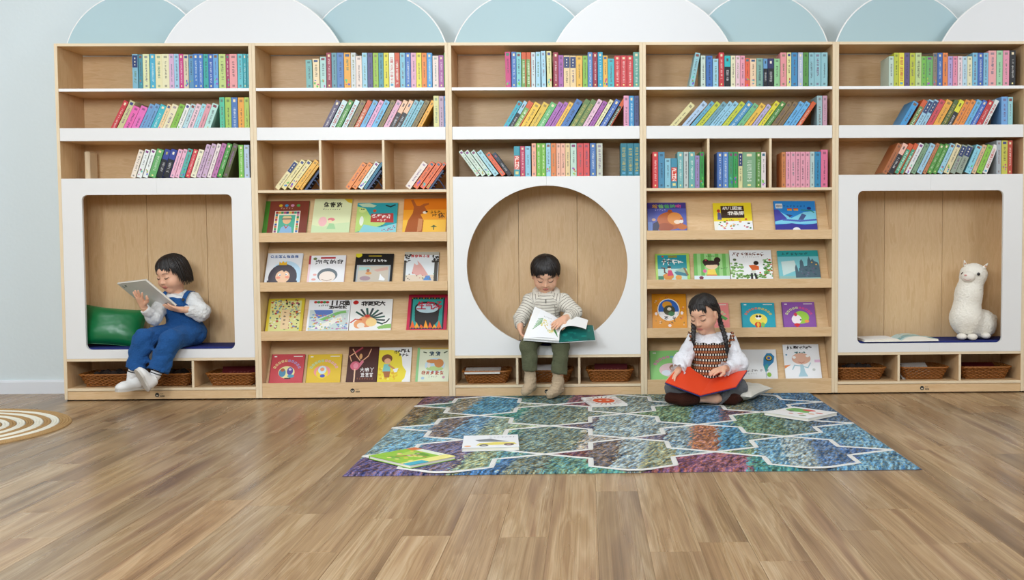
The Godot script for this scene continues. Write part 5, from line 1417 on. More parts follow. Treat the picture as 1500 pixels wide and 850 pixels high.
	for q in 7:
		line(k, V([16 + q, 70 - q * 6, 34, 46 - q * 3]), 1.6, Color("6aa85a" if q % 2 else "3f8a3c"))
		line(k, V([92 - q, 86 - q * 3, 76, 66 - q * 2]), 1.6, Color("5a9a5a" if q % 2 else "3f7a3c"))
	speckle(k, 26, Rect2(34, 30, 18, 26), ["e6d67a", "d8c05a", "c8d8a0"], 2.2); speckle(k, 24, Rect2(56, 56, 20, 22), ["e6d67a", "d8c05a", "b8c890"], 2.2, 2); line(k, V([44, 50, 52, 64, 62, 68]), 2, Color("d8c070")); title(k, "#######", 58, 30, 3, Color("8a8e92"), 0.5, 4.6); title(k, "######", 36, 18, 3, Color("8a8e92"), 0.5, 4.6)
	k = 36
	rect(k, 0, 0, 100, 100, "17665f"); speckle(k, 26, Rect2(10, 10, 86, 86), ["1c7a70", "145a56", "21857a"], 7.0)
	k = 37
	rect(k, 0, 0, 100, 100, "bfe0e2"); fillpoly(k, V([0, 60, 30, 40, 60, 52, 100, 30, 100, 70, 0, 86]), Color("6fb0b8")); disc(k, 40, 30, 14, 8, Color("d8d8b0")); speckle(k, 20, Rect2(6, 10, 86, 80), ["e8e2c8", "8fc4c8", "a8b48a"], 4.0)
	k = 38
	rect(k, 0, 0, 100, 100, "dcdad6"); title(k, "##", 8, 8, 8, Color("4a4a4c"), 1.2, 9); rect(k, 76, 84, 10, 8, "6a6a6a"); rect(k, 60, 88, 8, 6, "4a4a4a")
	k = 39
	rect(k, 0, 0, 100, 100, "5a1820"); title(k, "######", 20, 20, 7, Color("8a5048"), 1.1, 10); disc(k, 60, 60, 16, 14, Color("6e2a2c"))
	var m := plain(Color.WHITE, 0.32, 0.5)
	m.albedo_texture = ImageTexture.create_from_image(cover_img)
	M.prints = m


func cell_uv(k: int, x: float, y: float) -> Vector2:
	# x and y in 0..1, y downwards
	return Vector2(((k % 10) * CELL + 1 + x * (CELL - 2)) / 2048.0, ((k / 10) * CELL + 1 + y * (CELL - 2)) / 1024.0)


func picture_book(o, w: float, h: float, t: float, k: int, shown := 1.0):
	# lies in the xy plane, front cover towards +z, bottom edge at y = 0
	var b := Buf.new()
	var bt := minf(0.002, t * 0.3)
	var low := h * (1.0 - shown)   # strip that stands behind a shelf lip
	var fronts := [[Vector3(0, (h + low) / 2, -bt / 2), Vector3(w, h - low, bt)]]
	if low > 0.001:
		fronts.append([Vector3(0, low / 2, -bt / 2), Vector3(w, low, bt)])
	for part in fronts + [[Vector3(0, h / 2, -t + bt / 2), Vector3(w, h, bt)], [Vector3(-w / 2 + bt / 2, h / 2, -t / 2), Vector3(bt, h, t - 2 * bt)]]:
		var at := b.v.size()
		b.box(part[0], part[1], 0.0006 if low < 0.001 else 0.0002)
		for j in range(at, b.v.size()):
			var p := b.v[j]
			var x := clampf(p.x / w + 0.5, 0.0, 1.0)
			var y := clampf((1.0 - p.y / h) / shown, 0.0, 1.0)
			b.u[j] = cell_uv(k, x if part[0].z > -bt else 0.02, y if part[0].z > -bt else 0.5)
	obj("cover", b, M.prints, o)
	var g := Buf.new()
	g.box(Vector3(0.0005, h / 2, -t / 2), Vector3(w - 0.005, h - 0.006, t - 2 * bt - 0.0002), 0.0004)
	obj("pages", g, M.pages, o)


func build_display_books():
	paint_covers()
	var says := [
		"brown picture book with a capped child in a mosaic frame", "cream picture book with three black characters and a pink child", "teal picture book with a red title plate", "orange picture book with a brown kangaroo-like animal",
		"pale picture book with a crowned dark-haired girl", "white picture book with a grey-haired laughing face", "black picture book framing a faded painting", "picture book with a pink long-faced animal and red title",
		"yellow picture book crowded with tiny figures", "white picture book with a busy marathon street scene", "white picture book with a hen and inky feathers", "magenta-edged picture book with a black cooking pot",
		"red picture book with an arched title", "yellow picture book with an arched title and pink hood", "dark brown picture book with a dancer in pink", "yellow picture book with a child holding a white bowl", "pale picture book with brown hares and green spine edge",
		"violet-blue picture book with a big brown bear", "yellow picture book with a chalkboard over a round table", "blue picture book showing its barcode side", "teal and green picture book with a child riding a tiger", "green striped picture book with a pigtailed girl",
		"white picture book with a child in an orange top among bushes", "sea-green picture book with a dark castle", "orange picture book with an oval winter scene", "salmon pink picture book partly hidden behind the girl's braid", "cyan picture book with a yellow burst and dark-eyed animal", "violet picture book with a white rabbit-like animal",
		"light green picture book partly hidden beside the girl's sleeve", "white picture book with one peacock feather", "white picture book with a wide-eyed drawn child",
	]
	var base := {1: 0.89, 2: 0.615, 3: 0.340, 4: 0.045}
	for k in COVER_SPOTS.size():
		var s: Array = COVER_SPOTS[k]
		var t := 0.009 + 0.004 * ((k * 7) % 3) / 2.0
		var o = thing("picture_book", says[k], "book", Vector3(s[2], base[int(s[1])] + 0.0015, -0.030), 0, "picture books on the slanted display shelves")
		o.rotation.x = -deg_to_rad(SLANT)
		o.rotation.z = deg_to_rad([0.4, -0.5, 0.0, 0.6, -0.3][k % 5])
		picture_book(o, s[3] - 0.002, s[4], t, k, 1.0 - [0.049, 0.048, 0.049, 0.052][int(s[1]) - 1] / s[4])


# ---------------------------------------------------------------- star rug
const RUG_X := 2.0
const RUG_Z := 0.0
const RUG_W := 2.19
const RUG_D := 1.955
# wool colours of each star, across: centre x, centre z, then colour bands
const STARS = [
	[0.375, 0.36, "5b8f80 9c8d72 4c93b4 4c93b4 a9b598"], [1.10, 0.36, "8c4650 8e9a88 95a296 8a9a92"], [1.79, 0.36, "7e8a62 7c7f60 506f86 40709c"],
	[0.375, 1.0, "7fb2ca 7c6660 6a9cc0 98ab90 a9b88a"], [1.10, 1.0, "6e5e6c 9aacaa a4b4b2 93a3a0"], [1.79, 1.0, "4d8fb4 648a60 5f8060 647c70 4d6484"],
	[0.375, 1.635, "6aa4c0 6b5c80 6d5b7c a2b182 66a09c"], [1.10, 1.635, "7e4048 705c58 aab8b8 8f8f68 7c9496"], [1.79, 1.635, "7f9a64 6fa4c0 a2b2b4 5472a0 42619a"],
	[0.0, 0.035, "6a3448 78404c 5d4a58"], [0.745, 0.035, "4f7a70 577064 8a4550"], [1.44, 0.035, "7e8a72 7c8a7c 78826a"], [2.17, 0.035, "416f96 48719a 4a7396"],
	[0.0, 0.67, "7f6038 886a44 6f6e4a"], [0.745, 0.67, "3f8f7c 6f8878 74826c 9da588"], [1.44, 0.67, "6d8a58 6a8d60 5288b8 72444a"], [2.17, 0.67, "4a6a90 4f6a8a 54708e"],
	[0.0, 1.31, "5f8a94 86a8ae 6fa6c2"], [0.745, 1.31, "4a9488 6f8474 74826e b0a090"], [1.44, 1.31, "6a5a70 8ba0a8 b7623c 4688ac 6f8a80"], [2.17, 1.31, "6496b4 6a9cb8 74a2b6"],
	[0.0, 1.98, "4f3a6c 563d70 5c4474"], [0.745, 1.98, "3468a6 6f7c6e 5c8e78 4c9c88"], [1.44, 1.98, "84384e 8c4256 2f7f76"], [2.17, 1.98, "5a90b0 6496b4 6a9ab4"],
]


func rug_image() -> Image:
	var W := 1096
	var H := 978
	var nA := noise(61, 0.5, 2, FastNoiseLite.TYPE_VALUE)
	var nB := noise(62, 0.9, 1, FastNoiseLite.TYPE_VALUE)
	# fibres: streaks a few millimetres long, lying across the rug at a slight slant
	var fibre := nA.get_image(512, 512)
	var speck := nB.get_image(512, 512)
	fibre.convert(Image.FORMAT_L8)
	speck.convert(Image.FORMAT_L8)
	var fb := fibre.get_data()
	var sb := speck.get_data()
	var data := PackedByteArray()
	data.resize(W * H * 3)
	var bands := []
	for s in STARS:
		var cs := []
		for q in s[2].split(" "):
			cs.append(Color(q).lerp(Color("8d9490"), 0.38))
		bands.append(cs)
	var n := STARS.size()
	for y in H:
		var z := y * 0.002
		for x in W:
			var px := x * 0.002
			# which star: lattice cell, nearest by the stars' own distance
			var best := 0
			var bd := 1e9
			for k in n:
				var dx: float = absf(px - STARS[k][0])
				if dx > 0.37:
					continue
				var dz: float = absf(z - STARS[k][1])
				if dz > 0.33:
					continue
				# outline of a star tile: half height 0.325 at the middle, stepping down at dx 0.17
				var lim := 0.325 - dx * 0.5 if dx < 0.17 else 0.325 - 0.235 - (dx - 0.17) * 0.47
				var d := dz - lim
				if d < bd:
					bd = d
					best = k
			var cs: Array = bands[best]
			var f: float = fb[((y / 6 + x / 9) % 512) * 512 + ((x / 2 + y / 7) % 512)] / 255.0
			var s2: float = sb[((y / 5) % 512) * 512 + ((x / 2 + y / 5) % 512)] / 255.0
			var t: float = (px - STARS[best][0] + 0.30 + (z - STARS[best][1]) * 0.12 + (f - 0.5) * 0.07) / 0.60 * cs.size()
			var c: Color = cs[clampi(int(t), 0, cs.size() - 1)]
			var k1 := 0.40 + 1.15 * f
			var k2 := (s2 - 0.5) * 0.55
			var i := (y * W + x) * 3
			data[i] = clampi(int(255 * (c.r * k1 + k2 * 0.50)), 12, 235)
			data[i + 1] = clampi(int(255 * (c.g * k1 + k2 * 0.12)), 12, 235)
			data[i + 2] = clampi(int(255 * (c.b * k1 - k2 * 0.42)), 12, 235)
	return Image.create_from_data(W, H, false, Image.FORMAT_RGB8, data)


func build_rug():
	var t = thing("star_rug", "multicoloured wool rug with a white star lattice under the girl", "rug", Vector3(RUG_X, 0, RUG_Z), 0)
	var m := plain(Color.WHITE, 0.95, 0.15)
	m.albedo_texture = ImageTexture.create_from_image(rug_image())
	m.normal_enabled = true
	m.normal_texture = noise_tex(noise(64, 0.35, 2), 256, null, true, 5.0)
	m.normal_scale = 0.6
	m.texture_repeat = true
	var top := Buf.new()
	var h := 0.010
	var sk := -0.015   # the far edge lies a little askew
	var fn := func(u: float, v: float) -> Vector3:
		var x := u * RUG_W
		var z := v * RUG_D + sk * u
		var e := minf(minf(u * RUG_W, (1 - u) * RUG_W), minf(v * RUG_D, (1 - v) * RUG_D))
		var lift := h * clampf(e / 0.012, 0.0, 1.0) + 0.0012 * sin(x * 7.0 + z * 3.0) * clampf(e / 0.1, 0.0, 1.0)
		return Vector3(x, lift + 0.0012, z)
	top.grid(fn, 96, 88)
	obj("wool_pile", top, m, t)
	var base := Buf.new()
	base.box(Vector3(RUG_W / 2, 0.0007, RUG_D / 2 + sk / 2), Vector3(RUG_W - 0.002, 0.0012, RUG_D - 0.002), 0.0)
	obj("backing", base, plain(Color("4a4a50"), 0.9), t)
	# white lattice: thick tufted cords laid between the lattice nodes
	var cord := plain(Color("eceae4"), 0.95, 0.15)
	cord.normal_enabled = true
	cord.normal_texture = m.normal_texture
	var ax := [0.375, 1.10, 1.79]
	var bx := [0.0, 0.745, 1.44, 2.17]
	var az := [0.035, 0.67, 1.31, 1.965]
	var bz := [0.36, 1.0, 1.635]
	for i in 4:
		for j in 3:
			var b := Vector2(bx[i], bz[j])
			for s in [-1, 1]:
				var ai: int = i if s > 0 else i - 1
				if ai < 0 or ai > 2: continue
				for q in [-1, 1]:
					var aj: int = j if q < 0 else j + 1
					var a := Vector2(ax[ai], az[aj])
					var xm: float = (a.x + b.x) / 2 + 0.01 * s
					var p := [b, Vector2(xm, lerpf(b.y, a.y, 0.28)), Vector2(xm, lerpf(b.y, a.y, 0.72)), a]
					var pts := []
					for e in 3:
						var l: float = p[e].distance_to(p[e + 1])
						var nn := maxi(2, int(l / 0.03))
						for w in nn:
							var f: float = float(w) / nn
							pts.append(p[e].lerp(p[e + 1], f))
					pts.append(p[3])
					var path := []
					for e in pts:
						var x := clampf(e.x, 0.012, RUG_W - 0.012)
						var z := clampf(e.y, 0.012, RUG_D - 0.012)
						var pos: Vector3 = fn.call(x / RUG_W, z / RUG_D)
						path.append(Vector3(pos.x, pos.y - 0.0005, pos.z))
					var tb := Buf.new()
					tb.tube(path, [0.0120], 8, false, 0.24)
					obj("lattice_cord", tb, cord, t)


func build_round_rug():
	var t = thing("round_rug", "round jute rug braided with white rings, cut off by the frame", "rug", Vector3(-0.22, 0, 0.93), 0)
	var jute := plain(Color.WHITE, 0.9, 0.2)
	jute.albedo_texture = noise_tex(noise(71, 0.05, 3), 256, ramp([[0.0, "7f5f3c"], [0.4, "a98656"], [0.6, "b9976a"], [1.0, "ccb084"]]))
	jute.uv1_scale = Vector3(40, 3, 1)
	var cotton := plain(Color("e6e2d2"), 0.92, 0.2)
	# rings outermost first: [outer radius, white?]
	var edges := [0.645, 0.590, 0.553, 0.520, 0.478, 0.443, 0.404, 0.376, 0.342, 0.312, 0.282, 0.25, 0.22, 0.19, 0.16, 0.13, 0.10, 0.07, 0.0]
	for k in edges.size() - 1:
		var prof := []
		var ro: float = edges[k] - 0.001
		var ri: float = edges[k + 1] + (0.001 if k < edges.size() - 2 else 0.0)
		var coils := maxi(1, int(round((ro - ri) / 0.013)))
		prof.append(Vector2(ro, 0.0005))
		for c in coils:
			var a := lerpf(ro, ri, float(c) / coils)
			var b := lerpf(ro, ri, float(c + 1) / coils)
			for q in 7:
				var f := q / 6.0
				prof.append(Vector2(lerpf(a, b, f), 0.004 + 0.005 * sin(PI * f)))
		var b2 := Buf.new()
		b2.lathe(prof, 96)
		obj("jute_ring" if k % 2 == 0 else "cotton_ring", b2, jute if k % 2 == 0 else cotton, t)


# ---------------------------------------------------------------- baskets
func rrect(w: float, d: float, r: float, n: int) -> Array:
	# points of a rounded rectangle in xz, evenly spaced
	var out := []
	var straight := [w - 2 * r, d - 2 * r]
	var per: float = 2 * (straight[0] + straight[1]) + TAU * r
	for k in n:
		var s: float = per * k / n
		var p := Vector2.ZERO
		var segs := [[straight[0], Vector2(-w / 2 + r, d / 2), Vector2(1, 0)], [PI / 2 * r, Vector2(w / 2 - r, d / 2 - r), PI / 2], [straight[1], Vector2(w / 2, d / 2 - r), Vector2(0, -1)], [PI / 2 * r, Vector2(w / 2 - r, -d / 2 + r), 0.0], [straight[0], Vector2(w / 2 - r, -d / 2), Vector2(-1, 0)], [PI / 2 * r, Vector2(-w / 2 + r, -d / 2 + r), -PI / 2], [straight[1], Vector2(-w / 2, -d / 2 + r), Vector2(0, 1)], [PI / 2 * r, Vector2(-w / 2 + r, d / 2 - r), -PI]]
		for g in segs:
			if s <= g[0]:
				if g[2] is Vector2:
					p = g[1] + g[2] * s
				else:
					var a: float = g[2] - s / r
					p = g[1] + Vector2(cos(a), sin(a)) * r
				break
			s -= g[0]
		out.append(p)
	return out


func build_baskets():
	var wick := plain(Color.WHITE, 0.5, 0.5)
	wick.albedo_texture = noise_tex(noise(81, 0.06, 3), 256, ramp([[0.0, "5a3211"], [0.4, "8c531d"], [0.65, "a86a2a"], [1.0, "c0843c"]]))
	wick.uv1_scale = Vector3(1, 30, 1)
	M.wicker = wick
	# shared meshes, one basket 0.285 wide
	var rows := 7
	var weave := Buf.new()
	var n := 92
	for j in rows:
		var f := (j + 0.5) / rows
		var w := lerpf(0.232, 0.282, f)
		var d := lerpf(0.168, 0.212, f)
		var pts := []
		var ring := rrect(w, d, 0.035, n)
		for k in n:
			var p: Vector2 = ring[k]
			var o := p.normalized() * 0.0046 * (1.0 if (k / 2 + j) % 2 == 0 else -1.0)
			pts.append(Vector3(p.x + o.x, 0.006 + f * 0.060, p.y + o.y))
		weave.tube(pts, [0.0042], 5, true)
	var stakes := Buf.new()
	var r0 := rrect(0.232, 0.168, 0.035, 46)
	var r1 := rrect(0.286, 0.216, 0.035, 46)
	for k in 46:
		stakes.tube([Vector3(r0[k].x, 0.003, r0[k].y), Vector3(r1[k].x, 0.068, r1[k].y)], [0.0022], 5)
	var rim := Buf.new()
	for e in 2:
		var pts := []
		for p in rrect(0.292, 0.222, 0.036, 72):
			pts.append(Vector3(p.x, 0.070 + 0.0025 * sin(p.x * 240.0 + e * PI + p.y * 200.0), p.y) + Vector3(p.x, 0, p.y).normalized() * (0.003 if e == 0 else -0.003))
		rim.tube(pts, [0.0052], 6, true)
	var base := Buf.new()
	base.box(Vector3(0, 0.003, 0), Vector3(0.228, 0.005, 0.164), 0.002)
	var mw := weave.mesh()
	var ms := stakes.mesh()
	var mr := rim.mesh()
	var mb := base.mesh()
	var spots := [
		[0.203, -0.145, 0.03, "wicker basket of dark toys under the cushion nook, beside the wall", 1.0], [0.545, -0.145, -0.02, "wicker basket half hidden behind the child's dangling trouser leg", 0.94], [0.905, -0.142, 0.02, "wicker basket holding a maroon book under the cushion nook", 0.95],
		[2.16 + 0.185, -0.140, 0.05, "wicker basket with a white book laid on its rim", 0.92], [2.16 + 0.545, -0.15, 0.0, "wicker basket behind the boy's socked feet", 0.88], [2.16 + 0.89, -0.150, -0.03, "wicker basket holding a dark red book under the round nook", 0.90],
		[4.32 + 0.165, -0.145, 0.0, "wicker basket with a dark cloth under the alpaca nook", 0.98], [4.32 + 0.53, -0.145, 0.03, "wicker basket holding grey picture cards, middle cubby below the alpaca", 0.94], [4.32 + 0.885, -0.145, 0.0, "deepest-filled wicker basket below the plush alpaca", 1.0],
	]
	for k in spots.size():
		var s: Array = spots[k]
		var t = thing("wicker_basket", s[3], "basket", Vector3(s[0], 0.0712, s[1]), s[2], "wicker baskets in the bottom cubbies")
		obj("weave", mw, wick, t)
		obj("stake_ring", ms, wick, t)
		obj("rim", mr, wick, t)
		obj("base", mb, wick, t)
		t.scale = Vector3(s[4], 1.0, 0.98)
	# what the baskets hold
	basket_book(0.925, -0.14, 0.102, "maroon book standing tilted in a basket under the cushion nook", 0.2, 0.16, -0.62, 0.1, 39)
	basket_book(2.16 + 0.165, -0.085, 0.146, "white thin book lying on a basket rim under the round nook", 0.20, 0.15, -1.5, 0.04, 38)
	basket_book(2.16 + 0.895, -0.15, 0.098, "dark red book standing in a basket under the round nook", 0.19, 0.15, -0.5, -0.06, 39)
	basket_book(2.16 + 0.52, -0.16, 0.100, "grey book in the basket behind the boy's feet", 0.19, 0.14, -0.55, 0.05, 38)
	basket_book(4.32 + 0.50, -0.14, 0.108, "grey picture card tilted in the middle basket below the alpaca", 0.19, 0.17, -1.05, 0.1, 38)
	basket_book(4.32 + 0.885, -0.15, 0.108, "dark book lying in the basket below the plush alpaca", 0.2, 0.17, -1.1, -0.05, 39)
	var dark := plain(Color("2b211c"), 0.85)
	for e in [[0.20, "bundle of dark toys in the basket nearest the wall", 3], [0.545, "dark toy bundle in the basket behind the dangling trouser leg", 5], [4.32 + 0.165, "dark folded cloth in the first basket below the alpaca", 7]]:
		var b := Buf.new()
		var sd: int = e[2]
		b.grid(func(u: float, v: float) -> Vector3:
			var x := (u - 0.5) * 0.21
			var z := (0.5 - v) * 0.15
			var ed := 1.0 - pow(maxf(absf(u - 0.5), absf(v - 0.5)) * 2.0, 6.0)
			return Vector3(x, 0.012 + ed * (0.062 + 0.016 * sin(x * 62.0 + sd) * cos(z * 80.0 + sd * 2.0)), z), 26, 20)
		var o = obj("toy_bundle" if sd < 7 else "folded_cloth", b, dark, null)
		o.position = Vector3(e[0], 0.0712, -0.145)
		tag(o, e[1], "toys" if sd < 7 else "cloth", "basket contents")


func basket_book(x, z, y, label, w, h, tilt, turn, k):
	var o = thing("picture_book", label, "book", Vector3(x, y, z), turn, "basket contents")
	o.rotation.x = tilt
	var inner := Node3D.new()
	picture_book(o, w, h, 0.009, k)
	for c in o.get_children():
		c.position.y = -h / 2
	inner.free()


# ---------------------------------------------------------------- things in the nooks
func pillow(called, label, size: Vector3, mat, xf: Transform3D, category := "cushion", wrinkle := 0.004, sd := 1):
	var b := Buf.new()
	var nz := noise(90 + sd, 9.0, 2)
	for side in [1.0, -1.0]:
		b.grid(func(u: float, v: float) -> Vector3:
			var a := u * 2 - 1
			var c := v * 2 - 1
			if side < 0: a = -a
			# edges draw in between the corners
			var px := a * (1.0 - 0.09 * (1.0 - c * c) * absf(a))
			var py := c * (1.0 - 0.09 * (1.0 - a * a) * absf(c))
			var th := pow(maxf(0.0, 1.0 - pow(absf(a), 2.6)), 0.55) * pow(maxf(0.0, 1.0 - pow(absf(c), 2.6)), 0.55)
			var fold := nz.get_noise_3d(px * 0.22, py * 0.22, side) * wrinkle * 2.0 * th
			fold += wrinkle * 0.9 * sin(atan2(py, px) * 14.0 + sd) * smoothstep(0.55, 1.2, Vector2(px, py).length()) * th
			return Vector3(px * size.x / 2, py * size.y / 2, side * (th * size.z / 2 + 0.001) + fold), 44, 40)
	var o := Node3D.new()
	o.name = numbered(called)
	add_child(o)
	o.transform = xf
	tag(o, label, category)
	obj("cushion_cover", b, mat, o)
	var e := Buf.new()
	var pts := []
	for k in 80:
		var s := k / 20.0
		var q := fmod(s, 1.0) * 2 - 1
		var p: Vector2
		match int(s):
			0: p = Vector2(q, -1)
			1: p = Vector2(1, q)
			2: p = Vector2(-q, 1)
			_: p = Vector2(-1, -q)
		var px := p.x * (1.0 - 0.09 * (1.0 - p.y * p.y) * absf(p.x))
		var py := p.y * (1.0 - 0.09 * (1.0 - p.x * p.x) * absf(p.y))
		pts.append(Vector3(px * size.x / 2, py * size.y / 2, 0))
	e.tube(pts, [0.0022], 6, true)
	obj("seam", e, mat, o)
	return o


func build_nook_things():
	# navy seat pads
	var pads := ["navy seat pad in the cushion nook", "navy seat pad under the boy in the round nook", "navy seat pad under the plush alpaca"]
	for k in 3:
		var b := Buf.new()
		b.box(Vector3(0.54, 0.2825 + 0.0065, -0.151), Vector3(1.035, 0.013, 0.262), 0.005)
		var o = obj("seat_pad", b, M.navy)
		o.position.x = k * 2.16
		tag(o, pads[k], "seat pad", "navy seat pads")
	# green satin cushion
	var satin := plain(Color("00743e"), 0.36, 0.6)
	satin.rim_enabled = true
	satin.rim = 0.3
	var bs := Basis.from_euler(Vector3(deg_to_rad(-24), deg_to_rad(14), deg_to_rad(-7)))
	pillow("green_cushion", "shiny green satin cushion slumped in the nook beside the reading child", Vector3(0.34, 0.235, 0.14), satin, Transform3D(bs, Vector3(0.215, 0.404, -0.150)), "cushion", 0.0012, 4)
	# open book lying beside the alpaca
	var ob = thing("open_book", "open picture book lying on the alpaca's seat pad", "book", Vector3(4.70, 0.2965, -0.105), 0.03)
	open_spread(ob, 0.215, 0.20, 0.012, -1, 37, 0.06)
	# a slim book behind the green cushion
	var sl = thing("picture_book", "slim blue book lying flat behind the dungarees on the seat pad", "book", Vector3(0.455, 0.2965, -0.12), 0.2, "")
	sl.rotation.x = -PI / 2
	picture_book(sl, 0.14, 0.12, 0.008, 36)
	sl.position.y += 0.008


func open_spread(t, w: float, d: float, th: float, k_left: int, k_right: int, rise: float):
	# an open book on a flat surface: spine along z, two page blocks with a curved top
	var cv := Buf.new()
	cv.box(Vector3(-w / 2, 0.0012, 0), Vector3(w, 0.0024, d + 0.006), 0.0006)
	cv.box(Vector3(w / 2, 0.0012, 0), Vector3(w, 0.0024, d + 0.006), 0.0006)
	obj("cover", cv, M.white_edge, t)
	for s in [-1.0, 1.0]:
		var cell: int = k_left if s < 0 else k_right
		var b := Buf.new()
		var fn := func(u: float, v: float) -> Vector3:
			var x: float = s * (w - 0.004) * u
			var y := 0.0026 + th * (1.0 - 0.25 * u) * (0.25 + 0.75 * minf(1.0, u * 8.0)) + rise * 0.25 * sin(PI * minf(u * 1.15, 1.0)) * (1.0 if s > 0 else 0.15)
			return Vector3(x, y, (v - 0.5) * d)
		var fn2 := func(u: float, v: float) -> Vector3:
			return fn.call(u, v) if s < 0 else fn.call(u, 1.0 - v)
		b.grid(func(u, v): return fn2.call(u, 1.0 - v), 20, 4)
		for j in b.v.size():
			if b.n[j].y < 0: b.n[j] = -b.n[j]
			if cell >= 0:
				b.u[j] = cell_uv(cell, absf(b.v[j].x) / w, b.v[j].z / d + 0.5)
		var top = obj("page", b, M.prints if cell >= 0 else M.paper, t)
		var e := Buf.new()   # page edges, closing the block
		for zz in [-d / 2, d / 2]:
			for q in 20:
				var a: Vector3 = fn.call(q / 20.0, 0.0)
				var c: Vector3 = fn.call((q + 1) / 20.0, 0.0)
				e.quad(Vector3(a.x, a.y, zz), Vector3(c.x, c.y, zz), Vector3(c.x, 0.0024, zz), Vector3(a.x, 0.0024, zz))
		var l: Vector3 = fn.call(1.0, 0.0)
		e.quad(Vector3(l.x, l.y, -d / 2), Vector3(l.x, l.y, d / 2), Vector3(l.x, 0.0024, d / 2), Vector3(l.x, 0.0024, -d / 2))
		obj("page_block", e, M.pages, t)


func flat_book(label, a: Vector2, w: float, h: float, turn: float, th: float, k: int):
	# lying on the rug: a = middle of the book, turn about the vertical
	var o = thing("picture_book", label, "book", Vector3(a.x, 0.0135 + th, a.y), 0, "picture books lying on the star rug")
	o.basis = Basis(Vector3.UP, turn) * Basis(Vector3.RIGHT, -PI / 2)
	picture_book(o, w, h, th, k)
	for c in o.get_children():
		c.position.y = -h / 2
	return o


func build_rug_books():
	flat_book("green and yellow picture book lying on the purple corner of the rug", Vector2(2.222, 1.717), 0.27, 0.222, deg_to_rad(-44), 0.014, 31)
	flat_book("white picture book with a yellow car lying flat on the rug", Vector2(2.508, 1.435), 0.235, 0.27, deg_to_rad(5), 0.016, 32)
	flat_book("white picture book with an orange sun near the boy's feet", Vector2(3.008, 0.312), 0.192, 0.285, deg_to_rad(12), 0.010, 33)
	flat_book("white picture book with green and red fruit beside the girl", Vector2(3.968, 0.775), 0.262, 0.24, deg_to_rad(-48), 0.016, 34)


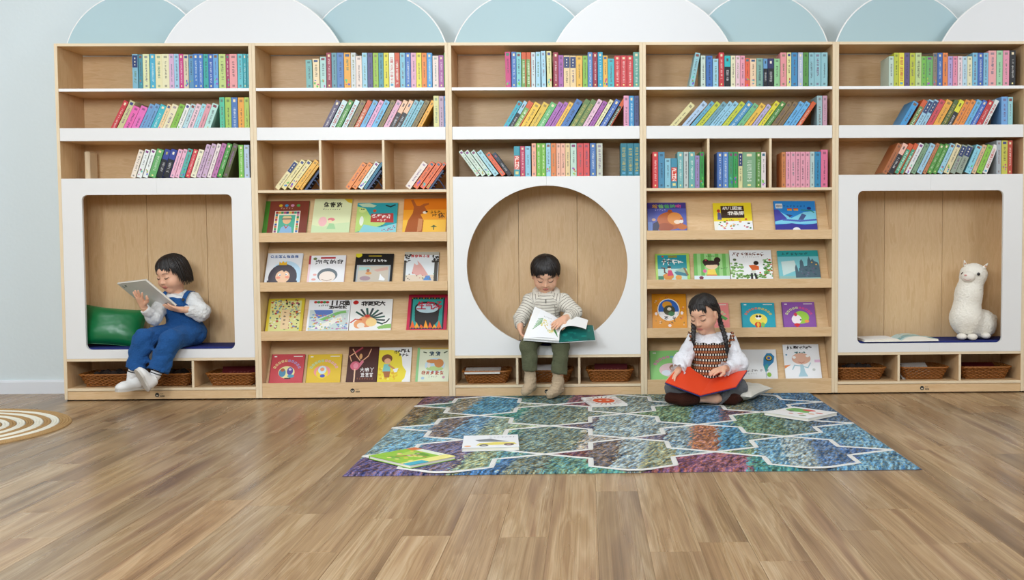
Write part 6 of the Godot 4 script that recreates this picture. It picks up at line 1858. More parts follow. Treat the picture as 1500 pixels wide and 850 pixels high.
# ---------------------------------------------------------------- smooth bodies
class Field:
	# smoothly joined tapered limbs and ellipsoids, meshed as surface nets
	var kind := PackedInt32Array()
	var A := PackedVector3Array()
	var BA := PackedVector3Array()
	var inv := PackedFloat32Array()
	var ra := PackedFloat32Array()
	var dr := PackedFloat32Array()
	var K := PackedFloat32Array()
	var R := PackedVector3Array()
	var bas := []
	var start := PackedFloat32Array()
	var cols := PackedColorArray()
	var cuts := []
	var amp := 0.0
	var nz: FastNoiseLite
	var nscale := Vector3.ONE
	var lo := Vector3(1e9, 1e9, 1e9)
	var hi := Vector3(-1e9, -1e9, -1e9)
	var xf := Transform3D.IDENTITY
	var striped := false
	var tint := Color.WHITE

	func grow(p: Vector3, r: float):
		lo = lo.min(p - Vector3(r, r, r))
		hi = hi.max(p + Vector3(r, r, r))

	func _add(t: int, a: Vector3, b: Vector3, r0: float, r1: float, k: float, rr: Vector3, bb: Basis, s: float):
		kind.append(t)
		A.append(a)
		BA.append(b - a)
		inv.append(1.0 / maxf((b - a).length_squared(), 1e-12))
		ra.append(r0)
		dr.append(r1 - r0)
		K.append(k)
		R.append(rr)
		bas.append(bb)
		start.append(s)
		cols.append(tint)

	func cone(a: Vector3, b: Vector3, r0: float, r1: float, k := 0.02, s := 0.0):
		a = xf * a
		b = xf * b
		_add(0, a, b, r0, r1, k, Vector3.ONE, Basis.IDENTITY, s)
		grow(a, r0)
		grow(b, r1)

	func cuffed(a: Vector3, b: Vector3, r0: float, r1: float, k := 0.02, s := 0.0):
		# like cone, but cut straight across at b
		a = xf * a
		b = xf * b
		_add(2, a, b, r0, r1, k, Vector3.ONE, Basis.IDENTITY, s)
		grow(a, r0)
		grow(b, r1)

	func chain(pts: Array, rad: Array, k := 0.02):
		for j in pts.size() - 1:
			cone(pts[j], pts[j + 1], rad[j], rad[j + 1], k)

	func ball(c: Vector3, r: float, k := 0.02):
		cone(c, c, r, r, k)

	func ell(c: Vector3, r: Vector3, k := 0.02, b := Basis.IDENTITY):
		_add(1, xf * c, xf * c, 0, 0, k, r, (xf.basis * b).transposed(), 0.0)
		grow(xf * c, maxf(r.x, maxf(r.y, r.z)))

	func carve(c: Vector3, r: Vector3, k := 0.01, b := Basis.IDENTITY):
		_add(3, xf * c, xf * c, 0, 0, k, r, (xf.basis * b).transposed(), 0.0)

	func cut(p: Vector3, n: Vector3):
		cuts.append([xf * p, (xf.basis * n).normalized()])

	func one(i: int, p: Vector3) -> float:
		var t := kind[i]
		if t == 0:
			var pa := p - A[i]
			var h := clampf(pa.dot(BA[i]) * inv[i], 0.0, 1.0)
			return (pa - BA[i] * h).length() - ra[i] - dr[i] * h
		if t == 2:
			var pa := p - A[i]
			var hh := pa.dot(BA[i]) * inv[i]
			var h := clampf(hh, 0.0, 1.0)
			var d := (pa - BA[i] * hh).length() - ra[i] - dr[i] * h if hh > 0.0 else pa.length() - ra[i]
			return maxf(d, (hh - 1.0) / sqrt(inv[i]))
		var q: Vector3 = bas[i] * (p - A[i]) / R[i]
		var k0 := q.length()
		var k1 := (q / R[i]).length()
		return k0 * (k0 - 1.0) / maxf(k1, 1e-6)

	func d(p: Vector3) -> float:
		var res := 1e3
		for i in kind.size():
			var e := one(i, p)
			var k := K[i]
			if kind[i] == 3:
				e = -e
				var h := maxf(k - absf(res - e), 0.0) / k
				res = maxf(res, e) + h * h * k * 0.25
			else:
				var h := maxf(k - absf(res - e), 0.0) / k
				res = minf(res, e) - h * h * k * 0.25
		for c in cuts:
			res = maxf(res, (p - c[0]).dot(c[1]))
		if amp > 0.0 and absf(res) < 0.05:
			res += nz.get_noise_3dv(p * nscale) * amp
		return res

	func mesh_into(buf, cell: float, paint = null):
		var pad := Vector3.ONE * (cell * 2.0 + amp)
		var o := lo - pad
		var dim := ((hi + pad - o) / cell).ceil()
		const B := 4
		var nx := int(ceil(dim.x / B)) * B
		var ny := int(ceil(dim.y / B)) * B
		var nzz := int(ceil(dim.z / B)) * B
		var sx := nx + 1
		var sxy := sx * (ny + 1)
		var val := PackedFloat32Array()
		val.resize(sxy * (nzz + 1))
		val.fill(1e6)
		var idx := PackedInt32Array()
		idx.resize(sxy * (nzz + 1))
		idx.fill(-1)
		var live := []
		var reach := cell * B * 0.9 + cell + amp + 0.006
		for bz in range(0, nzz, B):
			for by in range(0, ny, B):
				for bx in range(0, nx, B):
					var c := o + Vector3(bx + B / 2.0, by + B / 2.0, bz + B / 2.0) * cell
					if absf(d(c)) < reach:
						live.append(Vector3i(bx, by, bz))
		for b in live:
			for z in range(b.z, b.z + B + 1):
				for y in range(b.y, b.y + B + 1):
					var row: int = z * sxy + y * sx
					for x in range(b.x, b.x + B + 1):
						if val[row + x] > 1e5:
							val[row + x] = d(o + Vector3(x, y, z) * cell)
		var corner := [0, 1, sx, sx + 1, sxy, sxy + 1, sxy + sx, sxy + sx + 1]
		var cpos := [Vector3(0, 0, 0), Vector3(1, 0, 0), Vector3(0, 1, 0), Vector3(1, 1, 0), Vector3(0, 0, 1), Vector3(1, 0, 1), Vector3(0, 1, 1), Vector3(1, 1, 1)]
		var edges := [0, 1, 2, 3, 4, 5, 6, 7, 0, 2, 1, 3, 4, 6, 5, 7, 0, 4, 1, 5, 2, 6, 3, 7]
		var base: int = buf.v.size()
		var verts := PackedVector3Array()
		var cells := []
		var g := [0.0, 0.0, 0.0, 0.0, 0.0, 0.0, 0.0, 0.0]
		for b in live:
			for z in range(b.z, b.z + B):
				for y in range(b.y, b.y + B):
					var row: int = z * sxy + y * sx
					for x in range(b.x, b.x + B):
						var at := row + x
						var neg := 0
						for q in 8:
							var vv := val[at + corner[q]]
							g[q] = vv
							if vv < 0.0:
								neg += 1
						if neg == 0 or neg == 8:
							continue
						var sum := Vector3.ZERO
						var n := 0
						for e in range(0, 24, 2):
							var a: int = edges[e]
							var c: int = edges[e + 1]
							if (g[a] < 0.0) != (g[c] < 0.0):
								sum += cpos[a].lerp(cpos[c], g[a] / (g[a] - g[c]))
								n += 1
						idx[at] = verts.size()
						verts.append(o + (Vector3(x, y, z) + sum / n) * cell)
						cells.append(at)
		var nor := PackedVector3Array()
		nor.resize(verts.size())
		var steps := [[1, sx, sxy], [sx, sxy, 1], [sxy, 1, sx]]
		for at in cells:
			for ax in 3:
				var st: Array = steps[ax]
				# edge along axis ax from this cell's low corner
				var v0 := val[at]
				var v1 := val[at + st[0]]
				if (v0 < 0.0) == (v1 < 0.0):
					continue
				if at - st[1] - st[2] < 0:
					continue
				var i0 := idx[at]
				var i1 := idx[at - st[1]]
				var i2 := idx[at - st[1] - st[2]]
				var i3 := idx[at - st[2]]
				if i0 < 0 or i1 < 0 or i2 < 0 or i3 < 0:
					continue
				var n := (verts[i2] - verts[i0]).cross(verts[i3] - verts[i1])
				# outward: from inside (negative) to outside
				var dirs := Vector3.ZERO
				dirs[ax] = 1.0 if v0 < 0.0 else -1.0
				if n.dot(dirs) < 0.0:
					n = -n
				nor[i0] += n
				nor[i1] += n
				nor[i2] += n
				nor[i3] += n
				if v0 < 0.0:
					buf.i.append_array([base + i0, base + i2, base + i1, base + i0, base + i3, base + i2])
				else:
					buf.i.append_array([base + i0, base + i1, base + i2, base + i0, base + i2, base + i3])
		for j in verts.size():
			var p := verts[j]
			buf.v.append(p)
			buf.n.append(nor[j].normalized() if nor[j].length_squared() > 0.0 else Vector3.UP)
			var uv := Vector2(p.x, p.y)
			if striped:
				var bd := 1e9
				for i in kind.size():
					var e := one(i, p)
					if e < bd:
						bd = e
						var h := clampf((p - A[i]).dot(BA[i]) * inv[i], -0.8, 1.8)
						uv = Vector2(p.x, start[i] + h / sqrt(inv[i]))
			buf.u.append(uv)
			buf.c.append(paint.call(p) if paint else Color.WHITE)


func frame(fwd: Vector3, roll := 0.0) -> Basis:
	# local z looks along fwd, y stays up; x is the figure's own left
	var z := fwd.normalized()
	var x := Vector3.UP.cross(z).normalized()
	var b := Basis(x, z.cross(x), z)
	return b * Basis(Vector3(0, 0, 1), roll)


func creases(sd: int, freq: float) -> FastNoiseLite:
	var n := noise(sd, freq, 2)
	n.fractal_type = FastNoiseLite.FRACTAL_RIDGED
	return n


func cloth(c: Color, sheen := 0.4, sd := 0, bump := 0.5, scale := 60.0) -> StandardMaterial3D:
	var m := plain(c, 0.9, 0.2)
	m.rim_enabled = true
	m.rim = sheen
	m.rim_tint = 0.6
	m.normal_enabled = true
	m.normal_texture = noise_tex(noise(100 + sd, 0.12, 3), 128, null, true, 4.0)
	m.normal_scale = bump
	m.uv1_triplanar = true
	m.uv1_scale = Vector3.ONE * scale / 10.0
	return m


func head_field(xf: Transform3D, neck_to: Vector3) -> Field:
	var f := Field.new()
	f.xf = xf
	f.ell(Vector3(0, 0.022, -0.012), Vector3(0.070, 0.074, 0.081), 0.02)
	f.ell(Vector3(0, -0.028, 0.020), Vector3(0.057, 0.060, 0.056), 0.03)
	f.ball(Vector3(0, 0.028, 0.038), 0.042, 0.02)
	for s in [-1.0, 1.0]:
		f.ball(Vector3(0.031 * s, -0.036, 0.043), 0.029, 0.02)
		f.cone(Vector3(0.046 * s, -0.042, 0.0), Vector3(0.008 * s, -0.076, 0.044), 0.018, 0.015, 0.02)
	f.ball(Vector3(0, -0.077, 0.051), 0.0155, 0.018)
	for s in [-1.0, 1.0]:
		f.carve(Vector3(0.029 * s, 0.004, 0.088), Vector3(0.017, 0.012, 0.016), 0.012)
		f.ell(Vector3(0.029 * s, 0.000, 0.061), Vector3(0.0155, 0.0125, 0.0135), 0.004)
	f.cone(Vector3(0, 0.000, 0.073), Vector3(0, -0.026, 0.0855), 0.0055, 0.0088, 0.012)
	for s in [-1.0, 1.0]:
		f.ball(Vector3(0.0095 * s, -0.029, 0.0775), 0.0068, 0.006)
	f.cone(Vector3(-0.012, -0.0520, 0.0740), Vector3(0.012, -0.0520, 0.0740), 0.0036, 0.0036, 0.006)
	f.cone(Vector3(-0.008, -0.0580, 0.0730), Vector3(0.008, -0.0580, 0.0730), 0.0044, 0.0044, 0.006)
	for s in [-1.0, 1.0]:
		f.ell(Vector3(0.071 * s, -0.012, -0.008), Vector3(0.009, 0.025, 0.016), 0.008, Basis(Vector3.UP, 0.35 * s))
		f.carve(Vector3(0.080 * s, -0.010, -0.004), Vector3(0.006, 0.014, 0.008), 0.005)
	f.xf = Transform3D.IDENTITY
	f.cone(xf * Vector3(0, -0.045, -0.018), neck_to, 0.033, 0.036, 0.03)
	return f


func hand_into(f: Field, wrist: Vector3, dir: Vector3, palm: Vector3, thumb_side: float, curl: Array, s := 1.0, spread := 0.10):
	# palm: the way the palm faces; thumb_side +1 or -1 along dir x palm
	dir = dir.normalized()
	palm = (palm - dir * palm.dot(dir)).normalized()
	var side := dir.cross(palm).normalized() * thumb_side
	var L := [0.040, 0.046, 0.043, 0.034]
	for k in 4:
		var kn := wrist + (dir * (0.047 - 0.003 * absf(k - 1.2)) + side * (0.0180 - 0.0122 * k)) * s
		f.cone(wrist + side * (0.010 - 0.0066 * k) * s, kn, 0.0115 * s, 0.0070 * s, 0.007)
		var dd := (dir + side * (spread - spread * 0.68 * k)).normalized()
		var p := kn
		var c: float = curl[k]
		for j in 3:
			dd = (dd * cos(c) + palm * sin(c)).normalized()
			palm_fix = dd
			var q: Vector3 = p + dd * L[k] * [0.46, 0.30, 0.24][j] * s
			f.cone(p, q, [0.0060, 0.0056, 0.0052][j] * s, [0.0056, 0.0052, 0.0044][j] * s, 0.0015)
			p = q
	var tb := wrist + (dir * 0.012 + side * 0.014) * s
	var t1 := tb + (dir * 0.55 + side * 0.75 + palm * 0.25).normalized() * 0.026 * s
	var t2: Vector3 = t1 + (dir * 0.85 + side * 0.35 + palm * 0.3 * curl[4]).normalized() * 0.019 * s
	var t3: Vector3 = t2 + (dir * 0.95 + side * 0.1 + palm * 0.5 * curl[4]).normalized() * 0.014 * s
	f.chain([tb, t1, t2, t3], [0.0110 * s, 0.0080 * s, 0.0068 * s, 0.0054 * s], 0.004)


var palm_fix := Vector3.ZERO


func face_parts(o, xf: Transform3D):
	# lashes of lowered eyes, brows and the line of the mouth
	for s in [-1.0, 1.0]:
		var e := Buf.new()
		e.xf = xf
		e.tube([Vector3(0.0440 * s, 0.0015, 0.0655), Vector3(0.037 * s, -0.0045, 0.0725), Vector3(0.029 * s, -0.0068, 0.0755), Vector3(0.021 * s, -0.0055, 0.0752), Vector3(0.0155 * s, -0.0015, 0.0725)], [0.0011, 0.0018, 0.0020, 0.0017, 0.0009], 6)
		obj("eyelash", e, M.hair, o)
		var b := Buf.new()
		b.xf = xf
		b.tube([Vector3(0.046 * s, 0.0185, 0.0615), Vector3(0.039 * s, 0.0235, 0.0685), Vector3(0.029 * s, 0.0250, 0.0755), Vector3(0.016 * s, 0.0215, 0.0795)], [0.0009, 0.0019, 0.0021, 0.0012], 6, false, 0.6)
		obj("eyebrow", b, M.hair, o)
	var m := Buf.new()
	m.xf = xf
	m.tube([Vector3(-0.0145, -0.0535, 0.0728), Vector3(-0.007, -0.0550, 0.0766), Vector3(0, -0.0546, 0.0774), Vector3(0.007, -0.0550, 0.0766), Vector3(0.0145, -0.0535, 0.0728)], [0.0006, 0.0012, 0.0012, 0.0012, 0.0006], 6)
	obj("mouth_line", m, M.lip_line, o)


func skin_paint(xf: Transform3D) -> Callable:
	var iv := xf.affine_inverse()
	var skin := Color("e6b394").srgb_to_linear()
	var lip := Color("c4756b").srgb_to_linear()
	return func(p: Vector3) -> Color:
		var q := iv * p
		if q.z > 0.069 and q.z < 0.095 and absf(q.x) < 0.0185 and q.y < -0.0465 and q.y > -0.0645:
			var e := maxf(absf(q.x) / 0.0185, absf(q.y + 0.0555) / 0.009)
			return skin.lerp(lip, clampf((1.0 - e) * 3.0, 0.0, 1.0))
		return skin


func hair_field(xf: Transform3D, sd: int) -> Field:
	var f := Field.new()
	f.xf = xf
	f.nz = noise(sd, 1.0, 2)
	f.nscale = Vector3(110, 60, 110)
	f.amp = 0.0022
	return f


func hair_strands(b, xf: Transform3D, c: Vector3, r: Vector3, n: int, sd: int, yend: Callable, flare := 0.0):
	# locks combed down from the crown over an ellipsoid, hanging straight below its widest part
	var g := RandomNumberGenerator.new()
	g.seed = sd
	for k in n:
		var a := wrapf(TAU * k / n * 1.0 + g.randf_range(-0.05, 0.05), -PI, PI)
		var u := g.randf_range(0.985, 1.045)
		var y1: float = yend.call(a) + g.randf_range(-0.006, 0.005)
		var drift := g.randf_range(-0.10, 0.10)
		var quarter := PI / 2 * r.y
		var total := quarter + c.y - y1 if y1 < c.y else acos(clampf((y1 - c.y) / r.y, -1.0, 1.0)) * r.y
		var pts := []
		var rad := []
		var s0 := g.randf_range(0.02, 0.22)
		for s in 9:
			var f := s / 8.0
			var dist := lerpf(s0, 1.0, f) * total
			var aa := a + drift * f
			var y := c.y
			var w := 1.0
			if dist < quarter:
				y = c.y + r.y * cos(dist / r.y)
				w = sin(dist / r.y)
			else:
				y = c.y - (dist - quarter)
				w = 1.0 + flare * sin(PI * minf(1.0, (dist - quarter) / 0.11)) * 3.0
			pts.append(c + Vector3(sin(aa) * r.x * w * u, y - c.y, cos(aa) * r.z * w * u))
			rad.append(0.0058 * (0.55 + 0.45 * sin(PI * f)) * (1.0 if s < 6 else lerpf(1.0, 0.18, (s - 5) / 3.0)))
		b.xf = xf
		b.tube(pts, rad, 5, false, 0.75)
	b.xf = Transform3D.IDENTITY


func sock_shoe_mats():
	M.hair = plain(Color("17110f"), 0.42, 0.5)
	M.hair.rim_enabled = true
	M.hair.rim = 0.2
	M.lip_line = plain(Color("8c3f3c"), 0.5)
	var s := plain(Color.WHITE, 0.5, 0.4)
	s.vertex_color_use_as_albedo = true
	s.subsurf_scatter_enabled = true
	s.subsurf_scatter_strength = 0.08
	M.skin = s


func build_people():
	sock_shoe_mats()
	child_in_overalls()
	boy_with_book()
	girl_on_rug()


func field_obj(called, f: Field, cell: float, mat, parent, paint = null):
	var b := Buf.new()
	f.mesh_into(b, cell, paint)
	return obj(called, b, mat, parent)


func shoe(o, heel: Vector3, toe: Vector3, down: Vector3, mat, sole_mat):
	# heel and toe: ends of the sole's middle line; down: the way the sole faces
	var x := (toe - heel).normalized()
	down = (down - x * down.dot(x)).normalized()
	var len := heel.distance_to(toe)
	var bs := Basis(down.cross(x).normalized(), -down, x)   # y away from the sole, z to the toe
	var xf := Transform3D(bs, heel)
	var f := Field.new()
	f.xf = xf
	f.ell(Vector3(0, 0.028, 0.034), Vector3(0.029, 0.034, 0.036), 0.02)
	f.ell(Vector3(0, 0.020, len - 0.042), Vector3(0.034, 0.024, 0.046), 0.03)
	f.cone(Vector3(0, 0.030, 0.035), Vector3(0, 0.022, len - 0.05), 0.028, 0.027, 0.02)
	f.cone(Vector3(0, 0.046, 0.034), Vector3(0, 0.062, 0.030), 0.027, 0.028, 0.015)
	f.cut(Vector3(0, 0.010, 0), Vector3(0, -1, 0))
	f.cut(Vector3(0, 0.066, 0.03), Vector3(0, 1, -0.25))
	var upper = field_obj("shoe", f, 0.0045, mat, o)
	var poly := PackedVector2Array()
	for k in 40:
		var a := TAU * k / 40
		var z := len / 2 - 0.002 + cos(a) * (len / 2 + 0.004)
		var w := 0.030 + 0.007 * smoothstep(0.3, 0.75, z / len) - 0.003 * exp(-pow((z / len - 0.45) / 0.15, 2))
		poly.append(Vector2(sign(sin(a)) * pow(absf(sin(a)), 0.7) * w, z))
	var b := Buf.new()
	b.prism(poly, -0.013, 0.0)
	for j in b.v.size():
		b.v[j] = xf * Vector3(b.v[j].x, -b.v[j].z - 0.001, b.v[j].y)
		b.n[j] = bs * Vector3(b.n[j].x, -b.n[j].z, b.n[j].y)
	obj("sole", b, sole_mat, upper)
	for k in 4:
		var l := Buf.new()
		l.xf = xf
		var z := len * 0.42 + k * 0.012
		l.tube([Vector3(-0.018, 0.043 - k * 0.0035, z), Vector3(0, 0.052 - k * 0.0035, z + 0.002), Vector3(0.018, 0.043 - k * 0.0035, z)], [0.0022], 6)
		obj("lace", l, mat, upper)


func child_in_overalls():
	var t = thing("person", "child in blue overalls and white shirt reading a big book in the nook", "person", Vector3(0.6, 0.297, -0.13), 0)
	var off := Transform3D(Basis.IDENTITY, -t.position)
	var o := Node3D.new()
	t.add_child(o)
	t.remove_child(o)
	o.free()
	var root = t
	var hx := Transform3D(frame(Vector3(-0.40, -0.30, 0.87), deg_to_rad(3)), Vector3(0.573, 0.706, -0.095))
	var neck := Vector3(0.592, 0.585, -0.125)
	# joints
	var shR := Vector3(0.535, 0.558, -0.085)
	var shL := Vector3(0.672, 0.556, -0.140)
	var elR := Vector3(0.507, 0.468, -0.005)
	var wrR := Vector3(0.487, 0.527, 0.085)
	var elL := Vector3(0.735, 0.487, -0.085)
	var wrL := Vector3(0.672, 0.506, -0.010)
	var hip := Vector3(0.615, 0.365, -0.155)
	var knR := Vector3(0.482, 0.350, 0.085)
	var anR := Vector3(0.428, 0.165, 0.105)
	var knL := Vector3(0.628, 0.345, 0.085)
	var anL := Vector3(0.556, 0.158, 0.125)
	# body
	var f := Field.new()
	f.cone(hip, Vector3(0.602, 0.52, -0.125), 0.065, 0.062, 0.03)
	f.cone(shR, shL, 0.032, 0.032, 0.03)
	f.cone(Vector3(0.602, 0.52, -0.125), neck, 0.055, 0.034, 0.03)
	f.chain([shR, elR, wrR], [0.030, 0.025, 0.019])
	f.chain([shL, elL, wrL], [0.030, 0.025, 0.019])
	f.chain([hip + Vector3(-0.04, 0, 0.02), knR, anR], [0.055, 0.042, 0.026])
	f.chain([hip + Vector3(0.045, 0, 0.02), knL, anL], [0.055, 0.042, 0.026])
	var b := Buf.new()
	b.xf = off
	var paint := skin_paint(hx)
	f.mesh_into(b, 0.011, paint)
	head_field(hx, neck).mesh_into(b, 0.0033, paint)
	var hf := Field.new()
	var bn := Vector3(-0.345, -0.745, 0.57)
	hand_into(hf, wrR + Vector3(-0.002, 0.012, 0.004), Vector3(-0.10, 0.80, 0.55), -bn, -1.0, [0.05, 0.03, 0.05, 0.08, 0.2], 1.1, 0.34)
	hf.cone(wrR + Vector3(0, -0.02, -0.015), wrR + Vector3(-0.001, 0.012, 0.002), 0.019, 0.0165, 0.01)
	hf.mesh_into(b, 0.003, paint)
	hf = Field.new()
	hand_into(hf, wrL + Vector3(-0.014, 0.001, 0.006), Vector3(-0.86, 0.22, 0.42), -bn, 1.0, [0.16, 0.14, 0.16, 0.2, 0.2], 1.06)
	hf.cone(wrL + Vector3(0.02, 0, -0.01), wrL + Vector3(-0.012, 0.001, 0.005), 0.019, 0.0165, 0.01)
	hf.mesh_into(b, 0.003, paint)
	shift(b, -t.position)
	obj("body", b, M.skin, root)
	# shirt
	var white := cloth(Color("dfe0de"), 0.3, 1, 0.6, 40)
	var s := Field.new()
	s.nz = creases(131, 11.0)
	s.amp = 0.008
	s.cone(Vector3(0.612, 0.42, -0.145), Vector3(0.604, 0.525, -0.122), 0.078, 0.072, 0.02)
	s.cone(shR + Vector3(0.015, 0, 0), shL + Vector3(-0.015, 0, 0), 0.044, 0.046, 0.03)
	s.cone(shL, elL, 0.046, 0.052, 0.02)
	s.cuffed(elL, wrL + Vector3(0.006, -0.001, -0.004), 0.052, 0.027, 0.015)
	s.cone(shR, elR, 0.044, 0.046, 0.02)
	s.cuffed(elR, wrR + Vector3(0.0, -0.003, -0.006), 0.046, 0.027, 0.015)
	var so = fobj("shirt", s, 0.0065, white, root, t)
	var c := Field.new()   # soft turned-up collar
	c.nz = noise(132, 30.0, 2)
	c.amp = 0.004
	for k in 10:
		var a := TAU * k / 10
		c.ball(neck + Vector3(cos(a) * 0.040, 0.004 - 0.012 * sin(a) + 0.004 * cos(a), sin(a) * 0.040), 0.0155, 0.012)
	fobj("collar", c, 0.0045, white, so, t)
	# overalls
	var denim := cloth(Color("27548c"), 0.5, 2, 0.9, 70)
	var p := Field.new()
	p.nz = creases(133, 7.0)
	p.nscale = Vector3(1.0, 1.5, 0.8)
	p.amp = 0.010
	p.cone(Vector3(0.618, 0.385, -0.150), Vector3(0.600, 0.520, -0.108), 0.094, 0.076, 0.03)
	p.cone(Vector3(0.600, 0.520, -0.106), Vector3(0.594, 0.552, -0.098), 0.073, 0.066, 0.02)
	p.ell(Vector3(0.622, 0.372, -0.150), Vector3(0.115, 0.078, 0.105), 0.03)
	p.cut(Vector3(0.594, 0.578, -0.04), Vector3(-0.05, 1, -0.25))
	p.cone(Vector3(0.578, 0.362, -0.115), knR, 0.070, 0.056, 0.03)
	p.cuffed(knR, Vector3(0.438, 0.186, 0.104), 0.056, 0.055, 0.03)
	p.cone(Vector3(0.668, 0.362, -0.115), knL, 0.074, 0.058, 0.03)
	p.cuffed(knL, Vector3(0.570, 0.178, 0.126), 0.058, 0.060, 0.03)
	var po = fobj("overalls", p, 0.0075, denim, root, t)
	for e in [[Vector3(0.652, 0.562, -0.058), Vector3(0.660, 0.606, -0.115), Vector3(0.665, 0.600, -0.165)], [Vector3(0.545, 0.566, -0.030), Vector3(0.547, 0.606, -0.075), Vector3(0.560, 0.598, -0.135)]]:
		var st := Buf.new()
		st.xf = off
		st.tube([e[0] + Vector3(0, -0.012, 0.004), e[0], e[0].lerp(e[1], 0.6) + Vector3(0, 0.006, 0.006), e[1], e[2]], [0.013], 10, false, 0.35)
		obj("strap", st, denim, po)
		var bt := Buf.new()
		bt.xf = off * Transform3D(frame(Vector3(-0.1, 0.3, 1)), e[0] + Vector3(0, 0.000, 0.010))
		bt.lathe_disc(0.0085, 0.004)
		obj("button", bt, plain(Color("22242c"), 0.4), po)
	# socks with two dark bands, white trainers
	var wsock := cloth(Color("e8e8e6"), 0.3, 3, 0.5, 60)
	var band := plain(Color("17181c"), 0.8)
	for k in 2:
		var kn: Vector3 = knR if k == 0 else knL
		var an: Vector3 = anR if k == 0 else anL
		var sk := Field.new()
		var up := kn.lerp(an, 0.80)
		var foot := an + (Vector3(-0.01, -0.045, 0.0) if k == 0 else Vector3(-0.015, -0.035, 0.03))
		sk.cone(up, an, 0.030, 0.028, 0.01)
		sk.cone(an, foot, 0.028, 0.027, 0.01)
		var sko = fobj("sock", sk, 0.0045, wsock, root, t)
		for j in 2:
			var c0 := up.lerp(an, 0.42 + 0.36 * j)
			var ax := (an - kn).normalized()
			var u1 := ax.cross(Vector3.FORWARD).normalized()
			var u2 := ax.cross(u1).normalized()
			var pts := []
			for q in 24:
				pts.append(c0 + u1 * cos(TAU * q / 24) * 0.0292 + u2 * sin(TAU * q / 24) * 0.0292)
			var rb := Buf.new()
			rb.xf = off
			rb.tube(pts, [0.0032], 6, true)
			obj("sock_band", rb, band, sko)
	var leather := plain(Color("e4e3df"), 0.45, 0.5)
	var rub := plain(Color("cdc9c1"), 0.6, 0.4)
	var holder := Node3D.new()
	holder.name = "shoes_holder"
	shoe_at(root, t, Vector3(0.462, 0.080, 0.070), Vector3(0.372, 0.078, 0.190), Vector3(-0.05, -1, -0.05), leather, rub)
	shoe_at(root, t, Vector3(0.540, 0.083, 0.190), Vector3(0.497, 0.200, 0.232), Vector3(-0.62, -0.42, 0.68), leather, rub)
	holder.free()
	# hair: a chin-length bob with a fringe
	var h := hair_field(hx, 141)
	h.ell(Vector3(0, 0.030, -0.018), Vector3(0.074, 0.076, 0.086), 0.015)
	h.cut(Vector3(0, 0.036, 0.075), Vector3(0, -1, 0.9))
	for k in 15:
		var a := deg_to_rad(85 + 190.0 * k / 14.0)
		h.chain([Vector3(sin(a) * 0.064, 0.030, cos(a) * 0.068 - 0.016), Vector3(sin(a) * 0.074, -0.040, cos(a) * 0.076 - 0.016)], [0.016, 0.012], 0.012)
	h.cuts.clear()
	h.carve(Vector3(0, -0.040, 0.072), Vector3(0.062, 0.076, 0.062), 0.006)
	var hb := Buf.new()
	h.mesh_into(hb, 0.0042)
	hair_strands(hb, hx, Vector3(0, 0.030, -0.016), Vector3(0.078, 0.080, 0.090), 260, 141, func(a: float) -> float:
		var g := absf(rad_to_deg(a))
		if g < 50.0: return 0.031 - 0.007 * absf(sin(a * 9.0))
		return lerpf(0.010, -0.070, smoothstep(50.0, 78.0, g)), 0.022)
	shift(hb, -t.position)
	obj("hair", hb, M.hair, root)
	face_parts_at(root, hx, off)
	# the large book the child holds, pages towards the child
	var A := Vector3(0.299, 0.654, -0.02)
	var Bc := Vector3(0.528, 0.678, 0.15)
	var C := Vector3(0.623, 0.527, 0.01)
	var x2 := (Bc - A).normalized()
	var z2 := bn.normalized()
	z2 = (z2 - x2 * z2.dot(x2)).normalized()
	var y2 := z2.cross(x2)
	var w := A.distance_to(Bc)
	var hh := Bc.distance_to(C)
	var bk = thing("large_book", "big pale grey hardback held up by the child in overalls", "book", Vector3.ZERO)
	bk.transform = Transform3D(Basis(x2, y2, z2), (A + Bc) / 2 - y2 * hh)
	picture_book(bk, w, hh, 0.011, 38)


func shift(b, by: Vector3):
	for j in b.v.size():
		b.v[j] += by


func fobj(called, f: Field, cell: float, mat, parent, t):
	var b := Buf.new()
	f.mesh_into(b, cell)
	shift(b, -t.position)
	return obj(called, b, mat, parent)


func shoe_at(root, t, heel, toe, down, mat, sole):
	shoe(root, heel - t.position, toe - t.position, down, mat, sole)


func face_parts_at(root, hx: Transform3D, off: Transform3D):
	face_parts(root, off * hx)


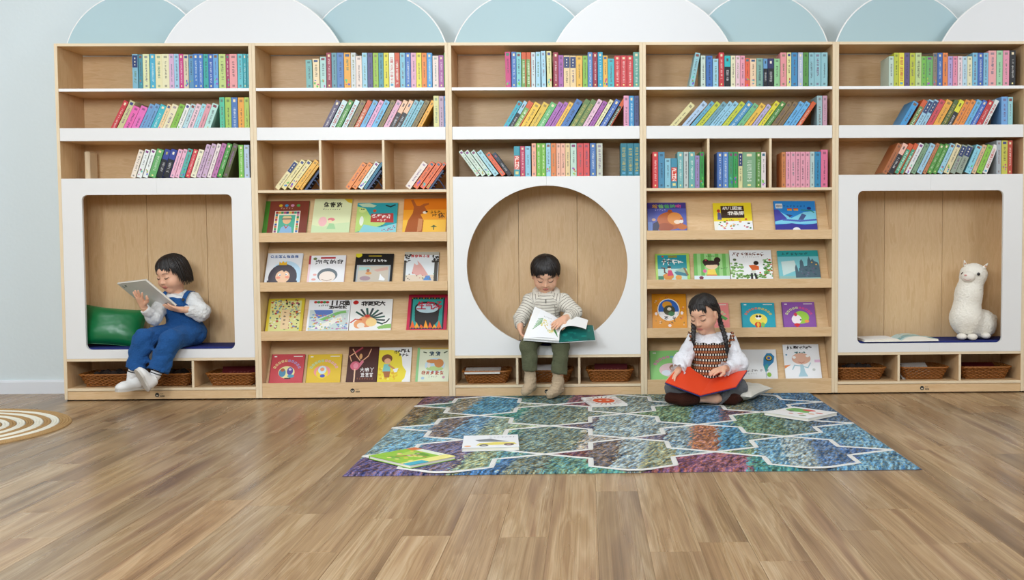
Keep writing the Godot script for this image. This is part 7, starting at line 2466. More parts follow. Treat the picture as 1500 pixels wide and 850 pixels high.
func boy_with_book():
	var t = thing("person", "boy in a striped hoodie reading on the sill of the round nook", "person", Vector3(2.69, 0.297, -0.12), 0)
	var off := Transform3D(Basis.IDENTITY, -t.position)
	var hx := Transform3D(frame(Vector3(0.03, -0.52, 0.85)), Vector3(2.686, 0.690, -0.085))
	var neck := Vector3(2.688, 0.572, -0.115)
	var shR := Vector3(2.598, 0.535, -0.110)
	var shL := Vector3(2.782, 0.535, -0.110)
	var elR := Vector3(2.545, 0.440, -0.060)
	var wrR := Vector3(2.546, 0.402, 0.030)
	var elL := Vector3(2.850, 0.468, -0.050)
	var wrL := Vector3(2.802, 0.447, 0.040)
	var hip := Vector3(2.688, 0.355, -0.150)
	var knR := Vector3(2.598, 0.303, 0.088)
	var anR := Vector3(2.603, 0.120, 0.085)
	var knL := Vector3(2.776, 0.303, 0.088)
	var anL := Vector3(2.757, 0.105, 0.090)
	var f := Field.new()
	f.cone(hip, Vector3(2.688, 0.50, -0.115), 0.066, 0.064, 0.03)
	f.cone(shR, shL, 0.033, 0.033, 0.03)
	f.cone(Vector3(2.688, 0.50, -0.115), neck, 0.055, 0.034, 0.03)
	f.chain([shR, elR, wrR], [0.030, 0.025, 0.019])
	f.chain([shL, elL, wrL], [0.030, 0.025, 0.019])
	f.chain([hip + Vector3(-0.05, 0, 0.02), knR, anR], [0.055, 0.040, 0.026])
	f.chain([hip + Vector3(0.05, 0, 0.02), knL, anL], [0.055, 0.040, 0.026])
	var b := Buf.new()
	var paint := skin_paint(hx)
	f.mesh_into(b, 0.011, paint)
	head_field(hx, neck).mesh_into(b, 0.0033, paint)
	var hf := Field.new()
	hand_into(hf, wrR + Vector3(0.002, -0.012, 0.008), Vector3(0.28, -0.70, 0.52), Vector3(0.85, 0.25, 0.25), -1.0, [0.22, 0.25, 0.28, 0.3, 0.4], 1.06)
	hf.cone(wrR + Vector3(0, 0.02, -0.02), wrR + Vector3(0.002, -0.012, 0.008), 0.019, 0.0165, 0.01)
	hf.mesh_into(b, 0.003, paint)
	hf = Field.new()
	hand_into(hf, wrL + Vector3(-0.008, -0.002, 0.008), Vector3(-0.70, -0.42, 0.55), Vector3(-0.35, -0.85, -0.25), 1.0, [0.12, 0.14, 0.16, 0.2, 0.4], 1.06)
	hf.cone(wrL + Vector3(0.02, 0.01, -0.02), wrL + Vector3(-0.008, -0.002, 0.008), 0.019, 0.0165, 0.01)
	hf.mesh_into(b, 0.003, paint)
	shift(b, -t.position)
	obj("body", b, M.skin, t)
	# striped hoodie
	var im := Image.create(8, 64, false, Image.FORMAT_RGB8)
	im.fill(Color("ddd8cb"))
	im.fill_rect(Rect2i(0, 24, 8, 14), Color("8b857a"))
	var st := plain(Color.WHITE, 0.92, 0.2)
	st.albedo_texture = ImageTexture.create_from_image(im)
	st.uv1_scale = Vector3(1, 1.0 / 0.0165, 1)
	st.rim_enabled = true
	st.rim = 0.3
	var s := Field.new()
	s.striped = true
	s.nz = creases(151, 10.0)
	s.amp = 0.007
	s.cone(Vector3(2.688, 0.37, -0.135), Vector3(2.688, 0.515, -0.115), 0.094, 0.078, 0.02)
	s.cone(shR, shR + Vector3(0.09, 0.012, 0), 0.045, 0.050, 0.03, 0.155)
	s.cone(shL, shL + Vector3(-0.09, 0.012, 0), 0.045, 0.050, 0.03, 0.155)
	s.cone(shR, elR, 0.046, 0.043, 0.02)
	s.cuffed(elR, wrR + Vector3(0, 0.002, -0.004), 0.043, 0.031, 0.015, 0.10)
	s.cone(shL, elL, 0.046, 0.044, 0.02)
	s.cuffed(elL, wrL + Vector3(0.004, 0.002, -0.004), 0.044, 0.031, 0.015, 0.10)
	var so = fobj("hoodie", s, 0.0065, st, t, t)
	var hd := Field.new()   # hood lying round the neck
	hd.striped = true
	hd.nz = noise(152, 26.0, 2)
	hd.amp = 0.005
	for k in 12:
		var a := TAU * k / 12
		var back := 0.5 - 0.5 * sin(a)
		hd.ball(neck + Vector3(cos(a) * (0.050 + 0.012 * back), 0.002 + 0.020 * back - 0.016 * maxf(0.0, sin(a)), sin(a) * 0.046 - 0.012 * back), 0.017 + 0.012 * back, 0.016)
	fobj("hood", hd, 0.005, st, so, t)
	var zp := Buf.new()
	zp.xf = off
	zp.tube([Vector3(2.688, 0.556, -0.052), Vector3(2.688, 0.542, -0.040), Vector3(2.688, 0.528, -0.034)], [0.0028], 6)
	obj("placket", zp, plain(Color("6f6a62"), 0.6), so)
	var pk := Buf.new()
	pk.xf = off
	pk.tube([Vector3(2.738, 0.515, -0.048), Vector3(2.742, 0.460, -0.040), Vector3(2.752, 0.436, -0.038), Vector3(2.772, 0.432, -0.048)], [0.0024], 6)
	obj("pocket_seam", pk, plain(Color("8a857a"), 0.8), so)
	# olive corduroy trousers
	var cord := cloth(Color("5d6049"), 0.5, 4, 0.8, 80)
	var p := Field.new()
	p.nz = creases(153, 9.0)
	p.amp = 0.006
	p.ell(Vector3(2.688, 0.360, -0.145), Vector3(0.108, 0.062, 0.100), 0.03)
	p.cone(Vector3(2.640, 0.350, -0.115), knR, 0.060, 0.047, 0.03)
	p.cuffed(knR, Vector3(2.602, 0.160, 0.088), 0.047, 0.046, 0.02)
	p.cone(Vector3(2.738, 0.350, -0.115), knL, 0.060, 0.047, 0.03)
	p.cuffed(knL, Vector3(2.764, 0.140, 0.092), 0.047, 0.047, 0.02)
	fobj("trousers", p, 0.0065, cord, t, t)
	# beige ribbed socks
	var wool := cloth(Color("b9a488"), 0.5, 5, 0.9, 90)
	for k in 2:
		var an: Vector3 = anR if k == 0 else anL
		var toe := Vector3(2.577, 0.052, 0.150) if k == 0 else Vector3(2.716, 0.038, 0.165)
		var heel := an + Vector3(0.004, -0.050, -0.012)
		var sk := Field.new()
		sk.nz = noise(154 + k, 40.0, 2)
		sk.nscale = Vector3(0.4, 3.0, 0.4)
		sk.amp = 0.004
		sk.cone(an + Vector3(0, 0.055, 0), an, 0.031, 0.029, 0.015)
		sk.cone(an, heel, 0.029, 0.026, 0.015)
		sk.cone(heel, toe, 0.026, 0.024, 0.02)
		sk.cone(an + Vector3(0, -0.01, 0.004), heel.lerp(toe, 0.6), 0.026, 0.025, 0.02)
		fobj("sock", sk, 0.0045, wool, t, t)
	# hair: short crop with a full fringe
	var h := hair_field(hx, 161)
	h.ell(Vector3(0, 0.030, -0.018), Vector3(0.074, 0.073, 0.084), 0.015)
	h.cut(Vector3(0, 0.030, 0.075), Vector3(0, -1, 0.62))
	var hb := Buf.new()
	h.mesh_into(hb, 0.0042)
	hair_strands(hb, hx, Vector3(0, 0.030, -0.015), Vector3(0.080, 0.077, 0.089), 280, 161, func(a: float) -> float:
		var g := absf(rad_to_deg(a))
		if g < 50.0: return 0.023 - 0.010 * absf(sin(a * 8.0))
		if g < 75.0: return lerpf(0.020, -0.010, (g - 50.0) / 25.0)
		return lerpf(-0.004, -0.050, smoothstep(95.0, 150.0, g)), 0.0)
	shift(hb, -t.position)
	obj("hair", hb, M.hair, t)
	face_parts_at(t, hx, off)
	boy_book()


func sheet(t, called, fn: Callable, nu, nv, mat, cell := -1, flip_x := false, thick := 0.0):
	# a curved sheet from fn(u, v); thick makes a closed slab below it
	var b := Buf.new()
	b.grid(fn, nu, nv)
	for j in b.v.size():
		var q := b.u[j]
		if cell >= 0:
			b.u[j] = cell_uv(cell, 1.0 - q.x if flip_x else q.x, q.y)
	if thick > 0.0:
		var n := b.v.size()
		var e := b.i.size()
		for j in n:
			b.v.append(b.v[j] - b.n[j] * thick)
			b.n.append(-b.n[j])
			b.u.append(b.u[j])
			b.c.append(b.c[j])
		for j in range(0, e, 3):
			b.i.append_array([b.i[j] + n, b.i[j + 2] + n, b.i[j + 1] + n])
		var rim := []
		for a in nu + 1: rim.append(a)
		for a in range(1, nv + 1): rim.append(a * (nu + 1) + nu)
		for a in range(nu - 1, -1, -1): rim.append(nv * (nu + 1) + a)
		for a in range(nv - 1, 0, -1): rim.append(a * (nu + 1))
		for a in rim.size():
			var p: int = rim[a]
			var q: int = rim[(a + 1) % rim.size()]
			b.quad(b.v[p], b.v[q], b.v[q + n], b.v[p + n], [b.u[p], b.u[q], b.u[q], b.u[p]])
	return obj(called, b, mat, t)


func bez(a: Vector3, b: Vector3, c: Vector3, d: Vector3, t: float) -> Vector3:
	return a.bezier_interpolate(b, c, d, t)


func boy_book():
	var S0 := Vector3(2.766, 0.330, 0.150)
	var S1 := Vector3(2.772, 0.425, -0.005)
	var BL := Vector3(2.570, 0.345, 0.145)
	var TL := Vector3(2.626, 0.508, 0.010)
	var RB := Vector3(2.968, 0.340, 0.135)
	var RT := Vector3(2.955, 0.408, 0.000)
	var t = thing("open_book", "open white picture book with teal endpaper on the boy's lap", "book", S0)
	var o := -S0
	var cover := plain(Color("d9dcdc"), 0.5)
	sheet(t, "cover", func(u: float, v: float) -> Vector3: return o + BL.lerp(S0, u).lerp(TL.lerp(S1, u), 1.0 - v) + Vector3(0, -0.012, 0), 8, 8, cover, -1, false, 0.003)
	sheet(t, "cover", func(u: float, v: float) -> Vector3: return o + S0.lerp(RB, u).lerp(S1.lerp(RT, u), 1.0 - v) + Vector3(0, -0.012, 0), 8, 8, cover, -1, false, 0.003)
	sheet(t, "endpaper", func(u: float, v: float) -> Vector3: return o + S0.lerp(RB, u * 0.985).lerp(S1.lerp(RT, u * 0.985), 1.0 - v) + Vector3(0, -0.008, 0), 8, 8, M.prints, 36, false, 0.003)
	sheet(t, "page_block", func(u: float, v: float) -> Vector3: return o + BL.lerp(S0, 0.01 + u * 0.99).lerp(TL.lerp(S1, 0.01 + u * 0.99), 1.0 - v) + Vector3(0, -0.003, 0), 10, 8, M.paper, -1, false, 0.008)
	sheet(t, "page", func(u: float, v: float) -> Vector3:
		var a := bez(BL + Vector3(0.002, 0.003, 0), BL.lerp(S0, 0.4) + Vector3(0, 0.012, 0.004), BL.lerp(S0, 0.8) + Vector3(0, 0.022, 0), S0 + Vector3(0, 0.002, 0), u)
		var c := bez(TL + Vector3(0.002, 0.003, 0), TL.lerp(S1, 0.4) + Vector3(0, 0.010, 0.004), TL.lerp(S1, 0.8) + Vector3(0, 0.020, 0), S1 + Vector3(0, 0.002, 0), u)
		return o + a.lerp(c, 1.0 - v), 20, 10, M.prints, 35, false, 0.0006)
	sheet(t, "turning_page", func(u: float, v: float) -> Vector3:
		var a := bez(S0 + Vector3(0.002, 0.004, 0), Vector3(2.752, 0.425, 0.12), Vector3(2.840, 0.418, 0.09), Vector3(2.914, 0.388, 0.085), u)
		var c := bez(S1 + Vector3(0.002, 0.004, 0), Vector3(2.775, 0.470, 0.01), Vector3(2.850, 0.462, 0.005), Vector3(2.926, 0.432, 0.000), u)
		return o + a.lerp(c, 1.0 - v), 22, 8, M.paper, -1, false, 0.0008)


func girl_on_rug():
	var t = thing("person", "girl with braids and a houndstooth vest sitting cross-legged on the rug", "person", Vector3(3.58, 0.012, 0.26), 0)
	var off := Transform3D(Basis.IDENTITY, -t.position)
	var hx := Transform3D(frame(Vector3(-0.50, -0.38, 0.78), deg_to_rad(3)), Vector3(3.545, 0.482, 0.275))
	var neck := Vector3(3.578, 0.372, 0.245)
	var shR := Vector3(3.497, 0.338, 0.262)
	var shL := Vector3(3.680, 0.335, 0.235)
	var elR := Vector3(3.432, 0.225, 0.275)
	var wrR := Vector3(3.402, 0.190, 0.365)
	var elL := Vector3(3.730, 0.207, 0.268)
	var wrL := Vector3(3.655, 0.195, 0.350)
	var hip := Vector3(3.592, 0.115, 0.215)
	var knR := Vector3(3.385, 0.092, 0.345)
	var knL := Vector3(3.715, 0.090, 0.360)
	var anR := Vector3(3.500, 0.052, 0.440)
	var anL := Vector3(3.640, 0.050, 0.425)
	var f := Field.new()
	f.cone(hip, Vector3(3.585, 0.30, 0.235), 0.066, 0.064, 0.03)
	f.cone(shR, shL, 0.033, 0.033, 0.03)
	f.cone(Vector3(3.585, 0.30, 0.235), neck, 0.055, 0.032, 0.03)
	f.chain([shR, elR, wrR], [0.030, 0.025, 0.018])
	f.chain([shL, elL, wrL], [0.030, 0.025, 0.018])
	f.chain([hip + Vector3(-0.05, 0, 0.01), knR, Vector3(3.590, 0.052, 0.435)], [0.055, 0.036, 0.028])
	f.cone(Vector3(3.590, 0.052, 0.435), anR, 0.028, 0.024, 0.02)
	f.chain([hip + Vector3(0.05, 0, 0.01), knL, anL], [0.055, 0.038, 0.026])
	var b := Buf.new()
	var paint := skin_paint(hx)
	f.mesh_into(b, 0.010, paint)
	head_field(hx, neck).mesh_into(b, 0.0033, paint)
	var hf := Field.new()
	hand_into(hf, wrR + Vector3(-0.008, -0.008, 0.008), Vector3(-0.52, -0.42, 0.70), Vector3(0.45, -0.75, -0.1), -1.0, [0.15, 0.16, 0.18, 0.22, 0.5], 1.06)
	hf.cone(wrR + Vector3(0.01, 0.01, -0.025), wrR + Vector3(-0.008, -0.008, 0.008), 0.019, 0.0165, 0.01)
	hf.mesh_into(b, 0.003, paint)
	hf = Field.new()
	hand_into(hf, wrL + Vector3(-0.012, 0.0, 0.008), Vector3(-0.82, -0.14, 0.50), Vector3(-0.1, -0.95, -0.15), 1.0, [0.14, 0.18, 0.22, 0.26, 0.5], 1.06)
	hf.cone(wrL + Vector3(0.025, 0.0, -0.02), wrL + Vector3(-0.012, 0.0, 0.008), 0.019, 0.0165, 0.01)
	hf.mesh_into(b, 0.003, paint)
	shift(b, -t.position)
	obj("body", b, M.skin, t)
	# white blouse with full sleeves
	var white := cloth(Color("e6e6ea"), 0.3, 6, 0.5, 40)
	var s := Field.new()
	s.nz = creases(171, 9.0)
	s.amp = 0.009
	s.cone(Vector3(3.590, 0.20, 0.225), Vector3(3.585, 0.31, 0.237), 0.074, 0.070, 0.02)
	s.cone(shR + Vector3(0.02, 0, 0), shL + Vector3(-0.02, 0, 0), 0.040, 0.040, 0.03)
	s.cone(shR, elR, 0.046, 0.050, 0.02)
	s.cuffed(elR, wrR + Vector3(0.002, 0.003, -0.004), 0.052, 0.032, 0.015)
	s.cone(shL, elL, 0.046, 0.056, 0.02)
	s.cuffed(elL, wrL + Vector3(0.008, 0, -0.006), 0.056, 0.034, 0.015)
	var so = fobj("blouse", s, 0.0065, white, t, t)
	for e in [[elR, wrR], [elL, wrL]]:   # frilled cuffs
		var ax: Vector3 = (e[1] - e[0]).normalized()
		var u1 := ax.cross(Vector3.UP).normalized()
		var u2 := ax.cross(u1).normalized()
		var ctr: Vector3 = e[1] - t.position
		var cf := Buf.new()
		cf.grid(func(u: float, v: float) -> Vector3:
			var a := u * TAU
			var r := 0.027 + 0.012 * v + 0.004 * v * sin(a * 9.0)
			return ctr + ax * (-0.012 + 0.024 * v) + (u1 * cos(a) + u2 * sin(a)) * r, 60, 5)
		obj("cuff_frill", cf, white, so)
	# scalloped collar lying over the shoulders
	var cl := Buf.new()
	var nk: Vector3 = neck + Vector3(0, -0.006, 0) - t.position
	cl.grid(func(u: float, v: float) -> Vector3:
		var a := u * TAU
		var r := 0.036 + 0.066 * v + (0.006 * absf(sin(a * 7.0)) if v > 0.8 else 0.0)
		var sx := 1.10
		var sz := 0.80
		var y := 0.010 - 0.036 * pow(v, 1.25) - 0.012 * v * absf(sin(a)) + 0.003 * v * sin(a * 14.0)
		return nk + Vector3(cos(a) * r * sx, y, sin(a) * r * sz + 0.004), 112, 12)
	obj("collar", cl, white, so)
	var em := Buf.new()
	em.xf = off
	for k in 2:
		var c0 := neck + Vector3(-0.060 + 0.105 * k, -0.044, 0.085 - 0.02 * k)
		var pts := []
		for q in 14:
			pts.append(c0 + Vector3(cos(TAU * q / 14) * 0.010, sin(TAU * q / 14) * 0.009, 0.0))
		em.tube(pts, [0.0009], 5, true)
	obj("embroidery", em, plain(Color("b9bcc4"), 0.8), so)
	# houndstooth vest
	var im := Image.create(32, 32, false, Image.FORMAT_RGB8)
	im.fill(Color("a05f3e"))
	for y in 2:
		im.fill_rect(Rect2i(0, y * 16, 32, 8), Color("1d1a1c"))
		for x in 4:
			im.fill_rect(Rect2i(x * 8 + (4 if y == 1 else 0), y * 16 + 1, 4, 6), Color("e9e2d4"))
			im.fill_rect(Rect2i(x * 8 + (0 if y == 1 else 4), y * 16 + 9, 3, 6), Color("6e3a28"))
			im.fill_rect(Rect2i(x * 8 + (5 if y == 1 else 1), y * 16 + 10, 2, 3), Color("b98a62"))
	var hm := plain(Color.WHITE, 0.95, 0.15)
	hm.albedo_texture = ImageTexture.create_from_image(im)
	hm.uv1_triplanar = true
	hm.uv1_triplanar_sharpness = 8.0
	hm.uv1_scale = Vector3.ONE / 0.058
	var ve := Field.new()
	ve.nz = noise(172, 16.0, 2)
	ve.amp = 0.003
	ve.cone(Vector3(3.592, 0.150, 0.225), Vector3(3.586, 0.30, 0.237), 0.112, 0.088, 0.02)
	ve.cone(Vector3(3.512, 0.306, 0.262), Vector3(3.668, 0.303, 0.240), 0.054, 0.054, 0.03)
	ve.cut(Vector3(3.59, 0.136, 0.26), Vector3(0, -1, 0))
	ve.cut(Vector3(3.59, 0.338, 0.24), Vector3(0, 1, 0))
	fobj("vest", ve, 0.006, hm, t, t)
	for e in [[shR, -1.0], [shL, 1.0]]:   # small shoulder frills of the vest
		var fr := Buf.new()
		var c0: Vector3 = e[0] - t.position
		var sg: float = e[1]
		fr.grid(func(u: float, v: float) -> Vector3:
			var a := (u - 0.5) * 2.6
			var r := 0.046 + 0.016 * v
			return c0 + Vector3(sg * (-0.004 + 0.034 * v + 0.003 * sin(u * 40.0) * v), cos(a) * r - 0.014, sin(a) * r), 40, 4)
		obj("shoulder_frill", fr, hm, t)
	# pale blouse hem spreading under the vest
	var hem := Field.new()
	hem.nz = noise(173, 22.0, 3)
	hem.amp = 0.007
	hem.ell(Vector3(3.590, 0.130, 0.262), Vector3(0.112, 0.030, 0.072), 0.02)
	fobj("blouse_hem", hem, 0.006, cloth(Color("e2d6d6"), 0.3, 7, 0.5, 40), t, t)
	# grey jeans
	var jean := cloth(Color("67686a"), 0.4, 8, 0.8, 80)
	var p := Field.new()
	p.nz = creases(174, 10.0)
	p.amp = 0.006
	p.ell(Vector3(3.592, 0.108, 0.205), Vector3(0.125, 0.070, 0.100), 0.03)
	p.cone(Vector3(3.545, 0.110, 0.225), knR, 0.066, 0.048, 0.03)
	p.cone(knR, Vector3(3.455, 0.072, 0.405), 0.048, 0.044, 0.03)
	p.cone(Vector3(3.640, 0.110, 0.225), knL, 0.066, 0.050, 0.03)
	p.cuffed(knL, Vector3(3.600, 0.062, 0.432), 0.052, 0.050, 0.03)
	p.cut(Vector3(3.59, 0.014, 0.26), Vector3(0, -1, 0))
	fobj("jeans", p, 0.0065, jean, t, t)
	# brown socks
	var brown := cloth(Color("3a1f17"), 0.4, 9, 0.8, 80)
	var sk := Field.new()
	sk.chain([Vector3(3.478, 0.050, 0.455), Vector3(3.425, 0.046, 0.452), Vector3(3.352, 0.052, 0.420)], [0.030, 0.031, 0.029], 0.02)
	sk.cut(Vector3(3.59, 0.0145, 0.26), Vector3(0, -1, 0))
	fobj("sock", sk, 0.0045, brown, t, t)
	sk = Field.new()
	sk.chain([Vector3(3.640, 0.046, 0.425), Vector3(3.682, 0.043, 0.425), Vector3(3.718, 0.045, 0.385)], [0.028, 0.029, 0.026], 0.02)
	sk.cut(Vector3(3.59, 0.0145, 0.26), Vector3(0, -1, 0))
	fobj("sock", sk, 0.0045, brown, t, t)
	# bare ankle between sock and trouser leg
	# hair: parted, with a fringe and two braids
	var h := hair_field(hx, 181)
	h.ell(Vector3(0, 0.026, -0.020), Vector3(0.0725, 0.075, 0.083), 0.012)
	h.cut(Vector3(0, 0.028, 0.06), Vector3(0, -1, 0.75))
	var hb := Buf.new()
	h.mesh_into(hb, 0.0042)
	hair_strands(hb, hx, Vector3(0, 0.028, -0.013), Vector3(0.075, 0.077, 0.086), 240, 181, func(a: float) -> float:
		var g := absf(rad_to_deg(a))
		if g < 42.0: return 0.027
		return 0.075 if g < 62.0 else lerpf(0.055, 0.010, smoothstep(62.0, 110.0, g)), 0.0)
	var rg := RandomNumberGenerator.new()
	rg.seed = 183
	hb.xf = hx
	for sg in [-1.0, 1.0]:   # combed back over the ears to the braids
		for k in 46:
			var fr := k / 45.0
			var z0 := lerpf(0.052, -0.080, fr)
			var hgt := 0.030 + 0.076 * sqrt(maxf(0.0, 1.0 - pow((z0 + 0.014) / 0.088, 2)))
			var root := Vector3(0.0028 * sg, hgt, z0)
			var m1 := Vector3(sg * (0.052 + rg.randf_range(-0.002, 0.002)), 0.076 - 0.02 * fr, z0 * 0.85 + 0.004)
			var m2 := Vector3(sg * (0.0765 + rg.randf_range(-0.002, 0.003)), 0.052 - 0.030 * fr, lerpf(0.020, -0.060, fr))
			var end := Vector3(sg * (0.070 + rg.randf_range(-0.004, 0.005)), -0.026 + rg.randf_range(-0.008, 0.008), -0.046 + rg.randf_range(-0.006, 0.006))
			var pts := []
			for q in 9:
				pts.append(root.bezier_interpolate(m1 * Vector3(1.0, 1.12, 1.0), m2 * Vector3(1.10, 1.0, 1.0), end, q / 8.0))
			hb.tube(pts, [0.0042, 0.0048, 0.0052, 0.0052, 0.0052, 0.005, 0.005, 0.0048, 0.004], 5, false, 0.75)
	hb.xf = Transform3D.IDENTITY
	shift(hb, -t.position)
	var hair = obj("hair", hb, M.hair, t)
	var runs := [[hx * Vector3(0.074, -0.028, -0.026), Vector3(3.640, 0.418, 0.275), Vector3(3.652, 0.372, 0.315), Vector3(3.662, 0.318, 0.330), Vector3(3.664, 0.285, 0.330)], [hx * Vector3(-0.070, -0.034, -0.030), Vector3(3.490, 0.425, 0.300), Vector3(3.487, 0.392, 0.325), Vector3(3.484, 0.362, 0.345), Vector3(3.484, 0.340, 0.350)]]
	for r in runs:
		var bf := Field.new()
		bf.nz = noise(185, 1.0, 2)
		bf.nscale = Vector3(120, 60, 120)
		bf.amp = 0.0015
		var cv := Curve3D.new()
		for k in r.size():
			var tn: Vector3 = (r[mini(k + 1, r.size() - 1)] - r[maxi(k - 1, 0)]) / 6.0
			cv.add_point(r[k], -tn, tn)
		var L := cv.get_baked_length()
		var n := int(L / 0.0105)
		for k in n:
			var pnt := cv.sample_baked(L * k / n)
			var nxt := cv.sample_baked(minf(L, L * k / n + 0.016))
			var sd := 0.0055 * (1.0 if k % 2 == 0 else -1.0)
			var r1 := 0.0098 if k < n - 3 else 0.0065
			bf.cone(pnt + Vector3(sd, 0.004, 0.002), nxt + Vector3(-sd * 0.6, -0.002, 0), r1, r1 * 0.8, 0.003)
		bf.cone(cv.sample_baked(L), cv.sample_baked(L) + Vector3(0.002, -0.024, 0.002), 0.0085, 0.003, 0.004)
		fobj("braid", bf, 0.0032, M.hair, hair, t)
		var ti := Buf.new()
		ti.xf = off
		var c1 := cv.sample_baked(L * 0.97)
		var ring := []
		for q in 14:
			ring.append(c1 + Vector3(cos(TAU * q / 14) * 0.0105, 0, sin(TAU * q / 14) * 0.0105))
		ti.tube(ring, [0.003], 6, true)
		obj("hair_tie", ti, plain(Color("1a1416"), 0.6), hair)
	face_parts_at(t, hx, off)
	# the open orange book on her lap
	var b1 := Vector3(3.322, 0.132, 0.455)
	var b2 := Vector3(3.440, 0.238, 0.300)
	var b3 := Vector3(3.590, 0.135, 0.310)
	var b4 := Vector3(3.775, 0.176, 0.330)
	var b5 := Vector3(3.690, 0.110, 0.500)
	var b6 := Vector3(3.500, 0.072, 0.530)
	var bk = thing("open_book", "open orange picture book with blue covers on the girl's lap", "book", b6)
	var o := -b6
	var orange := plain(Color("e2441c"), 0.4, 0.5)
	var navy := plain(Color("24346e"), 0.4, 0.5)
	for layer in 2:
		var lift := Vector3(0, 0.0 if layer == 0 else 0.005, 0)
		var ins := 0.0 if layer == 0 else 0.012
		var lf := func(u: float, v: float) -> Vector3:
			var uu := ins + u * (1.0 - ins)
			var vv := ins + v * (1.0 - 2.0 * ins)
			var p0 := bez(b2, b2.lerp(b3, 0.33) + Vector3(-0.012, -0.030, 0.01), b2.lerp(b3, 0.66) + Vector3(-0.02, -0.026, 0.0), b3, uu)
			var p1 := bez(b1, b1.lerp(b6, 0.33) + Vector3(0, -0.002, 0), b1.lerp(b6, 0.66), b6, uu)
			return o + lift + p0.lerp(p1, vv)
		var rf := func(u: float, v: float) -> Vector3:
			var uu := u * (1.0 - ins)
			var vv := ins + v * (1.0 - 2.0 * ins)
			var p0 := bez(b3, b3.lerp(b4, 0.33) + Vector3(0, 0.006, 0), b3.lerp(b4, 0.66) + Vector3(0, 0.004, 0), b4, uu)
			var p1 := b6.lerp(b5, uu)
			return o + lift + p0.lerp(p1, vv)
		if layer == 0:
			sheet(bk, "cover", lf, 14, 10, navy, -1, false, 0.004)
			sheet(bk, "cover", rf, 14, 10, navy, -1, false, 0.004)
		else:
			sheet(bk, "page", lf, 14, 10, orange, -1, false, 0.0045)
			sheet(bk, "page", rf, 14, 10, orange, -1, false, 0.0045)
	# floor cushion she sits on
	var linen := cloth(Color("d9d5ca"), 0.3, 10, 0.6, 40)
	var cs := Basis(Vector3.UP, deg_to_rad(-28)) * Basis(Vector3.RIGHT, deg_to_rad(-90)) * Basis(Vector3.FORWARD, deg_to_rad(0))
	pillow("floor_cushion", "flat cream and white cushion tucked behind the girl on the rug", Vector3(0.36, 0.36, 0.085), linen, Transform3D(cs, Vector3(3.700, 0.056, 0.205)), "cushion", 0.005, 9)


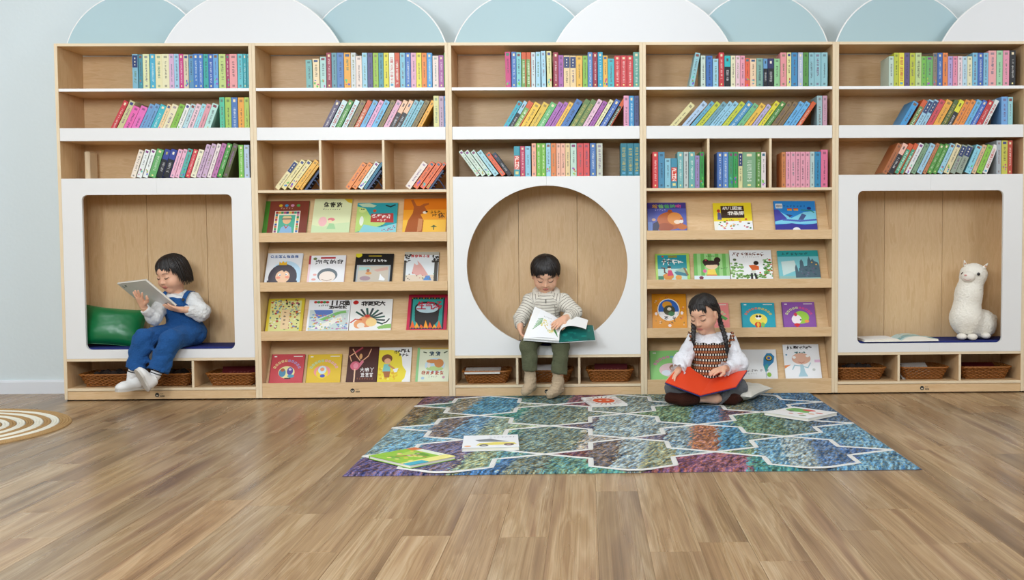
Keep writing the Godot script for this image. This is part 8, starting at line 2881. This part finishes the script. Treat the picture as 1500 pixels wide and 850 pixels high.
# ---------------------------------------------------------------- plush alpaca
func build_alpaca():
	var t = thing("plush_alpaca", "fluffy white plush alpaca sitting on the navy pad", "plush toy", Vector3(5.15, 0.2965, -0.13), 0)
	var off: Vector3 = -t.position
	var f := Field.new()
	f.nz = noise(191, 1.0, 3)
	f.nscale = Vector3(110, 110, 110)
	f.amp = 0.0055
	f.ell(Vector3(5.158, 0.672, -0.132), Vector3(0.076, 0.060, 0.066), 0.03)
	f.cone(Vector3(5.128, 0.560, -0.128), Vector3(5.152, 0.655, -0.132), 0.071, 0.064, 0.03)
	f.cone(Vector3(5.110, 0.430, -0.125), Vector3(5.128, 0.560, -0.128), 0.084, 0.071, 0.03)
	f.ell(Vector3(5.114, 0.408, -0.122), Vector3(0.090, 0.088, 0.084), 0.03)
	f.ell(Vector3(5.222, 0.385, -0.160), Vector3(0.078, 0.080, 0.080), 0.03)
	f.cone(Vector3(5.12, 0.37, -0.13), Vector3(5.22, 0.36, -0.15), 0.06, 0.06, 0.03)
	f.ball(Vector3(5.292, 0.410, -0.175), 0.022, 0.015)
	var wool := plain(Color("f4efe2"), 0.95, 0.15)
	wool.rim_enabled = true
	wool.rim = 0.6
	wool.normal_enabled = true
	wool.normal_texture = noise_tex(noise(192, 0.10, 3), 256, null, true, 8.0)
	wool.normal_scale = 0.45
	wool.uv1_triplanar = true
	wool.uv1_scale = Vector3.ONE * 9.0
	var body := Buf.new()
	f.mesh_into(body, 0.0040)
	shift(body, off)
	var bo = obj("body", body, wool, t)
	var felt := plain(Color("efe9dd"), 0.9, 0.2)
	# muzzle, ears, feet of short plush
	var m := Field.new()
	m.ell(Vector3(5.106, 0.657, -0.080), Vector3(0.040, 0.033, 0.032), 0.01, Basis(Vector3.UP, -0.64))
	fobj("muzzle", m, 0.0035, felt, t, t)
	var fx := Transform3D(frame(Vector3(-0.60, 0.0, 0.80)), Vector3(5.148, 0.668, -0.122))
	for e in [[Vector3(5.106, 0.724, -0.124), Vector3(5.097, 0.750, -0.118), -1.0], [Vector3(5.206, 0.710, -0.098), Vector3(5.222, 0.732, -0.092), 1.0]]:
		var ef := Field.new()
		ef.cone(e[0], e[1], 0.011, 0.004, 0.005)
		var eo = fobj("ear", ef, 0.003, felt, t, t)
		var inner := Buf.new()
		inner.xf = Transform3D(frame(Vector3(-0.3, 0.1, 1)), e[0].lerp(e[1], 0.35) - t.position + Vector3(-0.002, 0, 0.0085))
		inner.lathe_disc(0.0055, 0.002)
		obj("inner_ear", inner, plain(Color("c99a78"), 0.9), eo)
	for e in [Vector3(5.068, 0.3175, -0.068), Vector3(5.122, 0.3175, -0.048), Vector3(5.215, 0.320, -0.092)]:
		var ff := Field.new()
		ff.ell(e + Vector3(0, -0.002, 0), Vector3(0.028, 0.019, 0.034), 0.01)
		fobj("foot", ff, 0.0035, felt, t, t)
	var black := plain(Color("0c0c0e"), 0.12, 0.6)
	var ring := plain(Color("d8d2c6"), 0.6)
	for s in [-1.0, 1.0]:
		var ev: Vector3 = fx * Vector3(0.044 * s + 0.004, 0.006, 0.054)
		var ef := Field.new()
		ef.ball(ev, 0.0095, 0.001)
		var eo = fobj("eye", ef, 0.0022, black, t, t)
		var rp := []
		var bb := frame((ev - fx.origin) * Vector3(1, 0.3, 1))
		for q in 18:
			rp.append(ev + bb * Vector3(cos(TAU * q / 18) * 0.0098, sin(TAU * q / 18) * 0.0098, 0.001) + off)
		var rb := Buf.new()
		rb.tube(rp, [0.0012], 5, true)
		obj("eye_rim", rb, ring, eo)
	var no := Field.new()
	no.ell(Vector3(5.082, 0.668, -0.056), Vector3(0.0085, 0.0045, 0.005), 0.002, Basis(Vector3.UP, -0.64))
	fobj("nose", no, 0.002, plain(Color("e3a39a"), 0.7), t, t)
	var mo := Buf.new()
	mo.xf = Transform3D(Basis.IDENTITY, off)
	mo.tube([Vector3(5.073, 0.648, -0.064), Vector3(5.085, 0.641, -0.053), Vector3(5.099, 0.640, -0.049), Vector3(5.113, 0.645, -0.050), Vector3(5.120, 0.651, -0.052)], [0.0012, 0.0016, 0.0016, 0.0016, 0.001], 6)
	obj("mouth", mo, plain(Color("c98f86"), 0.8), t)
